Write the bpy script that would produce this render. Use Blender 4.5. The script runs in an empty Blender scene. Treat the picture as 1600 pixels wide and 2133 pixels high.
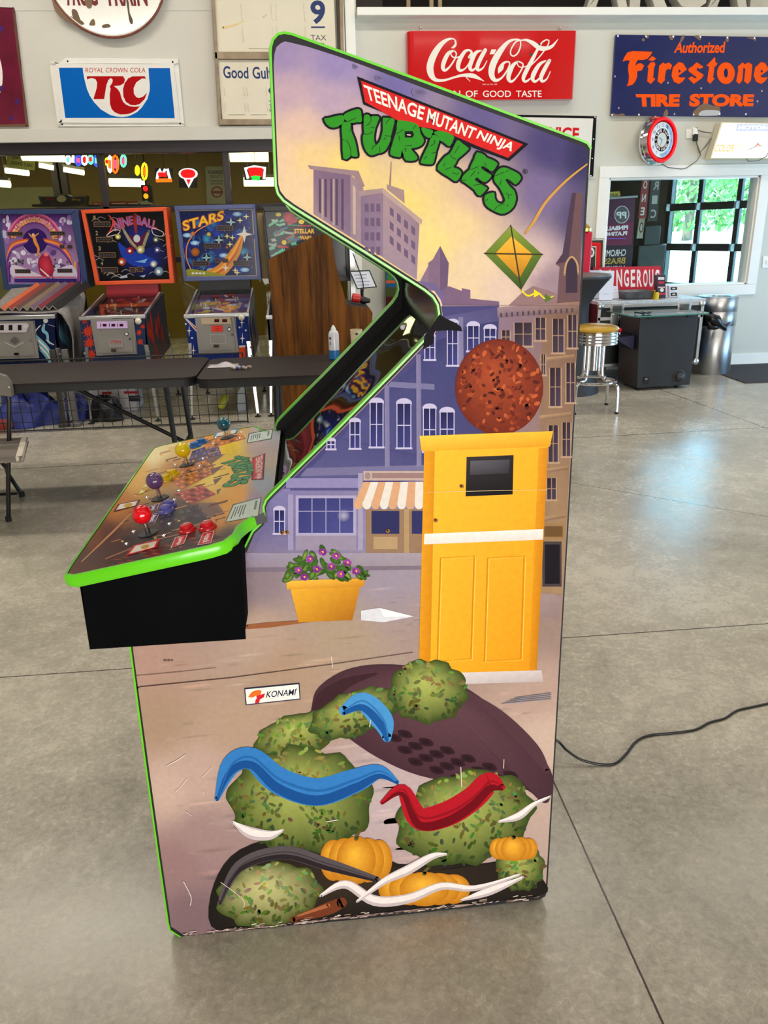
import bpy, math, random
from mathutils import Vector, Matrix, geometry, noise as mnoise

# ---------------------------------------------------------------- camera
SC = bpy.context.scene
COL = SC.collection
FOC, PITCH, ROLL, YAW, EYE = 1620.0, math.radians(20.0), math.radians(1.35), math.radians(5.0), 1.46
FWD = Vector((math.sin(YAW)*math.cos(PITCH), math.cos(YAW)*math.cos(PITCH), -math.sin(PITCH)))
_r = Vector((math.cos(YAW), -math.sin(YAW), 0.0)); _u = _r.cross(FWD)
CR = math.cos(ROLL)*_r - math.sin(ROLL)*_u
CU = math.cos(ROLL)*_u + math.sin(ROLL)*_r
CAM = Vector((0, 0, EYE))
cam_data = bpy.data.cameras.new('camera')
cam_data.sensor_fit = 'HORIZONTAL'; cam_data.sensor_width = 36.0; cam_data.lens = 36.0*FOC/1600.0
cam_data.clip_start = 0.05; cam_data.clip_end = 200
cam = bpy.data.objects.new('camera', cam_data)
M3 = Matrix((CR, CU, -FWD)).transposed()
cam.matrix_world = Matrix.Translation(CAM) @ M3.to_4x4()
COL.objects.link(cam); SC.camera = cam

# ---------------------------------------------------------------- world, exposure, large lights
SC.view_settings.view_transform = 'Standard'
SC.view_settings.look = 'None'
SC.view_settings.gamma = 1.0
SC.view_settings.use_curve_mapping = False
SC.view_settings.exposure = 0.0
world = bpy.data.worlds.new('World'); SC.world = world; world.use_nodes = True
wn = world.node_tree.nodes; wl = world.node_tree.links
bgn = wn['Background']
bgn.inputs['Color'].default_value = (0.28, 0.66, 1.0, 1); bgn.inputs['Strength'].default_value = 15.0

def area(name, loc, aim, sx, sy, power, color=(1, 1, 1)):
    d = bpy.data.lights.new(name, 'AREA'); d.shape = 'RECTANGLE'; d.size = sx; d.size_y = sy
    d.energy = power; d.color = color
    o = bpy.data.objects.new(name, d); COL.objects.link(o)
    o.location = loc
    o.rotation_euler = (Vector(aim)-Vector(loc)).to_track_quat('-Z', 'Y').to_euler()
    return o
CEIL = 5.0
LAMPS = [(-2.6, -1.2), (1.2, -1.2), (4.6, -1.2), (-2.4, 2.7), (1.2, 2.9), (4.6, 2.7), (-2.4, 5.9), (1.4, 5.9), (4.6, 5.9)]
WARM = (1.0, 0.92, 0.79)
LPOW = [12, 8, 12, 58, 28, 70, 78, 56, 34]
for (lx, ly), pw in zip(LAMPS, LPOW):
    area('ceiling_lamp_light', (lx, ly, CEIL-0.16), (lx, ly, 0), 2.4, 0.32, pw, WARM)
# unseen daylight panels: one on the right, one added behind the camera to brighten the cabinet
area('unseen_daylight', (7.35, 5.9, 0.95), (2, 7.0, 0.7), 3.4, 1.8, 150, (0.32, 0.64, 1.0))
area('unseen_daylight', (1.4, -4.6, 1.0), (0.2, 3, 0.7), 5.4, 1.9, 390, (1.0, 0.97, 0.92))
sun = bpy.data.lights.new('sun', 'SUN'); sun.energy = 16.0; sun.angle = 0.02; sun.color = (1, 0.97, 0.9)
so = bpy.data.objects.new('sun', sun); COL.objects.link(so)
so.rotation_euler = Vector((0.55, 0.35, -0.9)).to_track_quat('-Z', 'Y').to_euler()

# ---------------------------------------------------------------- projection helpers (photo pixel -> point in the place)
def ray(x, y): return FWD + CR*((x-800.0)/FOC) - CU*((y-1066.5)/FOC)
def PY(x, y, Y):
    d = ray(x, y); return CAM + d*((Y-CAM.y)/d.y)
def PZ(x, y, z=0.0):
    d = ray(x, y); return CAM + d*((z-CAM.z)/d.z)
def PP(x, y, p0, n):
    d = ray(x, y); return CAM + d*((p0-CAM).dot(n)/d.dot(n))

# ---------------------------------------------------------------- materials
def lin(c):
    out = []
    for v in c[:3]:
        v = max(0, min(255, v))/255.0
        out.append(v/12.92 if v <= 0.04045 else ((v+0.055)/1.055)**2.4)
    return out
MATS = {}
def mat(name, rgb, rough=0.5, metal=0.0, var=0.08, scale=8.0, bump=0.0, emit=0.0, spec=0.5, coat=0.0, stretch=None, detail=4.0):
    if name in MATS: return MATS[name]
    m = bpy.data.materials.new(name); m.use_nodes = True; MATS[name] = m
    nt = m.node_tree; b = nt.nodes['Principled BSDF']
    L = lin(rgb)
    tc = nt.nodes.new('ShaderNodeTexCoord'); mp = nt.nodes.new('ShaderNodeMapping')
    nt.links.new(tc.outputs['Object'], mp.inputs['Vector'])
    if stretch: mp.inputs['Scale'].default_value = stretch
    nz = nt.nodes.new('ShaderNodeTexNoise'); nz.inputs['Scale'].default_value = scale; nz.inputs['Detail'].default_value = detail
    nt.links.new(mp.outputs['Vector'], nz.inputs['Vector'])
    cr = nt.nodes.new('ShaderNodeValToRGB'); nt.links.new(nz.outputs['Fac'], cr.inputs['Fac'])
    cr.color_ramp.elements[0].position = 0.3; cr.color_ramp.elements[1].position = 0.7
    cr.color_ramp.elements[0].color = [max(0, v*(1-var)) for v in L]+[1]
    cr.color_ramp.elements[1].color = [min(1, v*(1+var)) for v in L]+[1]
    nt.links.new(cr.outputs['Color'], b.inputs['Base Color'])
    b.inputs['Roughness'].default_value = rough; b.inputs['Metallic'].default_value = metal
    b.inputs['Specular IOR Level'].default_value = spec
    b.inputs['Coat Weight'].default_value = coat
    if coat: b.inputs['Coat Roughness'].default_value = 0.06
    if bump:
        bp = nt.nodes.new('ShaderNodeBump'); bp.inputs['Strength'].default_value = bump; bp.inputs['Distance'].default_value = 0.01
        nt.links.new(nz.outputs['Fac'], bp.inputs['Height']); nt.links.new(bp.outputs['Normal'], b.inputs['Normal'])
    if emit:
        nt.links.new(cr.outputs['Color'], b.inputs['Emission Color']); b.inputs['Emission Strength'].default_value = emit
    return m

def print_mat(name, rough=0.4, coat=0.0, emit=0.0, wear=0.05, wscale=90.0, spec=0.5):
    m = bpy.data.materials.new(name); m.use_nodes = True
    nt = m.node_tree; b = nt.nodes['Principled BSDF']
    at = nt.nodes.new('ShaderNodeAttribute'); at.attribute_name = 'Col'
    tc = nt.nodes.new('ShaderNodeTexCoord')
    nz = nt.nodes.new('ShaderNodeTexNoise'); nz.inputs['Scale'].default_value = wscale; nz.inputs['Detail'].default_value = 5
    nt.links.new(tc.outputs['Object'], nz.inputs['Vector'])
    mr = nt.nodes.new('ShaderNodeMapRange'); mr.inputs['From Min'].default_value = 0.3; mr.inputs['From Max'].default_value = 0.7
    mr.inputs['To Min'].default_value = 1-wear; mr.inputs['To Max'].default_value = 1+wear
    nt.links.new(nz.outputs['Fac'], mr.inputs['Value'])
    mx = nt.nodes.new('ShaderNodeVectorMath'); mx.operation = 'SCALE'
    nt.links.new(at.outputs['Color'], mx.inputs[0]); nt.links.new(mr.outputs['Result'], mx.inputs['Scale'])
    nt.links.new(mx.outputs['Vector'], b.inputs['Base Color'])
    b.inputs['Roughness'].default_value = rough; b.inputs['Coat Weight'].default_value = coat
    b.inputs['Specular IOR Level'].default_value = spec
    if coat: b.inputs['Coat Roughness'].default_value = 0.08
    if emit:
        nt.links.new(mx.outputs['Vector'], b.inputs['Emission Color']); b.inputs['Emission Strength'].default_value = emit
    MATS[name] = m
    return m

def glass_mat(name, tint=(235, 242, 240), rough=0.02, refl=1.0):
    # thin pane: mostly see-through with a mirror sheen that grows at grazing angles
    m = bpy.data.materials.new(name); m.use_nodes = True; MATS[name] = m
    nt = m.node_tree; nt.nodes.clear()
    out = nt.nodes.new('ShaderNodeOutputMaterial'); mix = nt.nodes.new('ShaderNodeMixShader')
    tr = nt.nodes.new('ShaderNodeBsdfTransparent'); gl = nt.nodes.new('ShaderNodeBsdfGlossy')
    tr.inputs['Color'].default_value = lin(tint)+[1]; gl.inputs['Roughness'].default_value = rough
    fr = nt.nodes.new('ShaderNodeFresnel'); fr.inputs['IOR'].default_value = 1.5
    nz = nt.nodes.new('ShaderNodeTexNoise'); nz.inputs['Scale'].default_value = 1.5
    bp = nt.nodes.new('ShaderNodeBump'); bp.inputs['Strength'].default_value = 0.02; bp.inputs['Distance'].default_value = 0.02
    nt.links.new(nz.outputs['Fac'], bp.inputs['Height']); nt.links.new(bp.outputs['Normal'], gl.inputs['Normal'])
    ml = nt.nodes.new('ShaderNodeMath'); ml.operation = 'MULTIPLY'; ml.inputs[1].default_value = refl
    nt.links.new(fr.outputs['Fac'], ml.inputs[0]); nt.links.new(ml.outputs['Value'], mix.inputs['Fac'])
    nt.links.new(tr.outputs['BSDF'], mix.inputs[1]); nt.links.new(gl.outputs['BSDF'], mix.inputs[2])
    nt.links.new(mix.outputs['Shader'], out.inputs['Surface'])
    return m

def emit_mat(name, rgb, strength):
    return mat(name, rgb, 0.4, emit=strength, var=0.03)

def wood_mat(name, dark, light, scale=1.0, rough=0.45, axis='z'):
    m = bpy.data.materials.new(name); m.use_nodes = True; MATS[name] = m
    nt = m.node_tree; b = nt.nodes['Principled BSDF']
    tc = nt.nodes.new('ShaderNodeTexCoord'); mp = nt.nodes.new('ShaderNodeMapping')
    nt.links.new(tc.outputs['Object'], mp.inputs['Vector'])
    mp.inputs['Scale'].default_value = (14*scale, 14*scale, 0.9*scale) if axis == 'z' else (0.9*scale, 14*scale, 14*scale)
    nz = nt.nodes.new('ShaderNodeTexNoise'); nz.inputs['Scale'].default_value = 1.6; nz.inputs['Detail'].default_value = 8; nz.inputs['Distortion'].default_value = 0.6
    n2 = nt.nodes.new('ShaderNodeTexNoise'); n2.inputs['Scale'].default_value = 9; n2.inputs['Detail'].default_value = 3
    nt.links.new(mp.outputs['Vector'], nz.inputs['Vector']); nt.links.new(mp.outputs['Vector'], n2.inputs['Vector'])
    ad = nt.nodes.new('ShaderNodeMath'); ad.operation = 'MULTIPLY_ADD'; ad.inputs[1].default_value = 0.35
    nt.links.new(n2.outputs['Fac'], ad.inputs[0]); nt.links.new(nz.outputs['Fac'], ad.inputs[2])
    cr = nt.nodes.new('ShaderNodeValToRGB'); nt.links.new(ad.outputs['Value'], cr.inputs['Fac'])
    cr.color_ramp.elements[0].position = 0.48; cr.color_ramp.elements[1].position = 0.86
    cr.color_ramp.elements[0].color = lin(dark)+[1]; cr.color_ramp.elements[1].color = lin(light)+[1]
    nt.links.new(cr.outputs['Color'], b.inputs['Base Color']); b.inputs['Roughness'].default_value = rough; b.inputs['Specular IOR Level'].default_value = 0.2
    return m

# ---------------------------------------------------------------- objects
def setp(o, label=None, cat=None, group=None, kind=None):
    if label: o['label'] = label
    if cat: o['category'] = cat
    if group: o['group'] = group
    if kind: o['kind'] = kind
    return o
def thing(name, label, cat, loc=(0, 0, 0), group=None):
    o = bpy.data.objects.new(name, None); COL.objects.link(o)
    o.empty_display_size = 0.1; o.location = loc
    return setp(o, label, cat, group)

class MB:
    def __init__(s): s.v = []; s.f = []; s.mi = []; s.c = []
    def add(s, vs, fs, mi=0, col=None):
        n = len(s.v); s.v += [Vector(p) for p in vs]
        s.f += [tuple(i+n for i in f) for f in fs]; s.mi += [mi]*len(fs)
        if col is not None: s.c += [col]*len(vs) if not isinstance(col, list) or not isinstance(col[0], (list, tuple)) else list(col)
        return s
    def box(s, x0, x1, y0, y1, z0, z1, mi=0):
        vs = [(x, y, z) for x in (x0, x1) for y in (y0, y1) for z in (z0, z1)]
        return s.add(vs, [(0, 1, 3, 2), (4, 6, 7, 5), (0, 4, 5, 1), (2, 3, 7, 6), (0, 2, 6, 4), (1, 5, 7, 3)], mi)
    def hexa(s, q0, q1, mi=0):      # two quads (near, far) joined into a solid
        return s.add(list(q0)+list(q1), [(0, 1, 2, 3), (7, 6, 5, 4), (0, 4, 5, 1), (1, 5, 6, 2), (2, 6, 7, 3), (3, 7, 4, 0)], mi)
    def bar(s, a, b, w, h, up=(0, 0, 1), mi=0):
        a = Vector(a); b = Vector(b); d = (b-a).normalized(); up = Vector(up)
        if abs(d.dot(up)) > 0.98: up = Vector((1, 0, 0))
        sd = d.cross(up).normalized(); u = sd.cross(d)
        q = lambda p: [p+sd*(w/2)+u*(h/2), p-sd*(w/2)+u*(h/2), p-sd*(w/2)-u*(h/2), p+sd*(w/2)-u*(h/2)]
        return s.hexa(q(a), q(b), mi)
    def prism(s, pts, off, mi=0):
        pts = [Vector(p) for p in pts]; off = Vector(off); n = len(pts)
        tris = geometry.tessellate_polygon([pts])
        vs = pts+[p+off for p in pts]
        fs = [tuple(t) for t in tris]+[tuple(i+n for i in reversed(t)) for t in tris]
        fs += [(i, (i+1) % n, (i+1) % n+n, i+n) for i in range(n)]
        return s.add(vs, fs, mi)
    def tube(s, path, r, seg=8, closed=False, mi=0):
        path = [Vector(p) for p in path]; n = len(path)
        rs = r if isinstance(r, (list, tuple)) else [r]*n
        ref = None; vs = []
        for i, p in enumerate(path):
            if closed: t = path[(i+1) % n]-path[i-1]
            else: t = path[min(i+1, n-1)]-path[max(i-1, 0)]
            t.normalize()
            if ref is None:
                ref = Vector((0, 0, 1)) if abs(t.z) < 0.9 else Vector((1, 0, 0))
            a = t.cross(ref)
            if a.length < 1e-6: a = t.orthogonal()
            a.normalize(); b = t.cross(a).normalized(); ref = -b if b.dot(ref) < 0 else b
            a = t.cross(ref).normalized()
            vs += [p+(a*math.cos(2*math.pi*k/seg)+ref*math.sin(2*math.pi*k/seg))*rs[i] for k in range(seg)]
        fs = []
        for i in range(n if closed else n-1):
            j = (i+1) % n
            fs += [(i*seg+k, i*seg+(k+1) % seg, j*seg+(k+1) % seg, j*seg+k) for k in range(seg)]
        if not closed: fs += [tuple(range(seg-1, -1, -1)), tuple((n-1)*seg+k for k in range(seg))]
        return s.add(vs, fs, mi)
    def cyl(s, a, b, r0, r1=None, seg=20, mi=0): return s.tube([a, b], [r0, r0 if r1 is None else r1], seg, False, mi)
    def lathe(s, org, axis, prof, seg=28, mi=0, caps=True):
        org = Vector(org); ax = Vector(axis).normalized(); a = ax.orthogonal().normalized(); b = ax.cross(a); vs = []
        for r, h in prof:
            vs += [org+ax*h+(a*math.cos(2*math.pi*k/seg)+b*math.sin(2*math.pi*k/seg))*r for k in range(seg)]
        fs = []
        for i in range(len(prof)-1):
            fs += [(i*seg+k, i*seg+(k+1) % seg, (i+1)*seg+(k+1) % seg, (i+1)*seg+k) for k in range(seg)]
        if caps:
            if prof[0][0] > 1e-5: fs.append(tuple(range(seg-1, -1, -1)))
            if prof[-1][0] > 1e-5: fs.append(tuple((len(prof)-1)*seg+k for k in range(seg)))
        return s.add(vs, fs, mi)
    def ball(s, c, r, seg=20, mi=0, sc=(1, 1, 1)):
        c = Vector(c); vs = []; rings = seg//2
        for i in range(rings+1):
            t = math.pi*i/rings
            for k in range(seg):
                p = 2*math.pi*k/seg
                vs.append(c+Vector((r*sc[0]*math.sin(t)*math.cos(p), r*sc[1]*math.sin(t)*math.sin(p), r*sc[2]*math.cos(t))))
        fs = [(i*seg+k, (i+1)*seg+k, (i+1)*seg+(k+1) % seg, i*seg+(k+1) % seg) for i in range(rings) for k in range(seg)]
        return s.add(vs, fs, mi)
    def quad(s, a, b, c, d, mi=0): return s.add([a, b, c, d], [(0, 1, 2, 3)], mi)
    def grid(s, fn, nu, nv, mi=0):
        vs = [fn(i/nu, j/nv) for j in range(nv+1) for i in range(nu+1)]
        fs = [(j*(nu+1)+i, j*(nu+1)+i+1, (j+1)*(nu+1)+i+1, (j+1)*(nu+1)+i) for j in range(nv) for i in range(nu)]
        return s.add(vs, fs, mi)
    def build(s, name, mats, parent=None, bevel=0.0, smooth=35, solid=0.0, label=None, cat=None, group=None, kind=None):
        me = bpy.data.meshes.new(name)
        if parent is None:
            xs = [p.x for p in s.v]; ys = [p.y for p in s.v]; zs = [p.z for p in s.v]
            o0 = Vector(((min(xs)+max(xs))/2, (min(ys)+max(ys))/2, min(zs)))
        else:
            o0 = Vector(parent.matrix_basis.translation); pp = parent.parent
            while pp: o0 = o0 + Vector(pp.matrix_basis.translation); pp = pp.parent
        me.from_pydata([p-o0 for p in s.v], [], s.f)
        ms = mats if isinstance(mats, (list, tuple)) else [mats]
        for m in ms: me.materials.append(m)
        if len(ms) > 1: me.polygons.foreach_set('material_index', s.mi)
        if s.c:
            ca = me.color_attributes.new('Col', 'FLOAT_COLOR', 'POINT')
            flat = []
            for c in s.c: flat += [c[0], c[1], c[2], 1.0]
            ca.data.foreach_set('color', flat)
        if smooth:
            me.polygons.foreach_set('use_smooth', [True]*len(me.polygons)); me.set_sharp_from_angle(angle=math.radians(smooth))
        me.update()
        o = bpy.data.objects.new(name, me); COL.objects.link(o)
        if parent is None: o.location = o0
        else: o.parent = parent
        if solid:
            md = o.modifiers.new('thickness', 'SOLIDIFY'); md.thickness = solid; md.offset = 0
        if bevel:
            md = o.modifiers.new('bevel', 'BEVEL'); md.width = bevel; md.segments = 2; md.limit_method = 'ANGLE'; md.angle_limit = math.radians(40)
        setp(o, label, cat, group, kind)
        return o

# ---------------------------------------------------------------- flat print (signs, decals, artwork)
def smooth_pts(pts, closed=True, n=6):
    out = []; N = len(pts)
    for i in range(N if closed else N-1):
        g = lambda k: pts[k % N] if closed else pts[max(0, min(N-1, k))]
        p0, p1, p2, p3 = g(i-1), g(i), g(i+1), g(i+2)
        for k in range(n):
            t = k/n
            out.append(tuple(0.5*((2*b)+(-a+c)*t+(2*a-5*b+4*c-d)*t*t+(-a+3*b-3*c+d)*t**3) for a, b, c, d in zip(p0, p1, p2, p3)))
    if not closed: out.append(tuple(pts[-1]))
    return out
_TX = {}
def text_mesh(s, bold=0.0):
    k = (s, bold)
    if k in _TX: return _TX[k]
    cu = bpy.data.curves.new('t', 'FONT'); cu.body = s; cu.size = 1.0; cu.offset = bold; cu.resolution_u = 4
    o = bpy.data.objects.new('t', cu); COL.objects.link(o)
    bpy.context.view_layer.update()
    me = bpy.data.meshes.new_from_object(o.evaluated_get(bpy.context.evaluated_depsgraph_get()))
    vs = [(v.co.x, v.co.y) for v in me.vertices]; fs = [tuple(p.vertices) for p in me.polygons]
    bpy.data.objects.remove(o); bpy.data.curves.remove(cu); bpy.data.meshes.remove(me)
    if not vs: vs = [(0, 0), (1, 1)]; fs = []
    x0 = min(v[0] for v in vs); x1 = max(v[0] for v in vs); y0 = min(v[1] for v in vs); y1 = max(v[1] for v in vs)
    vs = [((x-x0)/(x1-x0+1e-9), (y-y0)/(y1-y0+1e-9)) for x, y in vs]
    _TX[k] = (vs, fs); return _TX[k]
def affine(src, dst):
    (x0, y0), (x1, y1), (x2, y2) = src; (u0, v0), (u1, v1), (u2, v2) = dst
    m = Matrix(((x1-x0, x2-x0), (y1-y0, y2-y0))).inverted()
    def f(x, y):
        a, b = m @ Vector((x-x0, y-y0))
        return (u0+a*(u1-u0)+b*(u2-u0), v0+a*(v1-v0)+b*(v2-v0))
    return f
class Print:
    def __init__(s, mapf, step=0.00004, base=0.0003, xf=None):
        s.cyc = 0; s.k = 0; s.d0 = 0; s.m = mapf; s.b = MB(); s.d = base; s.step = step; s.xf = xf
    def P(s, x, y):
        if s.xf: x, y = s.xf(x, y)
        return s.m(x, y, s.d)
    def nxt(s):
        if s.cyc: s.k = (s.k+1) % s.cyc; s.d = s.d0+s.k*s.step
        else: s.d += s.step
    def begin(s, n): s.cyc = n; s.k = 0; s.d0 = s.d          # marks of one kind share a few ink layers
    def end(s): s.d = s.d0+s.cyc*s.step; s.cyc = 0
    def poly(s, pts, col, smooth=0):
        if smooth: pts = smooth_pts(pts, True, smooth)
        L = lin(col); v3 = [Vector((x, y, 0)) for x, y in pts]
        tris = geometry.tessellate_polygon([v3])
        s.b.add([s.P(x, y) for x, y in pts], [tuple(t) for t in tris], 0, [L]*len(pts)); s.nxt(); return s
    def rect(s, x0, y0, x1, y1, col): return s.poly([(x0, y0), (x1, y0), (x1, y1), (x0, y1)], col)
    def quad4(s, pts, cols):
        s.b.add([s.P(*p) for p in pts], [(0, 1, 2, 3)], 0, [lin(c) for c in cols]); s.nxt(); return s
    def grad(s, pts, c_in, c_out, cen=None, smooth=6, pw=1.0):
        if smooth: pts = smooth_pts(pts, True, smooth)
        n = len(pts)
        if cen is None: cen = (sum(p[0] for p in pts)/n, sum(p[1] for p in pts)/n)
        A, B = lin(c_in), lin(c_out); R = 6
        vs = [s.P(*cen)]; cs = [A]
        for r in range(1, R+1):
            t = r/R; q = t**pw
            for x, y in pts:
                vs.append(s.P(cen[0]+(x-cen[0])*t, cen[1]+(y-cen[1])*t)); cs.append([a+(b-a)*q for a, b in zip(A, B)])
        fs = [(0, 1+i, 1+(i+1) % n) for i in range(n)]
        for r in range(R-1):
            o = 1+r*n
            fs += [(o+i, o+n+i, o+n+(i+1) % n, o+(i+1) % n) for i in range(n)]
        s.b.add(vs, fs, 0, cs); s.nxt(); return s
    def ell(s, cx, cy, rx, ry, col, rot=0.0, n=28, c2=None, cen=None, pw=1.0):
        c, sn = math.cos(math.radians(rot)), math.sin(math.radians(rot))
        pts = [(cx+rx*math.cos(t)*c-ry*math.sin(t)*sn, cy+rx*math.cos(t)*sn+ry*math.sin(t)*c) for t in [2*math.pi*k/n for k in range(n)]]
        return s.grad(pts, col, c2, cen or (cx, cy), 0, pw) if c2 else s.poly(pts, col)
    def stroke(s, path, col, w=None, smooth=6, closed=False):
        if w is not None: path = [(p[0], p[1], w) for p in path]
        if smooth: path = smooth_pts(path, closed, smooth)
        n = len(path); vs = []; L = lin(col)
        for i in range(n):
            x, y, ww = path[i]
            a = path[(i+1) % n] if closed else path[min(i+1, n-1)]
            b = path[i-1] if closed else path[max(i-1, 0)]
            dx, dy = a[0]-b[0], a[1]-b[1]; l = math.hypot(dx, dy) or 1e-6
            nx, ny = -dy/l*ww/2, dx/l*ww/2
            vs += [s.P(x+nx, y+ny), s.P(x-nx, y-ny)]
        fs = [(2*i, 2*i+1, 2*((i+1) % n)+1, 2*((i+1) % n)) for i in range(n if closed else n-1)]
        s.b.add(vs, fs, 0, [L]*len(vs))
        if not closed:
            for x, y, ww in (path[0], path[-1]):
                k = 10; s.b.add([s.P(x+ww/2*math.cos(6.2832*j/k), y+ww/2*math.sin(6.2832*j/k)) for j in range(k)], [tuple(range(k))], 0, [L]*k)
        s.nxt(); return s
    def outline(s, pts, col, w, smooth=4): return s.stroke([(x, y) for x, y in pts], col, w, smooth, True)
    def text(s, t, quad, col, bold=0.0, mirror=False):
        if len(quad) == 4 and not isinstance(quad[0], (tuple, list)):
            x0, y0, x1, y1 = quad; quad = [(x0, y0), (x1, y0), (x1, y1), (x0, y1)]
        tl, tr, br, bl = quad; vs, fs = text_mesh(t, bold); L = lin(col); out = []
        for u, v in vs:
            if mirror: u = 1-u
            x = (bl[0]*(1-u)+br[0]*u)*(1-v)+(tl[0]*(1-u)+tr[0]*u)*v
            y = (bl[1]*(1-u)+br[1]*u)*(1-v)+(tl[1]*(1-u)+tr[1]*u)*v
            out.append(s.P(x, y))
        s.b.add(out, fs, 0, [L]*len(out)); s.nxt(); return s
    def field(s, outline, cell, colf, x0, y0, x1, y1):
        """fill an outline with a colour field, cell by cell"""
        def inside(x, y):
            c = False; n = len(outline); j = n-1
            for i in range(n):
                xi, yi = outline[i]; xj, yj = outline[j]
                if (yi > y) != (yj > y) and x < (xj-xi)*(y-yi)/(yj-yi)+xi: c = not c
                j = i
            return c
        def clip(poly, ax, lim, keep_less):
            out = []; n = len(poly)
            for i in range(n):
                a, b = poly[i-1], poly[i]
                ia = (a[ax] <= lim) if keep_less else (a[ax] >= lim); ib = (b[ax] <= lim) if keep_less else (b[ax] >= lim)
                if ia != ib:
                    t = (lim-a[ax])/(b[ax]-a[ax]); out.append((a[0]+t*(b[0]-a[0]), a[1]+t*(b[1]-a[1])))
                if ib: out.append(b)
            return out
        nx = int((x1-x0)/cell)+1; ny = int((y1-y0)/cell)+1; cache = {}; IN = {}
        def ins(i, j):
            if (i, j) not in IN: IN[(i, j)] = inside(x0+i*cell, y0+j*cell)
            return IN[(i, j)]
        segs = [(outline[i-1], outline[i]) for i in range(len(outline))]
        vs = []; cs = []; fs = []; idx = {}
        def vert(x, y):
            k = (round(x, 3), round(y, 3))
            if k not in idx:
                idx[k] = len(vs); vs.append(s.P(x, y)); cs.append(lin(colf(x, y)))
            return idx[k]
        for j in range(ny):
            ya, yb = y0+j*cell, y0+(j+1)*cell
            strip = None
            for i in range(nx):
                xa, xb = x0+i*cell, x0+(i+1)*cell
                near = any(min(a[0], b[0]) <= xb and max(a[0], b[0]) >= xa and min(a[1], b[1]) <= yb and max(a[1], b[1]) >= ya for a, b in segs)
                if not near:
                    if ins(i, j): fs.append((vert(xa, ya), vert(xb, ya), vert(xb, yb), vert(xa, yb)))
                    continue
                if strip is None: strip = clip(clip(outline, 1, ya, False), 1, yb, True)
                p = clip(clip(strip, 0, xa, False), 0, xb, True)
                q = []
                for pt in p:
                    if not q or math.hypot(pt[0]-q[-1][0], pt[1]-q[-1][1]) > 1e-3: q.append(pt)
                if len(q) > 2 and math.hypot(q[0][0]-q[-1][0], q[0][1]-q[-1][1]) < 1e-3: q.pop()
                if len(q) < 3: continue
                ids = [vert(*pt) for pt in q]
                for t in geometry.tessellate_polygon([[Vector((a, b, 0)) for a, b in q]]): fs.append(tuple(ids[k] for k in t))
        s.b.add(vs, [f for f in fs if len(set(f)) == len(f)], 0, cs); s.nxt(); return s
    def build(s, name, m, parent, label=None): return s.b.build(name, m, parent, smooth=0, label=label)
def idw(samples, p=3.0):
    def f(x, y):
        W = 0; c = [0, 0, 0]
        for (sx, sy), col in samples:
            d = ((x-sx)**2+(y-sy)**2)**(p/2)+1e-3; w = 1/d; W += w
            for k in range(3): c[k] += w*col[k]
        return [v/W for v in c]
    return f
def wallmap(Y): return lambda x, y, d: PY(x, y, Y-d)
def cropper(ox, oy, sc): return lambda pts: [(ox+p[0]/sc, oy+p[1]/sc)+tuple(q/sc for q in p[2:]) for p in pts]
PR = print_mat('print_semi', 0.5, spec=0.06); PRG = print_mat('print_gloss', 0.2, coat=0.10, spec=0.2); PRM = print_mat('print_matte', 0.65)
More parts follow.
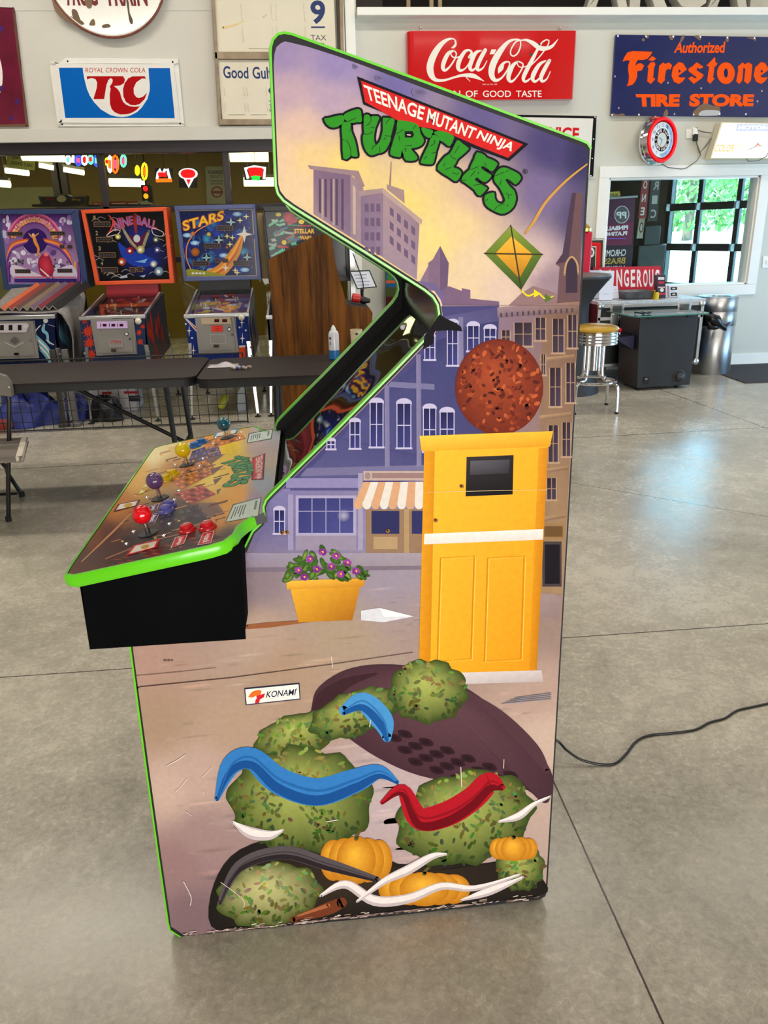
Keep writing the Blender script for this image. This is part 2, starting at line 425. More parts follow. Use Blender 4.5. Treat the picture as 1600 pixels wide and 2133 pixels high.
# ================================================================ the setting
YW = 8.05
def floor_material():
    m = bpy.data.materials.new('polished_concrete'); m.use_nodes = True
    nt = m.node_tree; b = nt.nodes['Principled BSDF']; N = nt.nodes.new; Lk = nt.links.new
    geo = N('ShaderNodeNewGeometry')
    def noise(scale, detail, dist=0.0, rough=0.6):
        n = N('ShaderNodeTexNoise'); n.inputs['Scale'].default_value = scale; n.inputs['Detail'].default_value = detail
        n.inputs['Distortion'].default_value = dist; n.inputs['Roughness'].default_value = rough
        Lk(geo.outputs['Position'], n.inputs['Vector']); return n
    n1 = noise(1.1, 6, 0.4, 0.65); n2 = noise(9, 8, 0.8, 0.7); n3 = noise(55, 8, 0.6, 0.8)
    a = N('ShaderNodeMath'); a.operation = 'MULTIPLY_ADD'; a.inputs[1].default_value = 0.6; Lk(n2.outputs['Fac'], a.inputs[0]); Lk(n1.outputs['Fac'], a.inputs[2])
    c = N('ShaderNodeMath'); c.operation = 'MULTIPLY_ADD'; c.inputs[1].default_value = 1.0; Lk(n3.outputs['Fac'], c.inputs[0]); Lk(a.outputs['Value'], c.inputs[2])
    cr = N('ShaderNodeValToRGB'); Lk(c.outputs['Value'], cr.inputs['Fac'])
    cr.color_ramp.elements[0].position = 0.98/1.0*0.98; cr.color_ramp.elements[1].position = 1.0
    sc = N('ShaderNodeMapRange'); sc.inputs['From Min'].default_value = 0.98; sc.inputs['From Max'].default_value = 1.62
    Lk(c.outputs['Value'], sc.inputs['Value']); Lk(sc.outputs['Result'], cr.inputs['Fac'])
    cr.color_ramp.elements[0].position = 0.0; cr.color_ramp.elements[1].position = 1.0
    cr.color_ramp.elements[0].color = lin((138, 131, 118))+[1]; cr.color_ramp.elements[1].color = lin((208, 200, 184))+[1]
    e = cr.color_ramp.elements.new(0.5); e.color = lin((177, 169, 154))+[1]
    # saw-cut joints: thin dark lines between floor points
    lines = [((0.608, 0, 0), (0.606, 3, 0), 0.0024), ((-3, 2.50, 0), (3, 2.523, 0), 0.0028), (PZ(1290, 780), PZ(1600, 893), 0.005),
             (PZ(1188, 1005), PZ(1600, 1076), 0.003), (PZ(1200, 912), PZ(1580, 891), 0.005)]
    tot = None
    for p, q, w in lines:
        p = Vector(p); q = Vector(q); d = (q-p); nrm = Vector((-d.y, d.x, 0)).normalized()
        vm = N('ShaderNodeVectorMath'); vm.operation = 'DOT_PRODUCT'; Lk(geo.outputs['Position'], vm.inputs[0]); vm.inputs[1].default_value = nrm
        s = N('ShaderNodeMath'); s.operation = 'SUBTRACT'; Lk(vm.outputs['Value'], s.inputs[0]); s.inputs[1].default_value = nrm.dot(p)
        wob = N('ShaderNodeMath'); wob.operation = 'MULTIPLY_ADD'; Lk(n3.outputs['Fac'], wob.inputs[0]); wob.inputs[1].default_value = 0.004; Lk(s.outputs['Value'], wob.inputs[2])
        ab = N('ShaderNodeMath'); ab.operation = 'ABSOLUTE'; Lk(wob.outputs['Value'], ab.inputs[0])
        lt = N('ShaderNodeMath'); lt.operation = 'LESS_THAN'; Lk(ab.outputs['Value'], lt.inputs[0]); lt.inputs[1].default_value = w
        if tot is None: tot = lt
        else:
            mx = N('ShaderNodeMath'); mx.operation = 'MAXIMUM'; Lk(tot.outputs['Value'], mx.inputs[0]); Lk(lt.outputs['Value'], mx.inputs[1]); tot = mx
    mix = N('ShaderNodeMix'); mix.data_type = 'RGBA'; Lk(tot.outputs['Value'], mix.inputs[0])
    Lk(cr.outputs['Color'], mix.inputs[6]); mix.inputs[7].default_value = lin((62, 52, 44))+[1]
    Lk(mix.outputs[2], b.inputs['Base Color'])
    rr = N('ShaderNodeMapRange'); rr.inputs['From Min'].default_value = 0.9; rr.inputs['From Max'].default_value = 1.7
    rr.inputs['To Min'].default_value = 0.17; rr.inputs['To Max'].default_value = 0.34; Lk(c.outputs['Value'], rr.inputs['Value'])
    Lk(rr.outputs['Result'], b.inputs['Roughness'])
    bp = N('ShaderNodeBump'); bp.inputs['Strength'].default_value = 0.12; bp.inputs['Distance'].default_value = 0.004
    Lk(n2.outputs['Fac'], bp.inputs['Height']); Lk(bp.outputs['Normal'], b.inputs['Normal'])
    return m
wall_paint = mat('painted_plywood', (206, 203, 194), 0.5, var=0.03, scale=3, bump=0.03)
wall_paint_r = mat('painted_drywall', (205, 206, 196), 0.45, var=0.02, scale=3)
white_trim = mat('white_trim_paint', (240, 241, 236), 0.35, var=0.015)
dark_frame = mat('dark_bronze_frame', (38, 30, 36), 0.4, var=0.06)
black_m = mat('black_satin', (17, 17, 19), 0.45, var=0.1)
black_paint = mat('black_matte', (20, 20, 22), 0.7, var=0.1)
chrome = mat('chrome', (225, 225, 228), 0.12, metal=1.0, var=0.03)
steel = mat('brushed_steel', (204, 206, 210), 0.40, metal=1.0, var=0.05, stretch=(1, 1, 30))
_b = steel.node_tree.nodes['Principled BSDF']; _b.inputs['Anisotropic'].default_value = 0.85; _b.inputs['Anisotropic Rotation'].default_value = 0.25
_t = steel.node_tree.nodes.new('ShaderNodeTangent'); _t.direction_type = 'RADIAL'; _t.axis = 'Z'; steel.node_tree.links.new(_t.outputs['Tangent'], _b.inputs['Tangent'])
alu = mat('aluminium', (200, 200, 200), 0.35, metal=0.9, var=0.05)
loft_dark = mat('loft_dark', (38, 30, 26), 0.8, var=0.3, scale=2)
ceil_m = mat('ceiling_grey', (150, 150, 148), 0.7, var=0.03)

wil = PY(1269, 371, YW); wir = PY(1583, 365, YW); wib = PY(1555, 592, YW)
WX0, WX1, WZ0, WZ1 = wil.x, (wir.x+wib.x)/2, wib.z, (wil.z+wir.z)/2
b = MB(); b.box(-7.2, 10.5, -5.2, 24, -0.1, 0.0); b.build('floor', floor_material(), kind='structure')
b = MB(); b.box(-7.2, 7.7, -5.2, 8.05, CEIL, CEIL+0.1); b.build('ceiling', ceil_m, kind='structure')
b = MB(); b.box(-7.2, -7.05, -5.2, 13, 0, CEIL); b.build('wall_left', wall_paint, kind='structure')
b = MB(); b.box(7.5, 7.65, -5.2, 8.05, 0, CEIL); b.build('wall_right', wall_paint_r, kind='structure')
b = MB(); b.box(-7.2, 7.65, -5.3, -5.15, 0, CEIL); b.build('wall_front', wall_paint_r, kind='structure')
JX = 0.40
b = MB()
b.box(-7.2, 0.56, YW, YW+0.15, 2.20, CEIL); b.box(JX, 0.56, YW, YW+0.15, 0, 2.2)
b.box(-7.2, JX, YW, YW+0.15, 0, 0.06)
zs = PY(300, 22, YW).z
b.box(-7.2, 0.44, YW-0.004, YW, zs-0.002, CEIL)       # upper sheet of plywood overlaps the seam
b.build('wall_back', wall_paint, kind='structure')
b = MB()
b.box(0.56, WX0, YW, YW+0.15, 0, 3.24); b.box(WX1, 7.6, YW, YW+0.15, 0, 3.24)
b.box(WX0, WX1, YW, YW+0.15, WZ1, 3.24); b.box(WX0, WX1, YW, YW+0.15, 0, WZ0)
b.build('wall_back_right', wall_paint_r, kind='structure')
# loft over the half wall
b = MB(); b.box(0.56, 7.6, 9.6, 9.7, 3.2, CEIL); b.box(0.56, 7.6, YW+0.16, 9.6, 3.14, 3.2); b.box(0.50, 0.56, YW+0.16, 9.6, 3.14, CEIL)
b.box(0.56, 0.80, YW+0.02, YW+0.12, 3.3, CEIL)
b.box(0.50, 7.70, 8.05, 9.7, CEIL, CEIL+0.1); b.box(7.6, 7.7, 8.21, 9.7, 3.1, CEIL)
b.build('wall_loft', loft_dark, kind='structure')
b = MB()
for px in (851, 899, 917):
    p = PY(px, 10, YW+0.35); b.box(p.x-0.018, p.x+0.018, p.y, p.y+0.04, 3.2, CEIL)
b.build('trim_3', mat('raw_stud_wood', (176, 150, 122), 0.7, var=0.1), kind='structure')
# beam below the left-hand signs, ledge on the right
b = MB(); b.box(-7.2, 0.46, YW-0.06, YW, 2.262, 2.375); b.build('trim_1', wall_paint, kind='structure', bevel=0.004)
b = MB(); b.box(0.56, 7.6, YW-0.12, YW+0.16, 3.235, 3.30); b.build('trim_2', white_trim, kind='structure', bevel=0.006)
b = MB(); b.box(0.455, 0.545, YW-0.05, YW, 0, CEIL); b.box(0.42, 0.45, YW-0.03, YW, 0, CEIL); b.build('trim_4', white_trim, kind='structure', bevel=0.006)
b = MB(); b.box(0.385, 0.415, YW-0.07, YW, 2.4, CEIL); b.build('trim_5', mat('dark_wood_post', (62, 46, 38), 0.6, var=0.2), kind='structure')
b = MB(); b.box(0.56, 7.5, YW-0.018, YW, 0, 0.115); b.build('baseboard_right', white_trim, kind='structure', bevel=0.005)
# ---- storefront window on the left
b = MB(); FY0, FY1 = YW+0.02, YW+0.10
b.box(-7.05, JX, FY0-0.03, FY1, 2.165, 2.262); b.box(-7.05, JX, FY0, FY1, 1.66, 1.715); b.box(-7.05, JX, FY0, FY1, 1.20, 1.25); b.box(-7.05, JX, FY0, FY1, 0.06, 0.14)
for px in (-310, -90, 212, 473, 628):
    p = PY(px, 375, YW); b.box(p.x-0.028, p.x+0.028, FY0, FY1, 0.06, 2.2)
win = b.build('window_1', dark_frame, kind='structure', bevel=0.003)
g = MB(); g.box(-7.05, JX, YW+0.055, YW+0.061, 0.1, 2.19); g.build('window_glass', glass_mat('store_glass', (226, 226, 214), refl=0.5), win)
# ---- framed window on the right
b = MB(); t = 0.105
b.box(WX0-t, WX1+t, YW-0.022, YW, WZ1, WZ1+t); b.box(WX0-t, WX1+t, YW-0.022, YW, WZ0-t, WZ0)
b.box(WX0-t, WX0, YW-0.022, YW, WZ0, WZ1); b.box(WX1, WX1+t, YW-0.022, YW, WZ0, WZ1)
b.box(WX0, WX0+0.02, YW, YW+0.15, WZ0, WZ1); b.box(WX1-0.02, WX1, YW, YW+0.15, WZ0, WZ1); b.box(WX0, WX1, YW, YW+0.15, WZ0, WZ0+0.02); b.box(WX0, WX1, YW, YW+0.15, WZ1-0.02, WZ1)
win2 = b.build('window_2', white_trim, kind='structure', bevel=0.004)
g = MB(); g.box(WX0, WX1, YW+0.07, YW+0.076, WZ0, WZ1); g.build('window_glass', glass_mat('clear_glass', (251, 254, 253), refl=0.35), win2)
# ---- shop room behind the storefront
yellow_wall = mat('mustard_wall', (128, 104, 30), 0.6, var=0.08, scale=2)
b = MB(); b.box(-7.2, 2.0, 12.0, 12.1, 0, 3.0); b.build('wall_shop', yellow_wall, kind='structure')
b = MB(); b.box(-7.2, 2.0, 8.2, 12.1, 2.75, 2.85); b.build('ceiling_shop', mat('shop_ceiling', (70, 66, 56), 0.8), kind='structure')
b = MB(); b.box(1.9, 2.0, 8.2, 12.1, 0, 3.0); b.build('wall_shop_side', mat('shop_side_wall', (84, 74, 58), 0.8), kind='structure')
b = MB()
p0 = PY(0, 400, 11.9); p1 = PY(112, 400, 11.9)
b.box(p0.x-2, p1.x, 11.88, 11.99, 0.2, 2.1); b.build('wall_shop_panel', mat('pale_shop_panel', (150, 148, 108), 0.6), kind='structure')
b = MB()
for px in (118, 131):
    p = PY(px, 380, 10.6); b.box(p.x-0.05, p.x+0.05, 10.6, 10.7, 0, 2.75)
b.build('trim_6', dark_frame, kind='structure')
# ---- service bay behind the right-hand window: dark walls, glazed roll-up door, daylight outside
D0 = PY(1660, 480, 8.55); dd = Vector((-0.44, 0.90, 0)).normalized()
def on_door(x, y, off=0.0):
    n = Vector((dd.y, -dd.x, 0)); return PP(x, y, Vector((D0.x, D0.y, 0))+n*off, n)
dl = on_door(1388, 480); DLEN = (Vector((dl.x-D0.x, dl.y-D0.y, 0))).length
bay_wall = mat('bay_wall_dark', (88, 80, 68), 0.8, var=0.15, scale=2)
b = MB()
nd = Vector((dd.y, -dd.x, 0))
q = Vector((dl.x, dl.y, 0))
b.prism([q+dd*0.0, q+dd*6.0, q+dd*6+Vector((0, 0, 3.1)), q+Vector((0, 0, 3.1))], nd*0.12)
s0 = Vector((D0.x, D0.y, 0))-dd*0.5
b.prism([s0+Vector((0, 0, 2.45)), q+Vector((0, 0, 2.45)), q+Vector((0, 0, 3.1)), s0+Vector((0, 0, 3.1))], nd*0.12)
b.box(2.02, 2.12, 8.2, 15.2, 0, 3.1); b.box(2.0, 3.2, 15.1, 15.2, 0, 3.1)
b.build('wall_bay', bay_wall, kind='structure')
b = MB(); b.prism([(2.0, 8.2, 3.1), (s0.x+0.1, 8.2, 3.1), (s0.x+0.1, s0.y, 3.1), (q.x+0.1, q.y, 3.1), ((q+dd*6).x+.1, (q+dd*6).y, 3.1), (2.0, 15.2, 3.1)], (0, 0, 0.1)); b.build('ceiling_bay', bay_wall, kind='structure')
b = MB()
def dbar(pa, pb, w, th=0.05): b.bar(pa, pb, w, th, up=nd)
def dpt(s, z): return Vector((D0.x, D0.y, 0))+dd*s+Vector((0, 0, z))
def ds(x, y):
    p = on_door(x, y); return (Vector((p.x-D0.x, p.y-D0.y, 0))).dot(dd), p.z
rails = [sum(ds(*p)[1] for p in pr)/2 for pr in (((1395, 433), (1574, 424)), ((1385, 516), (1565, 514)))]
stp = rails[0]-rails[1]
for k in range(-3, 3):
    z = rails[1]+stp*k
    if 0 < z < 2.6: b.bar(dpt(-0.2, z), dpt(DLEN, z), 0.05, 0.085, up=(0, 0, 1))
muls = [ds(1456, 450)[0], ds(1537, 450)[0], ds(1625, 450)[0], DLEN-0.02]
for s in muls: b.bar(dpt(s, 0), dpt(s, 2.45), 0.06, 0.05, up=nd)
door = b.build('door_1', black_m, kind='structure', bevel=0.004)
g = MB()
g.hexa([dpt(-0.2, 0.02), dpt(DLEN, 0.02), dpt(DLEN, 2.45), dpt(-0.2, 2.45)], [p+nd*0.006 for p in (dpt(-0.2, 0.02), dpt(DLEN, 0.02), dpt(DLEN, 2.45), dpt(-0.2, 2.45))])
g.build('door_glass', glass_mat('door_glass', (248, 254, 252), refl=0.3), door)
for s in muls[:2]+[DLEN-0.02]:
    for z in rails:
        h = MB(); p = dpt(s, z)-nd*0.04; h.box(p.x-0.03, p.x+0.03, p.y-0.02, p.y+0.02, z-0.045, z+0.045); h.build('hinge', alu, door, bevel=0.012)
# outside: pale ground and shrubs in the sun
gm = mat('pale_gravel', (226, 222, 206), 0.9, var=0.05, scale=1.0)
gr = MB()
def gz(x, y):
    p = Vector((x-D0.x, y-D0.y, 0)).dot(nd); return -0.03+min(1.15, max(0, p-0.5)*0.115)
gr.grid(lambda u, v: (lambda P: Vector((P.x, P.y, gz(P.x, P.y))))(Vector((D0.x, D0.y, 0))+nd*(0.15+26*u)+dd*(-12+40*v)), 20, 20)
gr.build('ground', gm, kind='structure')
# ---- trees outside the bay door
leafm = mat('tree_leaves', (74, 116, 44), 0.6, var=0.35, scale=1.5)
barkm = mat('tree_bark', (92, 80, 66), 0.9, var=0.2)
def tree(px, off, h, rad, n, label, seed):
    rnd = random.Random(seed)
    p = on_door(px, 480, off); base = Vector((p.x, p.y, gz(p.x, p.y)-0.05))
    t = thing('leafy_tree', label, 'tree', base, 'trees outside the bay door')
    tr = MB(); tr.tube([base, base+Vector((0.05, 0.03, h*0.3)), base+Vector((0.0, -0.05, h*0.6)), base+Vector((0.06, 0, h*0.9))], [0.14, 0.11, 0.07, 0.03], 8)
    tr.build('trunk', barkm, t)
    L = MB()
    for i in range(n):
        a = rnd.uniform(0, 6.283); zz = rnd.uniform(0.08, 1.0); rr = rad*math.sqrt(rnd.random())*(0.55+0.6*math.sin(math.pi*min(1, zz*0.9+0.1)))
        c = base+Vector((rr*math.cos(a), rr*math.sin(a), h*zz))
        nx = Vector((rnd.gauss(0, 1), rnd.gauss(0, 1), rnd.gauss(0, 1))).normalized(); ny = nx.orthogonal().normalized(); nz = nx.cross(ny)
        s = rnd.uniform(0.06, 0.14)
        L.add([c-ny*s, c+nz*s*0.5+nx*s*0.2, c+ny*s, c-nz*s*0.5+nx*s*0.2], [(0, 1, 2, 3)])
    L.build('foliage', leafm, t, smooth=0)
for i, (px, off, h, rad, n, lb) in enumerate([(1432, 9.5, 3.6, 1.15, 1700, 'leafy green tree in the left-hand panes of the bay door'), (1560, 12.8, 3.6, 1.2, 1700, 'leafy green tree in the right-hand panes of the bay door'), (1496, 17.5, 5.6, 2.0, 2600, 'larger leafy tree farther back in the middle panes of the bay door')]):
    tree(px, off, h, rad, n, lb, i+1)
# ================================================================ the arcade cabinet
CY0, CT, CYF = 1.335, 0.022, 1.945         # near side panel face, board thickness, far side panel
cabm = black_paint
green = mat('lime_edge_molding', (98, 206, 18), 0.28, var=0.05, coat=0.3)
glossy = mat('black_gloss', (9, 9, 10), 0.12, var=0.1)
cab = thing('arcade_cabinet', 'tall four-player arcade cabinet with printed side, lime green edging and black control box', 'arcade cabinet', PY(760, 1912, CY0+0.3).xy.to_3d())
OUT = [(566, 112), (567, 98), (571, 84), (580, 74), (592, 71), (608, 74), (880, 172), (1050, 236), (1205, 293), (1222, 300), (1229, 311),
       (1226, 372), (1212, 610), (1184, 1100), (1161, 1500), (1140, 1855), (1136, 1867), (1124, 1874), (760, 1914), (392, 1954), (380, 1952), (356, 1936), (352, 1922),
       (330, 1770), (303, 1575), (273, 1345), (262, 1262), (420, 1180), (512, 1140), (528, 1108), (546, 1091), (553, 1074), (551, 1056), (556, 1043), (568, 1030),
       (700, 900), (820, 778), (898, 697), (912, 676), (917, 655), (914, 634), (904, 617), (886, 602), (760, 522), (612, 430), (592, 416), (581, 402), (577, 386), (572, 260)]
OUTW = [PY(x, y, CY0) for x, y in OUT]
def side_panel(name, y):
    b = MB(); b.prism([(p.x, y, p.z) for p in OUTW], (0, CT, 0)); return b.build(name, cabm, cab, smooth=0)
near_panel = side_panel('side_panel', CY0); side_panel('side_panel', CYF)
def edging(y):
    n = len(OUTW); b = MB(); ring = []
    area2 = sum(OUTW[i-1].x*OUTW[i].z-OUTW[i].x*OUTW[i-1].z for i in range(n)); sg = 1 if area2 > 0 else -1
    for i in range(n):
        a, p, c = OUTW[i-1], OUTW[i], OUTW[(i+1) % n]
        d = ((p-a).normalized()+(c-p).normalized()).normalized(); nr = Vector((d.z, 0, -d.x))*sg
        ring.append((p, nr))
    prof = [(0.0, -0.0012), (0.0035, -0.0012), (0.0048, 0.005), (0.0048, CT-0.005), (0.0035, CT+0.0012), (0.0, CT+0.0012)]
    k = len(prof); vs = []
    for p, nr in ring:
        for o, yy in prof: vs.append(Vector((p.x, y+yy, p.z))+nr*o)
    fs = [(i*k+j, i*k+j+1, ((i+1) % n)*k+j+1, ((i+1) % n)*k+j) for i in range(n) if not 10 <= i < 19 for j in range(k-1)]
    b.add(vs, fs); b.build('edge_molding', green, cab, smooth=40, label='lime green edge molding')
edging(CY0); edging(CYF)
W = lambda x, y: PY(x, y, CY0)
# inner shell between the side panels
yi0, yi1 = CY0+CT, CYF
def shell(name, pts, m, thick=0.012, **k):
    b = MB()
    for (a, c) in zip(pts[:-1], pts[1:]):
        d = Vector((c[0]-a[0], 0, c[1]-a[1])).normalized(); nr = Vector((d.z, 0, -d.x))*thick
        A0, C0, A1, C1 = Vector((a[0], yi0, a[1])), Vector((c[0], yi0, c[1])), Vector((a[0], yi1, a[1])), Vector((c[0], yi1, c[1]))
        b.hexa([A0, C0, C0+nr, A0+nr], [A1, C1, C1+nr, A1+nr])
    return b.build(name, m, cab, smooth=0, **k)
tl = W(575, 105); tb = W(586, 375); tr_ = W(1215, 312); bb = W(1132, 1850); fb = W(362, 1925); fm = W(285, 1345)
shell('marquee', [(tb.x, tb.z), (tl.x, tl.z)], mat('backlit_marquee_panel', (196, 188, 120), 0.2, var=0.1))
shell('top_board', [(tl.x, tl.z), (tr_.x, tr_.z)], cabm)
shell('back_board', [(tr_.x, tr_.z), (bb.x, bb.z)], cabm)
shell('front_board', [(fb.x, fb.z), (fm.x, fm.z), (fm.x+0.005, fm.z+0.08)], cabm)
sp0 = W(596, 405); sp1 = W(900, 600)
nrm_d = Vector((sp1.x-sp0.x, 0, sp1.z-sp0.z)).normalized()
up_n = Vector((-nrm_d.z, 0, nrm_d.x)); up_n = up_n if up_n.z > 0 else -up_n
shell('speaker_board', [((sp0+up_n*0.018).x, (sp0+up_n*0.018).z), ((sp1+up_n*0.018).x, (sp1+up_n*0.018).z)], black_m)
# monitor glass: a dark, slightly wavy sheet set back between the side panels
g0 = W(566, 1040); g1 = W(906, 690); gd = Vector((g1.x-g0.x, 0, g1.z-g0.z)); gl = gd.length; gd.normalize()
gn = Vector((-gd.z, 0, gd.x)); gn = gn if gn.z > 0 else -gn
def on_glass(s, y, o=0.0): return g0+gd*s-gn*(0.023-o)+Vector((0, y-g0.y, 0))
gm_ = bpy.data.materials.new('smoked_monitor_glass'); gm_.use_nodes = True
nt = gm_.node_tree; pb = nt.nodes['Principled BSDF']; pb.inputs['Base Color'].default_value = (0.012, 0.012, 0.013, 1)
pb.inputs['Roughness'].default_value = 0.02; pb.inputs['Specular IOR Level'].default_value = 0.9; pb.inputs['IOR'].default_value = 1.75
tc = nt.nodes.new('ShaderNodeTexCoord'); nz = nt.nodes.new('ShaderNodeTexNoise'); nz.inputs['Scale'].default_value = 5.5; nz.inputs['Detail'].default_value = 0
bp = nt.nodes.new('ShaderNodeBump'); bp.inputs['Strength'].default_value = 0.22; bp.inputs['Distance'].default_value = 0.006
nt.links.new(tc.outputs['Object'], nz.inputs['Vector']); nt.links.new(nz.outputs['Fac'], bp.inputs['Height']); nt.links.new(bp.outputs['Normal'], pb.inputs['Normal'])
b = MB(); b.hexa([on_glass(-0.02, yi0), on_glass(gl+0.05, yi0), on_glass(gl+0.05, yi1), on_glass(-0.02, yi1)], [on_glass(-0.02, yi0, -0.006), on_glass(gl+0.05, yi0, -0.006), on_glass(gl+0.05, yi1, -0.006), on_glass(-0.02, yi1, -0.006)])
mon = b.build('monitor_glass', gm_, cab, smooth=0, label='smoked reflective monitor glass')
b = MB(); b.hexa([on_glass(gl-0.002, yi0, 0.0), on_glass(gl+0.045, yi0, 0.045), on_glass(gl+0.045, yi1, 0.045), on_glass(gl-0.002, yi1, 0.0)], [on_glass(gl-0.002, yi0, -0.01), on_glass(gl+0.055, yi0, 0.03), on_glass(gl+0.055, yi1, 0.03), on_glass(gl-0.002, yi1, -0.01)])
b.build('bezel', glossy, cab, smooth=0)
# ---------------- control panel
CPY0, CPY1 = 1.225, 2.055
f0 = PY(127, 1204, CPY0); f1 = PY(505, 1122, CPY0)
sl = (f1.z-f0.z)/(f1.x-f0.x)
cpn = Vector((-sl, 0, 1)).normalized()
CPP = Vector(f0)
def cp(x, Y, o=0.0): return Vector((x, Y, f0.z+sl*(x-f0.x)))+cpn*o
def CPX(px, py, d=0.0): return PP(px, py, CPP+cpn*d, cpn)
xb, xf = -0.088, f0.x
half = [(xf+0.004, CPY0+0.05), (xf+0.006, CPY0+0.012), (xf+0.022, CPY0), (-0.190, CPY0), (-0.165, CPY0+0.006), (-0.150, CPY0+0.03), (-0.146, CPY0+0.062), (-0.135, CPY0+0.086), (-0.120, CPY0+0.102), (xb, CPY0+0.113)]
mid = (CPY0+CPY1)/2
cpo = half+[(x, 2*mid-y) for x, y in reversed(half)]
# cut the far left corner square-off a little rounder than the near one
b = MB(); b.prism([cp(x, y) for x, y in cpo], -cpn*0.019); b.build('control_panel', black_m, cab, smooth=0)
cpart = [c for c in cab.children if c.name.startswith('control_panel')][0]
n = len(cpo); ring = []
for i in range(n):
    a, p, c = cpo[i-1], cpo[i], cpo[(i+1) % n]
    d = (Vector((p[0]-a[0], p[1]-a[1], 0)).normalized()+Vector((c[0]-p[0], c[1]-p[1], 0)).normalized()).normalized()
    ring.append((p, Vector((d.y, -d.x, 0))))
if (ring[3][1]).y > 0: ring = [(p, -v) for p, v in ring]
prof = [(-0.0015, 0.0012), (0.003, 0.0008), (0.0055, -0.004), (0.0055, -0.017), (0.003, -0.0215), (0.0, -0.022)]
b = MB(); k = len(prof)
vs = [cp(p[0], p[1], h)+Vector((v.x, v.y, sl*v.x))*o for p, v in ring for o, h in prof]
b.add(vs, [(i*k+j, i*k+j+1, (i+1)*k+j+1, (i+1)*k+j) for i in range(n-1) if not (8 <= i < 11) for j in range(k-1)])
b.add(vs, [((n-1)*k+j, (n-1)*k+j+1, j+1, j) for j in range(k-1)])
b.build('panel_molding', green, cpart, smooth=40, label='lime green molding around the control panel')
bl = PY(190, 1352, 1.24); br = PY(509, 1327, 1.24); tl_ = PY(170, 1222, 1.24); tr2 = PY(500, 1150, 1.24)
zb = (bl.z+br.z)/2
b = MB(); y0, y1 = 1.24, 2*mid-1.24
pr = [(bl.x, zb), (br.x, zb), (-0.139, cp(-0.139, 0).z-0.02), (bl.x+0.0, cp(bl.x, 0).z-0.02)]
b.prism([(x, y0, z) for x, z in pr], (0, y1-y0, 0)); b.build('control_box', mat('control_box_black', (10, 11, 13), 0.85, var=0.15, spec=0.03), cab, bevel=0.0025)
b = MB(); b.box(0.445, 0.462, 1.6, 1.66, 0.10, 0.15); b.build('cord_socket', black_m, cab)
# joysticks
def joystick(base, ball, rad_px, rgb, lab):
    P0 = CPX(*base); 
    # ball centre: straight up from the panel, at the height where it lines up with the photo
    best = min((PPv for PPv in [P0+cpn*(0.03+0.001*k) for k in range(70)]), key=lambda q: (project(q)-Vector(ball)).length)
    ax = (best-P0).normalized()
    b = MB(); b.cyl(P0, best, 0.0048, seg=14); j = b.build('joystick', chrome, cpart, label=lab)
    b = MB(); b.ball(best, 0.0178, 28); b.build('ball_top', mat(lab.split()[0]+'_ball', rgb, 0.12, var=0.03, coat=0.5), j)
    b = MB(); b.lathe(P0, cpn, [(0.0, 0.0022), (0.018, 0.0022), (0.0185, 0.001), (0.019, 0.0004)], 28); b.build('dust_washer', black_m, j)
    t = Vector((1, 0, sl)).normalized(); s_ = Vector((0, 1, 0))
    for sx in (-1, 1):
        for sy in (-1, 1): b = MB(); b.lathe(P0+t*sx*0.034+s_*sy*0.030, cpn, [(0.0042, 0.0002), (0.004, 0.0016), (0.0022, 0.0028), (0, 0.003)], 12); b.build('mounting_bolt', chrome, j)
def project(p):
    v = p-CAM; z = v.dot(FWD); return Vector((800+FOC*v.dot(CR)/z, 1066.5-FOC*v.dot(CU)/z))
joystick((309, 1112), (294, 1072), 21, (214, 14, 24), 'red joystick')
joystick((334, 1039), (319, 1003), 18.5, (98, 66, 112), 'purple joystick')
joystick((390, 969), (380, 937), 16, (238, 206, 14), 'yellow joystick')
joystick((474, 912), (463, 884), 14.5, (20, 92, 112), 'teal joystick')
def button(px, rgb, lab):
    P0 = CPX(*px)
    b = MB(); b.lathe(P0, cpn, [(0.0165, 0.0003), (0.0165, 0.003), (0.0150, 0.0058), (0.0125, 0.0066), (0.0115, 0.0045)], 26); m = mat(lab.split()[0]+'_button', rgb, 0.22, var=0.04, coat=0.2)
    o = b.build('push_button', m, cpart, label=lab)
    b = MB(); b.lathe(P0, cpn, [(0.0112, 0.004), (0.0112, 0.0118), (0.0098, 0.0132), (0.006, 0.0124), (0, 0.0120)], 24); b.build('plunger', m, o)
for p, c, l in [((391, 1106), (204, 22, 34), 'red jump button'), ((433, 1101), (204, 22, 34), 'red attack button'),
                ((347, 1066), (104, 100, 184), 'purple jump button'), ((352, 1056), (104, 100, 184), 'purple attack button'),
                ((345, 1001), (232, 196, 20), 'yellow jump button'), ((360, 990), (232, 196, 20), 'yellow attack button'),
                ((407, 931), (40, 112, 190), 'blue jump button'), ((420, 924), (40, 112, 190), 'blue attack button')]:
    button(p, c, l)
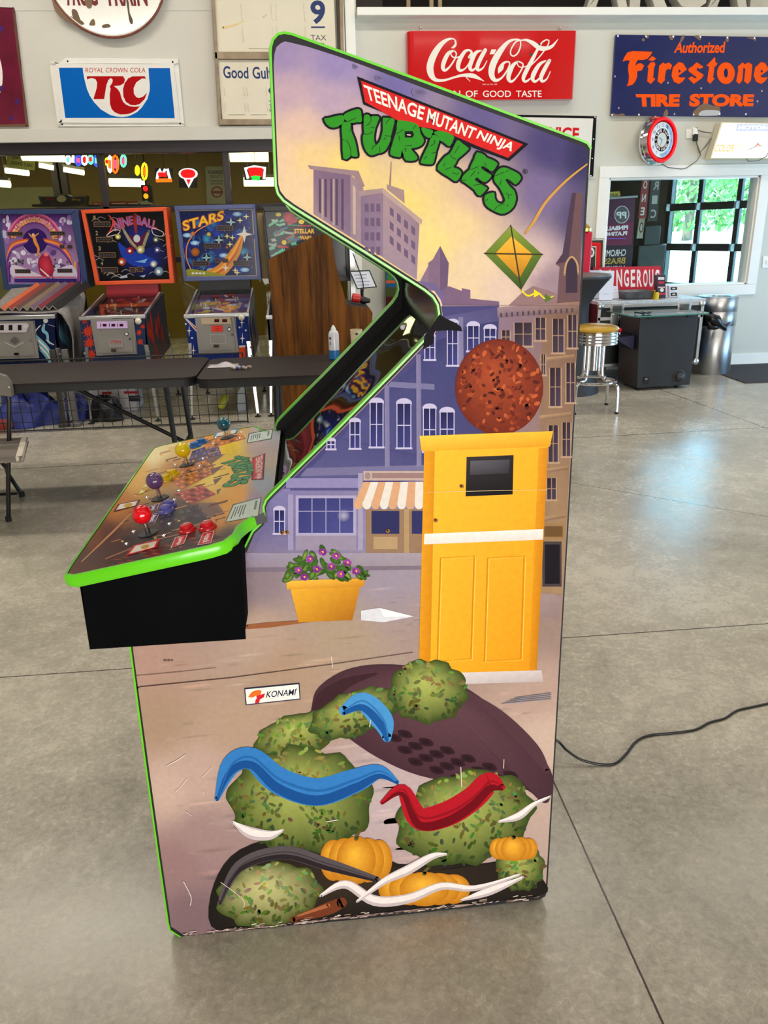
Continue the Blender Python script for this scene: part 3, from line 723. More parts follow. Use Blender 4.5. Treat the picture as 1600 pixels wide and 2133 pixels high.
# ================================================================ printed side artwork (a generic evening street with plain stand-in shapes)
rnd = random.Random(7)
S = Print(wallmap(CY0), step=0.000008, base=0.0003)
SIDE = [(570, 135), (572, 112), (576, 98), (585, 90), (594, 86), (640, 97), (700, 116), (800, 152), (900, 190), (1000, 226), (1100, 262), (1190, 296), (1212, 304), (1222, 312), (1225, 330),
        (1221, 372), (1208, 610), (1181, 1100), (1158, 1500), (1137, 1850), (1131, 1863), (1118, 1870), (1060, 1868), (1000, 1884), (940, 1888), (880, 1896), (800, 1905), (700, 1915), (600, 1928), (520, 1935), (430, 1944), (388, 1951), (366, 1936), (356, 1930), (354, 1910),
        (334, 1770), (307, 1575), (290, 1450), (276, 1345), (270, 1300), (430, 1190), (514, 1150), (530, 1112), (549, 1094), (556, 1076), (554, 1058), (559, 1046), (571, 1033),
        (702, 904), (823, 782), (901, 700), (915, 678), (921, 655), (917, 632), (907, 614), (888, 598), (762, 518), (614, 426), (595, 412), (584, 398), (580, 384), (575, 260)]
base_s = [((585, 110), (150, 132, 172)), ((700, 135), (146, 130, 178)), ((820, 185), (112, 102, 158)), ((1000, 255), (98, 88, 138)), ((1150, 310), (72, 64, 112)), ((1215, 325), (52, 48, 88)),
          ((600, 200), (186, 158, 172)), ((625, 260), (212, 180, 165)), ((640, 330), (228, 196, 140)), ((690, 205), (176, 152, 176)), ((760, 260), (196, 168, 172)), ((585, 330), (224, 192, 160)),
          ((620, 385), (226, 196, 158)), ((720, 345), (230, 202, 122)), ((850, 420), (228, 204, 122)), ((950, 470), (226, 198, 146)), ((880, 370), (222, 194, 142)),
          ((1000, 400), (206, 172, 156)), ((1130, 400), (116, 100, 142)), ((1210, 450), (80, 72, 110)), ((1110, 540), (198, 172, 170)), ((1000, 545), (222, 196, 164)), ((905, 500), (230, 206, 132)), ((1050, 610), (214, 188, 172)), ((1150, 590), (150, 126, 140)), ((960, 610), (222, 196, 160)),
          ((560, 1100), (108, 102, 142)), ((650, 1180), (158, 144, 158)), ((800, 1180), (152, 140, 156)), ((1100, 1200), (150, 128, 132)), ((540, 1210), (140, 122, 130)), ((700, 1330), (168, 146, 126)), ((540, 1320), (178, 152, 136)),
          ((300, 1380), (176, 142, 128)), ((600, 1400), (170, 142, 120)), ((1000, 1330), (158, 132, 118)), ((1150, 1300), (150, 126, 118)), ((330, 1500), (166, 138, 116)), ((500, 1520), (176, 148, 128)), ((420, 1620), (188, 160, 148)), ((350, 1650), (196, 168, 154)),
          ((1120, 1440), (178, 150, 138)), ((1140, 1540), (196, 170, 156)), ((420, 1740), (158, 130, 128)), ((370, 1800), (150, 118, 118)), ((400, 1910), (128, 102, 108)), ((800, 1660), (186, 166, 168)), ((600, 1800), (150, 124, 126))]
cf = idw(base_s, 3.2)
S.field(SIDE, 14, cf, 262, 78, 1234, 1958)
# street: worn streaks
S.begin(4)
for i in range(190):
    y = rnd.uniform(1215, 1900); x = rnd.uniform(285+(y-1345)*0.13 if y > 1345 else 540, 1090)
    w = rnd.uniform(14, 60)*(0.6+(y-1200)/700); h = rnd.uniform(2.0, 5.5)*(0.6+(y-1200)/500)
    c = cf(x, y); k = rnd.choice([0.86, 0.92, 1.07, 1.12]); t = rnd.uniform(-8, 8)
    if x-w < 300+(y-1345)*0.135+14 or x+w > 1130: continue
    S.ell(x, y, w, h, [c[0]*k+t, c[1]*k, c[2]*k-t*0.5], -6, 12, c)
S.end()
def P_(pts, c): S.poly(pts, c)
def facade(x0, y0, x1, y1, nx, ny, c, m=0.28):
    for i in range(nx):
        for j in range(ny):
            a = x0+(x1-x0)*(i+m/2)/nx; b_ = x0+(x1-x0)*(i+1-m/2)/nx; t = y0+(y1-y0)*(j+m/2)/ny; u = y0+(y1-y0)*(j+1-m/2)/ny
            S.rect(a, t, b_, u, c)
# distant towers
S.stroke([(815, 337, 2), (812, 395, 5)], (150, 120, 120), None, 0)
S.quad4([(653, 352), (730, 361), (730, 494), (653, 446)], [(126, 100, 126), (120, 96, 122), (126, 106, 130), (150, 126, 136)])
P_([(641, 344), (747, 356), (760, 388), (752, 392), (736, 366), (645, 352)], (150, 124, 130))
for x in (664, 676, 688, 699, 711): S.quad4([(x, 372), (x+5, 373), (x+5, 480-(711-x)*0.75), (x, 477-(711-x)*0.75)], [(88, 68, 92)]*4)
for x in (670, 693): S.rect(x, 373, x+4, 455+(x-670)*0.6, (172, 148, 146))
S.quad4([(730, 362), (757, 392), (757, 511), (730, 494)], [(152, 128, 134), (146, 122, 132), (150, 130, 142), (140, 118, 134)])
P_([(735, 385), (741, 391), (741, 490), (735, 486)], (186, 162, 154))
S.quad4([(752, 405), (798, 400), (798, 536), (752, 508)], [(128, 106, 130), (138, 114, 134), (134, 114, 140), (120, 100, 128)])
P_([(746, 398), (798, 392), (800, 401), (748, 409)], (158, 134, 136))
S.quad4([(798, 400), (874, 466), (868, 583), (798, 537)], [(162, 136, 142), (140, 116, 132), (150, 128, 146), (152, 132, 146)])
P_([(796, 390), (880, 458), (878, 468), (796, 402)], (176, 150, 146))
P_([(806, 384), (842, 396), (843, 424), (806, 394)], (158, 130, 132))
S.begin(1)
for r in range(4):
    for cx in range(3): P_([(760+cx*12, 424+r*30), (768+cx*12, 424+r*30), (768+cx*12, 444+r*30-2), (760+cx*12, 444+r*30-4)], (104, 84, 112))
for r in range(4):
    for cx in range(4):
        x = 812+cx*15; y = 430+cx*13+r*30
        if y+16 < 525+(x-798)*0.63: P_([(x, y), (x+8, y+7), (x+8, y+23), (x, y+16)], (104, 84, 114))
S.end()
P_([(917, 512), (935, 548), (932, 607), (893, 605), (892, 548), (902, 540)], (124, 98, 124))
P_([(917, 512), (935, 548), (932, 607), (917, 606)], (104, 82, 112))
P_([(874, 588), (893, 552), (893, 606), (905, 618), (890, 600)], (132, 108, 132))
P_([(935, 596), (962, 606), (962, 600), (980, 604), (980, 622), (1040, 628), (1040, 637), (922, 637), (914, 610)], (118, 92, 122))
# purple roof line falling to the right along the opening
P_([(868, 585), (905, 590), (925, 612), (925, 640), (918, 624), (905, 606)], (108, 94, 140))
# right-hand brick tower
P_([(1192, 402), (1213, 402), (1211, 470), (1208, 635), (1160, 635), (1166, 556), (1157, 550), (1172, 528)], (104, 76, 80))
P_([(1192, 402), (1200, 402), (1184, 545), (1157, 550), (1172, 528)], (72, 54, 72))
S.ell(1191, 560, 13, 24, (58, 44, 62)); S.rect(1179, 560, 1203, 610, (58, 44, 62)); S.stroke([(1176, 572), (1180, 548), (1191, 535), (1202, 548), (1205, 570)], (178, 142, 104), 4)
P_([(1085, 612), (1110, 596), (1140, 604), (1160, 612), (1160, 636), (1060, 636)], (140, 110, 112))
# big blue house on the left
P_([(919, 638), (1040, 637), (1040, 985), (600, 1036), (573, 1034), (703, 905), (824, 783), (902, 701), (916, 679), (922, 655)], (70, 67, 117))
S.quad4([(710, 912), (914, 708), (1040, 660), (1040, 985)], [(77, 77, 129), (53, 55, 104), (58, 58, 105), (70, 67, 112)])
S.quad4([(576, 1044), (708, 914), (1000, 985), (760, 1000)], [(94, 90, 134), (75, 75, 126), (72, 68, 115), (87, 84, 131)])
S.quad4([(918, 660), (1040, 640), (1040, 668), (918, 690)], [(90, 87, 134), (77, 73, 117), (80, 77, 122), (84, 82, 131)])
S.quad4([(640, 975), (905, 968), (905, 985), (625, 992)], [(114, 110, 149)]*4)
S.quad4([(815, 795), (905, 800), (905, 812), (805, 806)], [(115, 112, 152)]*4)
for x, a, t in [(806, 802, 972), (872, 738, 972), (960, 660, 780)]:
    S.quad4([(x-5, a), (x+5, a), (x+6, t), (x-4, t)], [(126, 120, 156), (115, 110, 149), (122, 117, 154), (132, 127, 161)])
def window(x0, y0, x1, y1, arch=True, fr=(190, 184, 214), gl=(38, 38, 88), bars=True):
    m0 = S.d
    if arch: S.ell((x0+x1)/2, y0, (x1-x0)/2+3, (x1-x0)*0.32+2, fr)
    S.rect(x0-2, y0, x1+2, y1+2, fr); S.rect(x0-4, y1, x1+4, y1+4, fr)
    S.quad4([(x0, y0+1), (x1, y0+1), (x1, y1), (x0, y1)], [(30, 28, 72), (34, 34, 82), (62, 64, 128), (54, 56, 118)])
    if bars:
        mx = (x0+x1)/2; S.rect(mx-0.9, y0, mx+0.9, y1, fr); S.rect(x0, (y0+y1)/2-1, x1, (y0+y1)/2+1, fr)
    S.d = m0
for w in [(772, 838, 797, 930), (828, 840, 855, 932), (883, 850, 907, 940), (730, 878, 749, 933), (682, 918, 697, 934), (886, 700, 905, 748), (933, 672, 953, 760), (975, 678, 997, 730), (1010, 684, 1032, 720), (918, 858, 945, 930)]: window(*w)
S.d += 9*S.step
# shop front below
S.quad4([(560, 1046), (590, 1018), (900, 1000), (900, 1165)], [(118, 112, 162), (124, 118, 166), (138, 128, 156), (150, 140, 168)])
S.quad4([(556, 1090), (562, 1046), (900, 1165), (520, 1160)], [(104, 98, 146), (118, 112, 162), (150, 140, 168), (126, 116, 146)])
S.rect(596, 996, 752, 1016, (138, 130, 176)); S.rect(604, 1016, 750, 1022, (84, 78, 126))
S.rect(616, 1032, 742, 1116, (166, 158, 190)); S.quad4([(622, 1038), (736, 1038), (736, 1110), (622, 1110)], [(52, 54, 112), (60, 62, 122), (74, 76, 138), (60, 62, 124)])
S.ell(716, 1074, 14, 14, (168, 164, 190), 0, 20, (64, 66, 126))
for x in (650, 679, 708): S.rect(x-1, 1038, x+1, 1110, (156, 150, 188))
S.rect(622, 1064, 736, 1066, (156, 150, 188)); S.rect(616, 1116, 742, 1146, (148, 136, 160))
window(572, 1062, 592, 1110, True); S.d += 9*S.step; S.rect(566, 1118, 598, 1140, (120, 112, 150)); S.rect(600, 1030, 611, 1146, (150, 142, 178)); S.rect(746, 985, 756, 1146, (160, 150, 178))
S.rect(757, 981, 900, 1001, (186, 162, 154)); S.rect(775, 985, 900, 996, (150, 120, 118)); S.ell(766, 991, 6, 7, (150, 128, 132))
S.rect(762, 1060, 900, 1152, (146, 116, 92)); S.rect(774, 1064, 832, 1112, (44, 46, 92)); S.rect(778, 1118, 828, 1144, (176, 146, 110)); S.rect(842, 1060, 852, 1152, (172, 142, 104)); S.rect(858, 1064, 896, 1112, (46, 48, 96))
for i in range(9):
    a, b_ = i/9, (i+1)/9
    c = (222, 214, 206) if i % 2 else (208, 158, 120)
    P_([(757+140*a, 1004), (757+140*b_, 1004), (737+163*b_, 1050), (737+163*a, 1050)], c)
    S.ell(737+163*(a+b_)/2, 1050, 163/18, 11, c)
# pavement and kerb
S.quad4([(514, 1152), (905, 1152), (905, 1178), (512, 1182)], [(150, 140, 164), (160, 148, 160), (154, 142, 150), (146, 132, 148)])
S.quad4([(512, 1182), (905, 1178), (905, 1186), (512, 1192)], [(122, 108, 124)]*4)
# brown terrace on the right
S.quad4([(1040, 640), (1204, 634), (1172, 1240), (1020, 1225)], [(132, 108, 128), (126, 98, 88), (152, 124, 96), (140, 116, 104)])
S.quad4([(1130, 650), (1206, 640), (1172, 1236), (1120, 1230)], [(128, 98, 84), (112, 84, 72), (160, 130, 96), (150, 122, 92)])
S.quad4([(1036, 640), (1207, 628), (1206, 650), (1036, 662)], [(152, 126, 134), (146, 114, 96), (112, 86, 80), (116, 96, 116)])
S.begin(1)
for i in range(14): S.rect(1042+i*11.4, 652-i*0.8, 1046+i*11.4, 661-i*0.8, (78, 60, 72))
S.end()
for y in (738, 858, 970, 1070): S.quad4([(1124, y+8), (1202-(y-640)*0.055, y), (1202-(y-640)*0.055, y+8), (1124, y+17)], [(176, 142, 108), (160, 126, 92), (118, 90, 76), (130, 102, 84)])
for w in [(1046, 688, 1062, 716), (1072, 672, 1108, 720), (1116, 662, 1136, 708), (1152, 664, 1174, 734), (1184, 656, 1201, 724), (1146, 766, 1168, 846), (1180, 756, 1197, 838), (1143, 886, 1162, 962), (1172, 880, 1188, 950), (1140, 996, 1158, 1040), (1128, 738, 1136, 780)]:
    m1 = S.d; window(*w, arch=False, fr=(172, 142, 118)); S.d += 8*S.step
    x0, y0, x1, y1 = w; S.quad4([(x0, y0), (x1, y0), (x1, y1), (x0, y1)], [(40, 26, 36), (56, 40, 50), (70, 58, 80), (60, 46, 60)]); S.rect((x0+x1)/2-1, y0, (x0+x1)/2+1, y1, (150, 120, 98)); S.rect(x0, (y0+y1)/2-1, x1, (y0+y1)/2+1, (150, 120, 98)); S.d = m1
S.d += 14*S.step
S.rect(1128, 1090, 1176, 1124, (150, 116, 76)); S.rect(1134, 1096, 1172, 1118, (104, 76, 46)); S.rect(1130, 1128, 1170, 1222, (70, 60, 62)); S.rect(1135, 1134, 1166, 1216, (26, 22, 30)); S.rect(1112, 1090, 1124, 1232, (166, 146, 150))
S.quad4([(1020, 1222), (1168, 1240), (1164, 1290), (1040, 1270)], [(168, 150, 156), (150, 128, 128), (140, 118, 116), (156, 136, 132)])
# plain stand-in: a yellow street kiosk with a round russet tree in front of the terrace
S.quad4([(1008, 860), (1036, 860), (1038, 935), (1006, 935)], [(96, 58, 40), (80, 46, 34), (84, 50, 36), (104, 64, 44)])
S.ell(1040, 806, 92, 100, (164, 72, 38), 0, 40, (108, 38, 24), (1020, 770))
S.begin(6)
for i in range(210):
    a = rnd.uniform(0, 6.28); q = math.sqrt(rnd.random()); x = 1040+86*q*math.cos(a); y = 806+94*q*math.sin(a)
    S.ell(x, y, rnd.uniform(4, 8), rnd.uniform(2.5, 4.5), rnd.choice([(136, 52, 30), (100, 34, 22), (186, 90, 48), (124, 46, 28), (82, 28, 20), (160, 70, 36)]), rnd.uniform(0, 180), 8)
S.end()
S.quad4([(884, 930), (1142, 922), (1118, 1404), (872, 1412)], [(246, 186, 52), (240, 172, 40), (226, 148, 26), (240, 172, 40)])
S.quad4([(874, 908), (1152, 898), (1146, 930), (878, 940)], [(252, 200, 72), (244, 182, 50), (222, 150, 30), (236, 170, 42)])
S.quad4([(884, 940), (906, 940), (896, 1410), (872, 1412)], [(226, 156, 32), (214, 140, 24), (206, 130, 22), (220, 146, 28)])
S.quad4([(1122, 934), (1142, 932), (1118, 1404), (1102, 1405)], [(222, 150, 30), (206, 132, 24), (196, 122, 20), (214, 140, 26)])
S.quad4([(884, 1112), (1132, 1102), (1131, 1124), (883, 1134)], [(240, 232, 226), (238, 230, 222), (222, 212, 206), (228, 218, 212)])
S.quad4([(972, 952), (1070, 948), (1068, 1030), (970, 1034)], [(52, 46, 50), (40, 36, 40), (20, 18, 20), (26, 22, 26)])
S.quad4([(980, 960), (1062, 957), (1060, 986), (979, 989)], [(92, 90, 98), (70, 68, 76), (50, 48, 54), (66, 64, 70)])
for x0, x1 in ((918, 988), (1016, 1092)):
    S.outline([(x0, 1162), (x1, 1158), (x1-7, 1372), (x0-7, 1377)], (206, 132, 22), 3.2, 1); S.outline([(x0+3, 1165), (x1+3, 1161), (x1-4, 1375), (x0-4, 1380)], (252, 204, 84), 1.6, 1)
S.quad4([(864, 1404), (1128, 1396), (1132, 1420), (862, 1428)], [(222, 212, 210), (206, 194, 194), (184, 170, 170), (206, 196, 196)])
# a kite on a long tan cord
S.stroke([(1223, 342, 3), (1180, 376, 5), (1138, 420, 6), (1112, 462, 6), (1094, 486, 4)], (196, 146, 74))
S.quad4([(1064, 470), (1130, 530), (1086, 604), (1010, 528)], [(132, 148, 52), (84, 112, 40), (46, 74, 30), (96, 122, 44)])
S.quad4([(1066, 492), (1110, 530), (1082, 580), (1032, 528)], [(236, 178, 56), (222, 156, 40), (176, 116, 26), (226, 160, 40)])
S.stroke([(1064, 470, 3), (1086, 604, 3)], (60, 50, 30), None, 0); S.stroke([(1010, 528, 3), (1130, 530, 3)], (60, 50, 30), None, 0)
S.stroke([(1086, 604, 3), (1100, 616, 4), (1120, 610, 4), (1136, 622, 3), (1154, 616, 2)], (226, 206, 40)); S.poly([(1112, 602), (1126, 612), (1112, 620)], (226, 206, 40)); S.poly([(1136, 612), (1150, 622), (1136, 630)], (80, 112, 40))
# flower tub on the pavement, with a board and a cane beside it
S.stroke([(514, 1306, 9), (560, 1302, 11), (652, 1293, 4)], (150, 92, 58), None, 0)
S.poly([(752, 1272), (790, 1266), (862, 1284), (800, 1296), (752, 1292)], (214, 214, 222)); S.poly([(790, 1266), (862, 1284), (800, 1285)], (236, 236, 240))
S.quad4([(604, 1222), (752, 1216), (734, 1292), (622, 1296)], [(236, 174, 52), (206, 140, 36), (168, 104, 26), (206, 142, 38)]); S.quad4([(596, 1210), (760, 1204), (758, 1222), (598, 1228)], [(244, 188, 70), (222, 156, 46), (196, 128, 34), (222, 156, 46)])
S.begin(8)
for i in range(60):
    x = rnd.uniform(592, 764); y = 1206-(1-((x-678)/92)**2)*rnd.uniform(0, 62); S.ell(x, y, rnd.uniform(8, 16), rnd.uniform(4, 7), rnd.choice([(112, 148, 58), (78, 116, 44), (56, 90, 34), (136, 166, 72)]), rnd.uniform(-70, 70), 12, (50, 82, 32))
S.end(); S.begin(3)
for x, y in [(622, 1188), (646, 1164), (672, 1150), (700, 1158), (724, 1172), (742, 1190), (660, 1186), (690, 1180), (710, 1196), (634, 1202)]:
    for k in range(5): S.ell(x+5*math.cos(k*1.2566), y+4.4*math.sin(k*1.2566), 4.2, 3.6, rnd.choice([(156, 62, 156), (128, 44, 132)]), 0, 10)
    S.ell(x, y, 2.4, 2.2, (232, 190, 70))
S.end()
# cast iron cover propped at an angle
S.grad([(650, 1470), (664, 1432), (720, 1396), (800, 1384), (900, 1398), (1000, 1452), (1090, 1530), (1148, 1606), (1147, 1660), (1130, 1672), (1080, 1640), (900, 1622), (790, 1580), (700, 1520), (652, 1500)], (98, 66, 74), (70, 44, 54), (900, 1440), 5)
S.poly([(650, 1478), (668, 1440), (720, 1412), (790, 1402), (730, 1430), (690, 1470), (672, 1500)], (60, 36, 42), 4)
S.stroke([(962, 1436, 4), (1040, 1490, 22), (1110, 1560, 26), (1140, 1606, 10)], (82, 54, 62), None)
S.begin(1)
for r in range(4):
    for q in range(7-r):
        x = 800+q*44+r*22; y = 1512+q*17+r*25
        if x < 1100 and y < 1655: S.grad([(x-15, y-8), (x+6, y-7), (x+16, y+5), (x+4, y+9), (x-12, y+4)], (34, 20, 26), (54, 32, 40), None, 3)
S.end()
# clipped hedges, pumpkins and streamers at the foot of the street (plain stand-in shapes)
def hedge(cx, cy, rx, ry, n, rot=0, dark=(54, 70, 30), light=(168, 176, 92)):
    c_, s_ = math.cos(math.radians(rot)), math.sin(math.radians(rot))
    pts = []
    for k in range(36):
        t = 6.2832*k/36; r = 1+0.05*math.sin(9*t+cx)+0.03*math.sin(17*t)
        x, y = rx*r*math.cos(t), ry*r*math.sin(t); pts.append((cx+x*c_-y*s_, cy+x*s_+y*c_))
    S.grad(pts, light, dark, (cx-rx*0.12, cy-ry*0.3), 2, 1.2)
    S.begin(6)
    for i in range(n):
        q = math.sqrt(rnd.random())*0.97; t = rnd.uniform(0, 6.2832); x, y = rx*q*math.cos(t), ry*q*math.sin(t)
        k = max(0.0, min(1.0, 0.55-0.45*y/ry-0.35*q)); col = [dark[j]+(light[j]-dark[j])*max(0, min(1, k+rnd.uniform(-0.22, 0.22))) for j in range(3)]
        S.ell(cx+x*c_-y*s_, cy+x*s_+y*c_, rnd.uniform(5, 9), rnd.uniform(2.6, 4.4), col, rnd.uniform(0, 180), 8)
    S.end()
S.grad([(440, 1930), (446, 1840), (500, 1770), (620, 1740), (760, 1760), (830, 1800), (900, 1790), (1000, 1800), (1090, 1790), (1130, 1830), (1126, 1866), (940, 1886), (700, 1912), (520, 1932)], (58, 46, 36), (32, 28, 26), None, 4)
hedge(620, 1532, 92, 44, 70, -16); hedge(740, 1486, 100, 46, 80, -20); hedge(892, 1440, 82, 66, 90, 0)
hedge(626, 1668, 150, 112, 240, 2); hedge(968, 1704, 146, 96, 210, -14); hedge(560, 1864, 110, 66, 120, -8, (66, 80, 32), (196, 190, 130)); hedge(1084, 1806, 50, 50, 50)
def pumpkin(cx, cy, rx, ry):
    for k in (-2, 2, -1, 1, 0): S.ell(cx+k*rx*0.36, cy, rx*(0.62-0.10*abs(k)), ry*(1-0.07*abs(k)), (242, 180, 58), 0, 24, (188, 118, 28), (cx+k*rx*0.36-4, cy-ry*0.3))
    S.stroke([(cx, cy-ry*0.9, 9), (cx+5, cy-ry*1.15, 6), (cx+12, cy-ry*1.25, 4)], (92, 84, 40), None, 3)
pumpkin(742, 1792, 66, 50); pumpkin(884, 1852, 84, 36); pumpkin(1070, 1768, 44, 26)
def ribbon(path, c1, c2):
    S.stroke(path, c1); S.stroke([(x, y+w*0.30, w*0.36) for x, y, w in path], c2); S.stroke([(x+2, y-w*0.05, w*0.10) for x, y, w in path], [(a+b)/2 for a, b in zip(c1, c2)])
ribbon([(452, 1664, 10), (480, 1596, 40), (524, 1580, 46), (580, 1626, 56), (660, 1650, 58), (740, 1626, 50), (790, 1608, 30), (828, 1630, 8)], (52, 122, 192), (24, 78, 146))
ribbon([(716, 1480, 20), (756, 1462, 40), (796, 1500, 46), (806, 1536, 20)], (72, 144, 204), (26, 84, 152))
ribbon([(796, 1672, 8), (838, 1646, 26), (872, 1704, 46), (930, 1696, 52), (984, 1664, 50), (1020, 1630, 44), (1046, 1640, 14)], (176, 24, 38), (108, 12, 24))
ribbon([(458, 1880, 10), (500, 1804, 24), (590, 1776, 28), (680, 1800, 26), (786, 1832, 12)], (86, 78, 82), (44, 36, 40))
for path in ([(668, 1866, 6), (720, 1842, 18), (780, 1876, 22), (850, 1872, 20), (920, 1846, 16), (990, 1850, 12), (1084, 1822, 4)], [(744, 1878, 5), (800, 1836, 14), (850, 1812, 20), (900, 1784, 14), (930, 1780, 4)], [(1040, 1712, 4), (1080, 1700, 16), (1112, 1676, 10), (1146, 1660, 3)], [(484, 1712, 4), (520, 1734, 24), (560, 1740, 20), (590, 1730, 4)], [(960, 1876, 3), (1020, 1856, 18), (1090, 1828, 4)]):
    S.stroke(path, (196, 182, 184)); S.stroke([(x, y-2, w*0.55) for x, y, w in path], (236, 226, 224))
S.stroke([(610, 1916, 12), (680, 1894, 26), (712, 1880, 22)], (112, 58, 34)); S.stroke([(620, 1908, 4), (684, 1886, 8)], (170, 100, 66))
# black silhouette left of the opening's corner
S.poly([(916, 655), (930, 664), (948, 672), (960, 680), (963, 690), (935, 688), (905, 690), (902, 716), (882, 728), (884, 700)], (14, 12, 18))
# ---------------- title lettering
A_ = cropper(660, 150, 6.6667); B_ = cropper(860, 250, 6.4)
LET = {
 'T': [A_([(100, 650), (150, 640), (250, 615), (345, 598), (376, 620), (380, 680), (330, 735), (260, 768), (200, 768), (140, 730)]),
       A_([(375, 600), (430, 560), (520, 525), (580, 515), (612, 540), (618, 590), (625, 690), (560, 695), (480, 708), (390, 660)]),
       A_([(345, 735), (395, 690), (470, 710), (482, 830), (530, 950), (568, 1150), (550, 1175), (490, 1168), (474, 1150), (455, 1185), (370, 1205), (356, 940)])],
 'U': [A_([(660, 600), (720, 595), (745, 620), (765, 615), (850, 615), (865, 650), (815, 775), (795, 900), (803, 980), (828, 1008), (880, 950), (918, 800), (915, 650), (950, 635), (1060, 645), (1080, 680), (1052, 800), (1030, 890), (1020, 960), (960, 1080), (900, 1120), (860, 1125), (780, 1155), (720, 1140), (662, 1050), (640, 950), (642, 880), (656, 850), (650, 720)])],
 'R': [A_([(1120, 680), (1180, 672), (1300, 690), (1400, 730), (1430, 790), (1440, 850), (1480, 920), (1485, 970), (1450, 1020), (1380, 1050), (1310, 1062), (1350, 1120), (1396, 1180), (1370, 1225), (1240, 1228), (1205, 1150), (1182, 1080), (1165, 1175), (1120, 1178), (1025, 1150), (1032, 1060), (1080, 900), (1110, 800)])],
 'T2': [B_([(115, 100), (180, 110), (270, 140), (258, 185), (238, 235), (180, 225), (130, 165)]), B_([(275, 170), (340, 145), (430, 155), (510, 190), (550, 220), (545, 255), (495, 350), (440, 320), (400, 290), (355, 265), (345, 220)]),
        B_([(240, 240), (280, 195), (352, 230), (350, 290), (310, 420), (280, 560), (240, 590), (130, 580), (105, 560), (150, 450), (205, 340), (215, 310)])],
 'L': [B_([(590, 270), (640, 290), (660, 310), (740, 370), (740, 395), (660, 470), (600, 520), (570, 580), (540, 630), (600, 650), (645, 690), (640, 740), (600, 800), (560, 815), (480, 760), (330, 660), (370, 560), (440, 480), (490, 450), (540, 370)])],
 'E': [B_([(860, 430), (960, 470), (980, 500), (1060, 530), (1122, 570), (1125, 600), (1060, 685), (1000, 650), (932, 612), (912, 640), (960, 680), (1042, 730), (1040, 760), (970, 828), (900, 800), (862, 765), (825, 795), (900, 850), (985, 900), (985, 920), (900, 1010), (850, 980), (820, 930), (700, 840), (645, 800), (690, 720), (760, 660), (770, 620), (820, 520)])],
 'S': [B_([(1110, 700), (1170, 640), (1240, 635), (1300, 660), (1400, 710), (1440, 760), (1430, 800), (1370, 860), (1320, 820), (1262, 786), (1236, 800), (1290, 880), (1350, 940), (1370, 1000), (1375, 1060), (1340, 1160), (1260, 1230), (1180, 1250), (1080, 1210), (1000, 1160), (960, 1100), (960, 1010), (1030, 975), (1088, 970), (1090, 1030), (1120, 1090), (1180, 1118), (1222, 1090), (1228, 1050), (1190, 960), (1150, 890), (1100, 830), (1085, 770)])]}
CRK = [A_(c) for c in ([(380, 680), (420, 690), (540, 640)], [(410, 950), (450, 1010), (475, 1100), (470, 1150)], [(355, 938), (385, 940)], [(465, 750), (475, 790), (450, 820)], [(690, 740), (735, 710), (755, 660), (745, 620)], [(655, 860), (730, 860), (770, 830)], [(800, 775), (750, 765)], [(825, 1010), (780, 1040), (770, 1075)], [(960, 720), (990, 670), (1020, 645)], [(945, 885), (1030, 890)], [(930, 940), (960, 915)], [(870, 1040), (880, 1110)], [(1340, 790), (1375, 740)], [(1110, 860), (1200, 800)], [(1140, 880), (1150, 950)], [(1230, 1025), (1320, 1015)], [(1210, 1080), (1240, 1060), (1230, 1110)])]
CRK += [B_(c) for c in ([(265, 190), (240, 240)], [(290, 270), (290, 310), (235, 345)], [(250, 445), (300, 430)], [(150, 520), (185, 480)], [(500, 460), (530, 505), (580, 515)], [(560, 440), (620, 340)], [(440, 660), (510, 630)], [(530, 700), (580, 720), (610, 705)], [(400, 610), (430, 580)], [(960, 570), (980, 610)], [(780, 660), (870, 620)], [(770, 750), (830, 680)], [(870, 715), (880, 690)], [(650, 805), (710, 800)], [(810, 870), (870, 860), (905, 855)], [(1100, 745), (1220, 690)], [(1250, 690), (1270, 665)], [(1165, 860), (1180, 800)], [(1240, 970), (1275, 1000), (1320, 990)], [(1275, 1000), (1280, 1050)], [(1090, 1200), (1130, 1150), (1220, 1115)], [(970, 1070), (1000, 1060)], [(1250, 1150), (1275, 1130)])]
def title(pr, ow=9.0, dark=(22, 18, 28), grn=(46, 140, 34), cracks=True):
    blk = [(744, 159), (1101.4, 299.7), (1060.8, 335.6), (900, 276), (757, 217.5)]
    pr.poly(blk, dark)
    pr.begin(1)
    for k, polys in LET.items():
        for p in polys:
            pr.poly(p, dark, 2); pr.outline(p, dark, ow, 2)
    pr.end()
    pr.poly([(751.8, 167.7), (1089.7, 300.8), (1058.4, 328.9), (992, 303), (940, 280), (900, 268), (860, 262), (830, 252), (760.5, 212.3)], (204, 34, 34))
    pr.text('TEENAGE', [(756.5, 175.5), (886, 223.5), (880, 251), (766, 207.5)], (244, 230, 220), 0.022)
    pr.text('MUTANT', [(893, 226), (994, 268), (984, 290), (888, 255)], (244, 230, 220), 0.022)
    pr.text('NINJA', [(1000, 271), (1076, 299), (1062, 321), (989, 293)], (244, 230, 220), 0.022)
    for k, polys in LET.items():
        for p in polys: pr.poly(p, grn, 2)
    pr.poly(A_([(1220, 822), (1330, 820), (1352, 870), (1330, 910), (1222, 910)]), dark)
    pr.poly(A_([(1255, 862), (1305, 870), (1303, 884), (1254, 878)]), (236, 206, 180))
    if cracks:
        pr.begin(1)
        for c in CRK: pr.stroke([(x, y) for x, y in c], dark, 1.2, 3)
        pr.end()
title(S)
S.outline([(1094.5+4.6*math.cos(t*0.6283), 357+5.2*math.sin(t*0.6283)) for t in range(10)], (40, 30, 40), 1.0, 1); S.text('R', (1092.5, 354, 1096.5, 360.5), (40, 30, 40), 0.03)
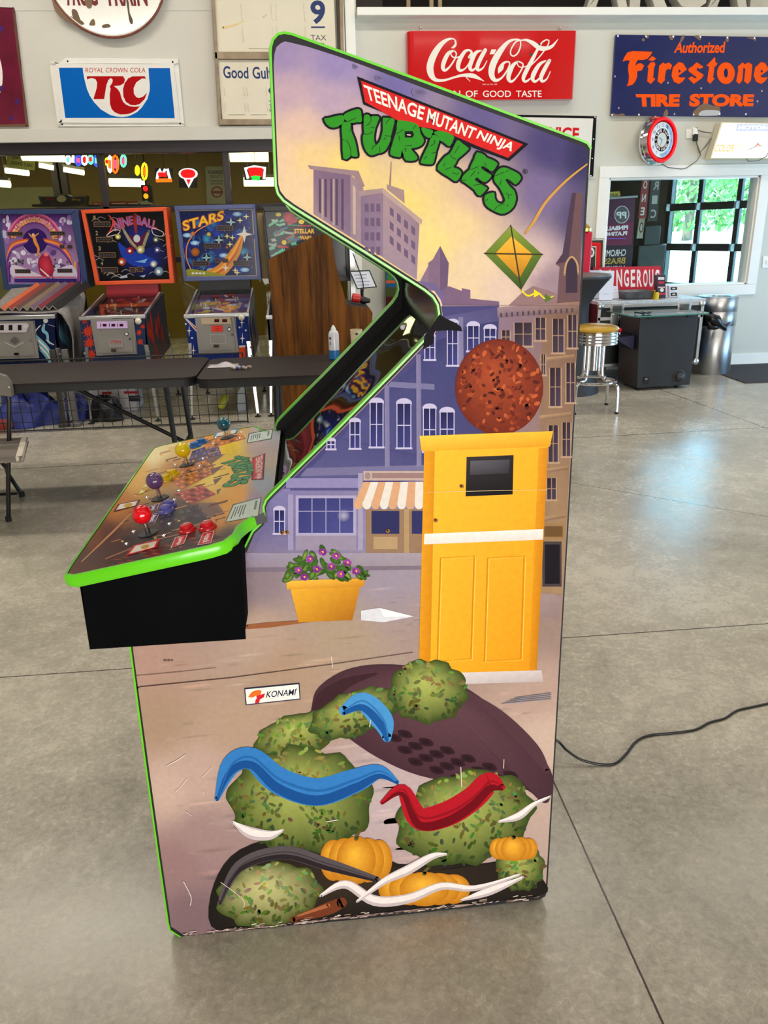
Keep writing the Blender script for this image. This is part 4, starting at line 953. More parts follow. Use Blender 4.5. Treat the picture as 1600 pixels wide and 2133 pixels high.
# maker's sticker
q = [(509, 1434), (624, 1423), (626, 1457), (512, 1469)]
S.poly(q, (34, 44, 72)); S.poly([(511, 1436), (622, 1425.3), (624, 1455), (514, 1467)], (238, 232, 226))
S.poly([(523, 1443), (529, 1439), (541, 1437), (538, 1444), (534, 1449), (526, 1453), (517, 1452)], (226, 110, 40)); S.poly([(537, 1437), (545, 1439), (542, 1450), (534, 1449)], (226, 110, 40))
S.poly([(534, 1449), (544, 1447), (552, 1444), (550, 1452), (542, 1457), (535, 1456)], (206, 36, 48)); S.poly([(533, 1456), (542, 1455), (540, 1464), (531, 1465)], (206, 36, 48))
S.text('KONAMI', [(557, 1440), (617, 1435), (615, 1448), (554, 1453.5)], (28, 34, 62), 0.012); S.text('R', (617, 1434, 619.5, 1438), (40, 40, 60), 0.02)
# panel seams, wear and scratches
S.stroke([(291, 1431, 1.6), (480, 1412, 1.4), (690, 1384, 1.2), (860, 1359, 1.0)], (84, 60, 60), None, 0)
S.stroke([(281, 1408, 1.0), (380, 1399, 1.0), (450, 1391, 0.8)], (120, 92, 84), None, 0)
S.stroke([(922, 636, 0.8), (1204, 637, 0.8)], (120, 96, 110), None, 0); S.stroke([(890, 1025, 0.8), (1140, 1020, 0.8)], (246, 214, 150), None, 0)
S.poly([(285, 1432), (291, 1431), (286, 1437)], (12, 10, 12))
S.begin(3)
for i in range(150):
    x = rnd.uniform(372, 1120); y = 1950-(x-390)*0.1065-rnd.uniform(2, 12)*rnd.random()
    S.stroke([(x, y, 1.2), (x+rnd.uniform(3, 16), y-rnd.uniform(0, 3), rnd.uniform(0.6, 2.2))], rnd.choice([(226, 210, 196), (206, 186, 172), (36, 28, 28), (150, 120, 104)]), None, 0)
S.end()
for p in [[(460, 1838), (505, 1872), (508, 1890)], [(382, 1836), (398, 1868), (396, 1886)], [(346, 1596), (372, 1582), (386, 1572)], [(420, 1620), (440, 1600), (440, 1596)], [(422, 1648), (426, 1656)], [(364, 1650), (376, 1640), (390, 1622)], [(386, 1690), (400, 1700)], [(690, 1368), (693, 1390)], [(1050, 1582), (1049, 1600)], [(772, 1500), (770, 1514)], [(680, 1712), (704, 1708)], [(960, 1598), (962, 1640)]]:
    S.stroke(p, (226, 212, 204), rnd.uniform(0.9, 1.8), 3)
for x, y in [(588, 1110), (598, 1109), (808, 1106), (962, 1013), (908, 1084)]:
    S.ell(x, y, 4.5, 4, (150, 100, 52)); S.ell(x-1, y-1, 2, 2, (28, 18, 12))
for x0, y0, x1, y1 in [(735, 133, 741, 140), (782, 158, 794, 164), (860, 184, 882, 196)]: S.grad([(x0, y0), (x1, y0+2), (x1+6, y1), (x0+2, y1+3)], (96, 84, 110), (120, 108, 150), None, 3)
for i in range(5): S.rect(341+i*4, 1374, 344+i*4-(i % 2), 1377.5, (96, 72, 70))
for i in range(4): S.stroke([(1046+i*9, 1466-i*4, 1.4), (1148, 1456-i*4, 1.4)], (120, 130, 150), None, 0)
S.build('side_artwork', PR, near_panel, label='printed evening street scene with green lettering')

# ================================================================ control panel overlay
K = Print(CPX, step=0.000012, base=0.0003)
ov_px = [Vector(project(cp(x+(0.002 if x < -0.3 else 0), y, 0))) for x, y in cpo]
OV = [(p.x, p.y) for p in ov_px]
cs = idw([((140, 1190), (96, 44, 26)), ((200, 1120), (120, 60, 30)), ((240, 1050), (196, 118, 50)), ((280, 990), (232, 178, 92)), ((322, 940), (244, 226, 176)), ((350, 925), (240, 222, 160)), ((170, 1170), (86, 36, 26)),
          ((230, 1130), (70, 36, 34)), ((260, 1180), (60, 34, 34)), ((400, 1140), (58, 46, 48)), ((330, 1110), (56, 42, 48)), ((480, 1120), (70, 56, 54)), ((380, 1070), (74, 56, 60)),
          ((480, 1060), (238, 170, 60)), ((455, 1075), (226, 150, 60)), ((500, 1030), (240, 170, 70)), ((530, 1040), (170, 150, 170)), ((545, 1010), (160, 170, 190)), ((500, 980), (248, 206, 80)), ((440, 990), (250, 216, 96)), ((480, 930), (250, 214, 60)), ((540, 930), (200, 176, 176)), ((560, 900), (170, 176, 190)), ((430, 950), (244, 200, 90)), ((470, 895), (220, 150, 70)), ((420, 905), (226, 140, 50)), ((360, 980), (200, 140, 80))], 3.4)
ys = [p[1] for p in OV]; xs_ = [p[0] for p in OV]
K.field(OV, 8, cs, min(xs_)-2, min(ys)-2, max(xs_)+2, max(ys)+2)
def on_ov(x, y):
    p = CPX(x, y); return -0.42 < p.x < -0.10 and CPY0+0.02 < p.y < CPY1-0.02
def kq(pts, cols): K.quad4(pts, cols if isinstance(cols, list) else [cols]*4)
# rooftops running across the panel
for q, c in [([(165, 1165), (270, 1098), (300, 1120), (200, 1180)], (76, 40, 36)), ([(205, 1170), (420, 1110), (470, 1118), (260, 1175)], (72, 34, 34)), ([(250, 1120), (420, 1066), (440, 1080), (270, 1140)], (44, 34, 42)), ([(320, 1072), (420, 1052), (440, 1080), (310, 1100)], (52, 44, 54)),
             ([(360, 1030), (420, 1010), (450, 1030), (400, 1050)], (176, 70, 70)), ([(350, 1000), (420, 975), (448, 985), (380, 1020)], (190, 104, 66)), ([(380, 962), (436, 948), (446, 976), (370, 1000)], (206, 120, 56)), ([(400, 940), (452, 922), (462, 948), (390, 970)], (76, 66, 112)), ([(434, 917), (504, 902), (512, 914), (424, 938)], (214, 120, 50)), ([(350, 932), (420, 917), (424, 931), (356, 948)], (236, 200, 130)), ([(410, 1048), (452, 1046), (468, 1070), (430, 1080)], (128, 96, 84))]:
    kq(q, [c, [min(255, v*1.15) for v in c], [v*0.85 for v in c], c])
K.begin(4)
for i in range(70):
    x = rnd.uniform(215, 450); y0 = 1180-(x-165)*0.27
    y = rnd.uniform(max(900, y0-210), y0-14)
    l = rnd.uniform(10, 42); c = rnd.choice([(140, 84, 66), (182, 124, 84), (46, 28, 30), (110, 40, 40), (206, 150, 104), (60, 52, 70)])
    if not on_ov(x, y) or not on_ov(x+l, y-l*0.27): continue
    K.stroke([(x, y, 1.6), (x+l, y-l*0.27, 1.6)], c, None, 0)
    if i % 2: K.rect(x, y, x+5, y+3.5, rnd.choice([(232, 180, 110), (40, 26, 30), (160, 100, 76)]))
K.end(); K.begin(1)
for q, c, nu, nv in [([(205, 1172), (420, 1112), (468, 1120), (262, 1176)], (128, 60, 46), 12, 2), ([(322, 1072), (420, 1052), (440, 1078), (312, 1098)], (86, 74, 84), 8, 2), ([(360, 1030), (420, 1010), (450, 1030), (400, 1050)], (216, 110, 92), 6, 3), ([(350, 1000), (420, 975), (448, 985), (380, 1020)], (232, 150, 86), 7, 3), ([(380, 962), (436, 948), (446, 976), (370, 1000)], (240, 160, 70), 6, 4), ([(400, 940), (452, 922), (462, 948), (390, 970)], (116, 104, 160), 7, 3), ([(434, 917), (504, 902), (512, 914), (424, 938)], (240, 160, 76), 8, 2)]:
    for i in range(nu):
        for j in range(nv):
            f = lambda u, v: (q[0][0]*(1-u)*(1-v)+q[1][0]*u*(1-v)+q[2][0]*u*v+q[3][0]*(1-u)*v, q[0][1]*(1-u)*(1-v)+q[1][1]*u*(1-v)+q[2][1]*u*v+q[3][1]*(1-u)*v)
            a0, a1, b0, b1 = (i+0.2)/nu, (i+0.75)/nu, (j+0.2)/nv, (j+0.7)/nv
            K.poly([f(a0, b0), f(a1, b0), f(a1, b1), f(a0, b1)], c if (i+j) % 3 else [v*0.45 for v in c])
K.end()
for i in range(5): K.poly([(430+i*7, 955+i*22), (470-i*3, 945+i*24), (438+i*5, 968+i*21)], (120, 90, 90))
K.stroke([(170, 1170, 2), (235, 1108, 4), (286, 1056, 2)], (206, 146, 96), None, 0); K.stroke([(220, 1164, 3), (310, 1128, 3), (420, 1102, 2)], (158, 104, 84), None, 0)
kt = Print(CPX, step=0.000012, base=K.d, xf=affine([(744, 159), (1101, 300), (1045, 450)], [(553, 944), (549, 999), (463, 1014)]))
title(kt, 8.0, (40, 26, 40), (40, 150, 84), False); K.b.add(kt.b.v, kt.b.f, 0, kt.b.c); K.d = kt.d
for tl4 in ([(487, 1052), (543, 1037), (537, 1074), (471, 1087)], [(520, 904), (567, 895), (564, 913), (516, 922)]):
    K.poly([(tl4[0][0]-2, tl4[0][1]-1.5), (tl4[1][0]+1.5, tl4[1][1]-1.5), (tl4[2][0]+1.5, tl4[2][1]+1), (tl4[3][0]-2, tl4[3][1]+1)], (70, 60, 76)); K.poly(tl4, (206, 226, 216))
    a, b_, c_, d_ = [Vector(p) for p in tl4]
    for i in range(5):
        t0, t1 = 0.1+i*0.09, 0.14+i*0.09
        L_ = lambda u, v: tuple((a*(1-u)+b_*u)*(1-v)+(d_*(1-u)+c_*u)*v)
        K.poly([L_(t0, 0.15), L_(t1, 0.15), L_(t1, 0.85-0.1*(i % 3)), L_(t0, 0.85-0.1*(i % 3))], (96, 104, 104))
    K.poly([L_(0.82, 0.1), L_(0.9, 0.1), L_(0.9, 0.6), L_(0.82, 0.6)], (110, 120, 120))
def tag(q, c, word):
    a, b_, c_, d_ = q
    K.poly(q, (232, 214, 214)); m = [sum(p[0] for p in q)/4, sum(p[1] for p in q)/4]
    K.poly([(m[0]+(x-m[0])*0.88, m[1]+(y-m[1])*0.92) for x, y in q], c)
    # lettering reads from the player's side: starts at the far end and runs toward the near edge
    i_ = lambda u, v: (a[0]*(1-u)*(1-v)+b_[0]*u*(1-v)+c_[0]*u*v+d_[0]*(1-u)*v, a[1]*(1-u)*(1-v)+b_[1]*u*(1-v)+c_[1]*u*v+d_[1]*(1-u)*v)
    K.text(word, [i_(0.78, 0.12), i_(0.78, 0.88), i_(0.3, 0.88), i_(0.3, 0.12)], (244, 232, 232), 0.03)
tag([(365, 1119), (391, 1113), (383, 1132), (355, 1142)], (206, 26, 44), 'Jump'); tag([(423, 1110), (447, 1105), (440, 1131), (411, 1136)], (206, 26, 44), 'Attack')
tag([(308, 1055), (333, 1048), (328, 1060), (305, 1068)], (88, 34, 122), 'Jump'); tag([(312, 1072), (333, 1068), (324, 1086), (304, 1092)], (88, 34, 122), 'Attack')
for q, c in [([(278, 1136), (334, 1122), (326, 1140), (262, 1158)], (206, 30, 44)), ([(246, 1050), (292, 1040), (286, 1053), (236, 1066)], (96, 36, 60)), ([(300, 1010), (318, 1004), (300, 1026), (288, 1030)], (226, 214, 40)), ([(448, 902), (498, 892), (494, 902), (444, 912)], (60, 140, 190))]:
    K.poly(q, c); m = [sum(p[0] for p in q)/4, sum(p[1] for p in q)/4]
    K.poly([(m[0]+(x-m[0])*0.8, m[1]+(y-m[1])*0.74) for x, y in q], (238, 228, 214)); K.ell(m[0]+2, m[1], 9, 4, (206, 160, 70), -15)
K.build('panel_overlay', print_mat('print_overlay', 0.22, spec=0.22), cpart, label='printed city overlay with orange sky')
# ================================================================ wall signs
def sign(name, label, cat, quad, Yf, thick, m, group=None, bevel=0.004, pname='board'):
    """a board hung on the wall: four photo corners on the plane Yf, real thickness back toward the wall"""
    c = [PY(x, y, Yf) for x, y in quad]
    cx = sum(p.x for p in c)/len(c); zb = min(p.z for p in c)
    t = thing(name, label, cat, (cx, Yf+thick, zb), group)
    b = MB(); b.prism(c, (0, thick, 0)); bd = b.build(pname, m, t, bevel=bevel)
    return t, bd
enam_white = mat('white_enamel', (232, 230, 224), 0.22, var=0.03, coat=0.3)
cream_en = mat('cream_enamel', (224, 216, 196), 0.3, var=0.05, scale=3)
rust = (112, 84, 62)
def screws(t, pts, Y, r=0.012, m=None):
    for x, y in pts:
        p = PY(x, y, Y); b = MB(); b.lathe(p+Vector((0, 0.004, 0)), (0, -1, 0), [(r, 0), (r, 0.003), (r*0.6, 0.006), (0, 0.007)], 10); b.build('screw', m or chrome, t)
# maroon sign, far left (only its right half is in the photo)
t, bd = sign('porcelain_sign', 'dark maroon porcelain sign with rusty edge, cut by the left edge of the photo', 'sign', [(-150, 12), (27, 16), (56, 262), (-130, 262)], YW-0.04, 0.035, mat('maroon_porcelain', (104, 22, 48), 0.12, var=0.25, scale=6, coat=0.6, bump=0.05))
p = Print(wallmap(YW-0.04)); p.ell(-22, 150, 27, 60, (238, 230, 224), -6); p.stroke([(27, 16, 3), (36, 95, 4), (47, 180, 3), (56, 262, 5)], rust, None, 0); p.stroke([(-40, 262, 4), (56, 261, 6)], rust, None, 0)
for x, y in [(3, 60), (36, 212), (24, 246), (2, 184)]: p.ell(x, y, 4, 6, (70, 40, 110), 20)
p.build('lettering', PRG, t)
# round white sign, top left
t = thing('round_sign', 'round chipped white enamel sign with dark red lettering above the blue and white cola sign', 'sign', PY(218, 61, YW))
c0 = PY(220, -62, YW-0.05); R0 = (PY(344, -62, YW-0.05)-c0).length
b = MB(); b.lathe(c0, (0, -1, 0), [(R0, 0), (R0+0.006, 0.01), (R0, 0.02), (R0-0.012, 0.024), (R0-0.02, 0.02), (0, 0.02)], 64); b.build('disc', enam_white, t)
b = MB(); b.tube([c0+Vector((R0*1.005*math.cos(a), -0.014, R0*1.005*math.sin(a))) for a in [2*math.pi*k/64 for k in range(64)]], 0.011, 8, True); b.build('rim', mat('rusty_rim', (120, 60, 44), 0.6, var=0.3, scale=20), t)
p = Print(wallmap(YW-0.072)); p.text('TRUC', [(134, -40), (198, -40), (205, 12), (134, 12)], (112, 22, 26), 0.03); p.text('TRAIN', [(214, -40), (302, -40), (308, 12), (220, 12)], (112, 22, 26), 0.03)
for pts in ([(108, -6), (118, 10), (140, 30), (172, 44), (170, 52), (140, 44), (116, 24)], [(150, 20), (160, 22), (168, 42), (176, 50), (166, 48), (152, 36)], [(262, -10), (268, 4), (270, 26), (276, 40), (276, 50), (270, 46), (266, 22)], [(176, 0), (186, -6), (192, 4), (190, 16), (182, 16)], [(190, 42), (196, 40), (198, 52), (186, 52)], [(214, 52), (226, 50), (230, 56), (214, 58)]): p.poly(pts, random.choice([(104, 84, 60), (86, 70, 56), (120, 96, 70)]), 3)
p.build('lettering', PRM, t)
# blue and white cola sign
R_ = cropper(90, 100, 5.161)
t, bd = sign('cola_sign', 'embossed blue and white cola sign with big red initials', 'sign', R_([(70, 190), (140, 180), (240, 108), (1450, 110), (1515, 840), (160, 840)]), YW-0.02, 0.015, enam_white)
b = MB(); b.prism([PY(x, y, YW-0.034) for x, y in R_(smooth_pts([(140, 190), (175, 170), (1340, 172), (1400, 205), (1462, 760), (1425, 800), (240, 800), (205, 765)], True, 5))], (0, 0.016, 0)); pl = b.build('embossed_face', enam_white, t, bevel=0.008)
p = Print(wallmap(YW-0.034))
blue = (0, 96, 186); red = (172, 8, 16)
p.poly(R_([(168, 212), (425, 212), (430, 265), (442, 330), (470, 440), (500, 510), (545, 580), (620, 660), (720, 720), (790, 738), (850, 742), (850, 752), (238, 752)]), blue)
p.poly(R_([(1132, 215), (1362, 215), (1415, 755), (850, 752), (850, 742), (910, 735), (960, 715), (1010, 688), (1060, 640), (1120, 550), (1145, 460), (1146, 390), (1138, 320)]), blue)
p.poly(R_([(470, 303), (860, 303), (880, 340), (868, 378), (830, 402), (760, 410), (800, 440), (826, 480), (842, 540), (860, 580), (890, 608), (930, 626), (980, 632), (1040, 628), (1000, 668), (950, 698), (900, 712), (830, 715), (770, 692), (735, 655), (718, 600), (715, 500), (725, 440), (715, 415), (745, 370), (748, 340), (725, 322), (700, 345), (680, 400), (655, 550), (540, 550), (575, 430), (580, 370), (562, 335), (520, 322), (470, 338)]), red)
p.poly(R_([(960, 305), (1090, 303), (1108, 330), (1060, 328), (1000, 370), (972, 430), (975, 490), (1000, 528), (1030, 538), (1070, 525), (1118, 480), (1090, 550), (1040, 600), (990, 616), (940, 612), (890, 580), (862, 520), (858, 440), (875, 380), (915, 325)]), red)
for w, x0, x1 in (('ROYAL', 455, 648), ('CROWN', 672, 905), ('COLA', 935, 1100)): p.text(w, R_([(x0, 212), (x1, 212), (x1, 263), (x0, 263)]), (186, 44, 40), 0.0)
p.build('lettering', PRG, pl)
screws(t, R_([(262, 142), (1392, 150), (203, 820), (1472, 812)]), YW-0.022, 0.008, black_m)
# petrol price board
t = thing('price_board', 'cream petrol price board with two number panels in a rusty frame', 'sign', PY(515, 262, YW))
b = MB(); Yp = YW-0.05
def fr(a, c, w=0.03): b.bar(PY(*a, Yp), PY(*c, Yp), w, 0.06, up=(0, -1, 0))
fr((441, -60), (459, 262)); fr((709, -60), (716, 262)); fr((446, 117), (716, 117), 0.06); fr((459, 255), (716, 255), 0.05)
b.build('frame', mat('weathered_frame', (150, 132, 108), 0.6, var=0.25, scale=10), t, bevel=0.006)
for nm, q in (('upper_panel', [(446, -60), (694, -60), (699, 112), (453, 112)]), ('lower_panel', [(455, 126), (700, 126), (706, 248), (464, 248)])):
    b = MB(); b.prism([PY(x, y, Yp-0.006) for x, y in q], (0, 0.02, 0)); pn = b.build(nm, cream_en, t, bevel=0.004)
    p = Print(wallmap(Yp-0.006)); navy = (26, 48, 104)
    if nm[0] == 'u':
        p.text('9', [(646, 1), (677, 0), (678, 51), (648, 50)], navy, 0.03); p.rect(648, 55, 677, 58.5, navy)
        p.text('TAX', [(647, 73), (679, 73), (680, 84), (648, 84)], (60, 62, 72)); p.text('INCL.', [(649, 89), (682, 89), (683, 99), (650, 99)], (60, 62, 72))
        p.stroke([(464, 58, 6), (490, 52, 5), (508, 44, 2)], (226, 202, 150)); p.stroke([(548, 36, 3), (556, 30, 2)], (210, 186, 168))
    else:
        p.text('Good', [(464, 137), (517, 140), (518, 164), (466, 163)], navy, 0.02); p.text('Gulf', [(525, 139), (566, 139), (568, 165), (527, 164)], navy, 0.02)
        p.text('9', [(559, 181), (577, 181), (578, 207), (560, 207)], navy, 0.03); p.rect(560, 210, 578, 211.5, navy); p.text('TAX', [(560, 217), (578, 217), (579, 224), (561, 224)], (60, 62, 72)); p.text('INCL.', [(561, 227), (580, 227), (581, 233), (562, 233)], (60, 62, 72))
    p.build('lettering', PRM, pn)
    s_ = MB()
    slots = [((502, 8), (505, 42)), ((565, 8), (568, 42)), ((575, 8), (577, 42)), ((633, 8), (636, 44)), ((505, 54), (508, 88)), ((568, 54), (571, 90)), ((577, 54), (579, 76)), ((636, 55), (638, 80)), ((518, 100), (580, 101))] if nm[0] == 'u' else [((467, 181), (469, 199)), ((508, 181), (510, 199)), ((514, 181), (516, 199)), ((469, 214), (470, 231)), ((511, 214), (512, 231)), ((517, 214), (518, 231)), ((555, 181), (556, 198)), ((557, 214), (558, 231)), ((476, 238), (510, 238)), ((523, 238), (556, 238)), ((612, 181), (613, 199)), ((616, 214), (617, 231))]
    for a, c in slots: s_.tube([PY(*a, Yp-0.006), PY(*c, Yp-0.006)], 0.006, 6)
    s_.build('slot_tracks', cream_en, pn)
# red cola sign
C_ = cropper(840, 60, 4.444)
t = thing('cola_sign', 'red enamel cola sign with white script lettering and wrapped ends', 'sign', PY(1010, 211, YW))
L0, L1 = PY(846, 140, YW), PY(1192, 140, YW); zt = PY(1000, 69.5, YW).z; zb_ = PY(1010, 211.5, YW).z
b = MB(); yf = YW-0.10
prof2 = [(L0.x+0.0, YW-0.005), (L0.x+0.005, yf+0.035), (L0.x+0.03, yf+0.008), (L0.x+0.07, yf), (L1.x-0.04, yf), (L1.x-0.015, yf+0.006), (L1.x, yf+0.03), (L1.x+0.002, YW-0.005)]
b.prism([(x, y, zb_) for x, y in prof2], (0, 0, zt-zb_)); bd = b.build('board', mat('red_enamel', (206, 6, 16), 0.12, var=0.03, coat=0.6), t, bevel=0.004)
p = Print(wallmap(yf)); w_ = (240, 236, 226)
STK = [[(485, 150, 8), (488, 118, 10), (462, 92, 12), (410, 100, 26), (345, 150, 46), (285, 240, 60), (250, 340, 64), (258, 420, 58), (300, 472, 34), (380, 476, 22), (470, 450, 20), (540, 432, 26), (600, 430, 36), (650, 436, 42), (700, 458, 24), (748, 484, 4)],
       [(585, 450, 10), (620, 488, 4)], [(478, 112, 8), (486, 140, 18), (468, 168, 22), (448, 176, 8)],
       [(470, 202, 16), (420, 226, 34), (380, 300, 40), (368, 360, 36), (388, 384, 26), (430, 352, 16), (475, 285, 14), (492, 230, 12), (470, 202, 14)], [(440, 205, 8), (448, 250, 12), (488, 268, 12), (545, 244, 10)],
       [(612, 262, 26), (634, 222, 22), (612, 198, 18), (570, 212, 30), (522, 290, 40), (508, 355, 38), (530, 386, 26), (575, 366, 14), (615, 310, 10)],
       [(722, 202, 14), (672, 222, 32), (632, 300, 40), (618, 360, 34), (640, 384, 24), (678, 352, 14), (718, 280, 14)], [(760, 196, 34), (714, 280, 38), (686, 350, 36), (696, 382, 28), (738, 362, 14), (776, 296, 8)],
       [(1086, 112, 10), (1086, 160, 12), (1062, 222, 14), (1024, 252, 14), (994, 232, 12), (1004, 178, 12), (1048, 116, 14), (1090, 108, 16)],
       [(1085, 104, 12), (1040, 98, 16), (970, 124, 30), (890, 220, 54), (832, 330, 60), (818, 420, 54), (850, 476, 34), (906, 458, 18), (960, 390, 15), (986, 326, 14), (966, 304, 14), (925, 322, 24), (892, 368, 26), (882, 412, 6)], [(930, 330, 10), (914, 370, 24), (886, 404, 10)],
       [(1088, 108, 12), (1140, 104, 22), (1200, 132, 40), (1262, 176, 46), (1320, 182, 38), (1380, 160, 26), (1434, 94, 4)],
       [(1062, 300, 14), (1016, 340, 34), (980, 420, 42), (976, 466, 34), (1002, 488, 24), (1046, 452, 14), (1096, 376, 13), (1108, 326, 13), (1062, 300, 14)], [(1050, 304, 8), (1072, 350, 10), (1124, 352, 10), (1180, 326, 8)],
       [(1350, 108, 11), (1318, 104, 12), (1268, 150, 18), (1198, 280, 34), (1130, 410, 38), (1112, 466, 30), (1136, 488, 22), (1190, 450, 10)], [(1350, 106, 11), (1340, 150, 11), (1270, 250, 11), (1180, 342, 10)],
       [(1318, 296, 14), (1262, 330, 32), (1212, 410, 42), (1198, 462, 34), (1222, 488, 24), (1268, 450, 13), (1312, 378, 12)], [(1354, 294, 32), (1306, 380, 38), (1276, 450, 36), (1290, 486, 26), (1330, 462, 13), (1362, 396, 8)]]
for st in STK: p.stroke(C_(st), w_)
p.poly(C_([(818, 190), (862, 190), (842, 236), (800, 236)]), w_)
for w, x0, x1 in (('SIGN', 330, 528), ('OF', 578, 690), ('GOOD', 738, 998), ('TASTE', 1044, 1282)): p.text(w, C_([(x0, 571), (x1, 571), (x1, 632), (x0, 632)]), w_, 0.01)
p.text('REG. U.S. PAT. OFF.', C_([(735, 508), (872, 508), (872, 520), (735, 520)]), w_, 0.0)
for x, y, r in [(1182, 238, 15), (1262, 143, 11), (1290, 130, 5)]: p.ell(*C_([(x, y)])[0], r/4.4, r/4.4, (84, 70, 66))
p.build('lettering', PRG, bd)
for x in (876, 1166):
    q = PY(x, 66, yf+0.05); b = MB(); b.cyl(q, q+Vector((0, 0, 0.03)), 0.008, seg=8); b.ball(q+Vector((0, -0.01, 0.03)), 0.010, 10); b.build('hanger', chrome, t)
# white sign with black border, partly hidden behind the arcade cabinet
t, bd = sign('enamel_sign', 'white enamel sign with black border and red lettering behind the arcade cabinet', 'sign', [(1040, 238), (1243, 242), (1236, 368), (1036, 368)], YW-0.03, 0.025, enam_white)
p = Print(wallmap(YW-0.03)); k = (22, 22, 24)
p.poly([(1040, 238), (1243, 242), (1242.5, 247), (1040, 243)], k); p.poly([(1243, 242), (1236, 368), (1228, 368), (1236, 247)], k)
p.text('SERVICE', [(1098, 262), (1207, 266), (1206, 294), (1097, 291)], (212, 30, 40), 0.03); p.build('lettering', PRG, bd)
screws(t, [(1240, 244), (1237, 290), (1234, 330), (1231, 366)], YW-0.032, 0.008)
# navy tyre-store sign
F_ = cropper(1270, 60, 4.848)
t, bd = sign('enamel_sign', 'chipped navy enamel sign with orange blackletter lettering above the red clock', 'sign', [(1283.5, 73), (1640, 78), (1634, 243), (1273, 240)], YW-0.035, 0.03, mat('navy_enamel', (32, 40, 92), 0.1, var=0.12, scale=3, coat=0.7))
p = Print(wallmap(YW-0.035)); og = (250, 88, 16); nv = (32, 40, 92); dk = (96, 30, 60)
FL = [([(130, 332), (150, 285), (180, 240), (230, 225), (330, 228), (432, 232), (415, 265), (385, 300), (340, 315), (285, 315), (266, 345), (262, 378), (282, 352), (320, 348), (350, 372), (325, 420), (300, 425), (278, 430), (280, 480), (260, 530), (230, 565), (170, 580), (190, 545), (196, 480), (188, 420), (188, 370), (205, 320), (170, 318)], 0),
      ([(430, 275), (470, 300), (440, 325), (390, 315)], 0), ([(415, 338), (455, 338), (462, 360), (448, 400), (440, 500), (460, 495), (455, 515), (415, 557), (380, 530), (387, 440), (392, 400), (380, 385)], 0),
      ([(500, 375), (540, 338), (560, 355), (600, 340), (632, 368), (615, 412), (590, 405), (570, 420), (555, 500), (562, 515), (520, 557), (485, 530), (497, 420)], 0),
      ([(700, 335), (740, 345), (782, 410), (690, 478), (712, 492), (767, 490), (740, 530), (700, 557), (650, 535), (625, 470), (640, 390)], 0),
      ([(880, 337), (950, 385), (915, 405), (882, 393), (880, 420), (952, 465), (930, 500), (850, 557), (793, 500), (830, 480), (865, 502), (880, 490), (800, 430), (795, 405), (840, 375)], 0),
      ([(1065, 282), (1070, 340), (1092, 345), (1075, 375), (1060, 380), (1045, 490), (1062, 500), (1015, 557), (985, 525), (1000, 420), (1005, 378), (975, 375)], 0),
      ([(1175+90*math.cos(a), 448+110*math.sin(a)) for a in [6.2832*i/24 for i in range(24)]], 0),
      ([(1295, 380), (1345, 338), (1365, 360), (1400, 338), (1440, 360), (1437, 420), (1427, 520), (1395, 558), (1358, 530), (1372, 400), (1350, 395), (1340, 520), (1310, 558), (1278, 530), (1300, 420)], 0),
      ([(1530, 335), (1570, 345), (1612, 410), (1520, 478), (1542, 492), (1597, 490), (1570, 530), (1530, 557), (1480, 535), (1455, 470), (1470, 390)], 0)]
for pts, _ in FL: p.outline(F_(pts), dk, 2.0, 1)
for pts, _ in FL: p.poly(F_(pts), og)
p.ell(*F_([(1175, 446)])[0], 4.2, 9.6, nv)
for dx in (0, 830): p.poly(F_([(705+dx, 410), (720+dx, 430), (700+dx, 446), (694+dx, 426)]), nv)
p.text('Authorized', F_([(672, 134), (1170, 128), (1158, 244), (648, 244)]), og, 0.03)
p.text('TIRE', F_([(270, 660), (714, 660), (704, 787), (280, 787)]), og, 0.06); p.text('STORE', F_([(812, 656), (1462, 660), (1450, 784), (800, 787)]), og, 0.06)
p.poly(F_([(262, 660), (380, 660), (376, 690), (270, 690)]), og)
ch = (128, 104, 84)
for pts in ([(600, 68), (650, 68), (640, 110), (612, 108)], [(735, 66), (760, 68), (748, 104), (716, 145), (708, 128)], [(850, 70), (920, 72), (918, 118), (900, 110)], [(1180, 80), (1205, 84), (1200, 130), (1172, 126)], [(1380, 88), (1475, 92), (1470, 128), (1455, 110)], [(540, 876), (570, 810), (590, 840), (586, 878)], [(840, 876), (880, 800), (960, 752), (1040, 775), (1110, 790), (1114, 840), (1060, 872)], [(20, 876), (30, 850), (80, 866), (130, 852), (154, 880)], [(355, 64), (395, 64), (390, 96), (365, 92)], [(326, 100), (350, 96), (354, 122), (330, 126)]):
    p.poly(F_(pts), ch, 2)
p.poly(F_([(900, 876), (930, 830), (1010, 820), (1110, 830), (1112, 870), (1040, 878)]), (190, 190, 194), 2)
for x, y in [(590, 545), (925, 600), (1494, 732), (55, 480), (1538, 628), (655, 860), (92, 800)]: p.ell(*F_([(x, y)])[0], 1.8, 2.2, (176, 166, 176))
p.build('lettering', PRG, bd)
screws(t, F_([(85, 72), (370, 76), (645, 78), (918, 80), (1192, 88), (1466, 92), (25, 872), (298, 868), (850, 866), (1112, 862), (1378, 862)]), YW-0.037, 0.010)
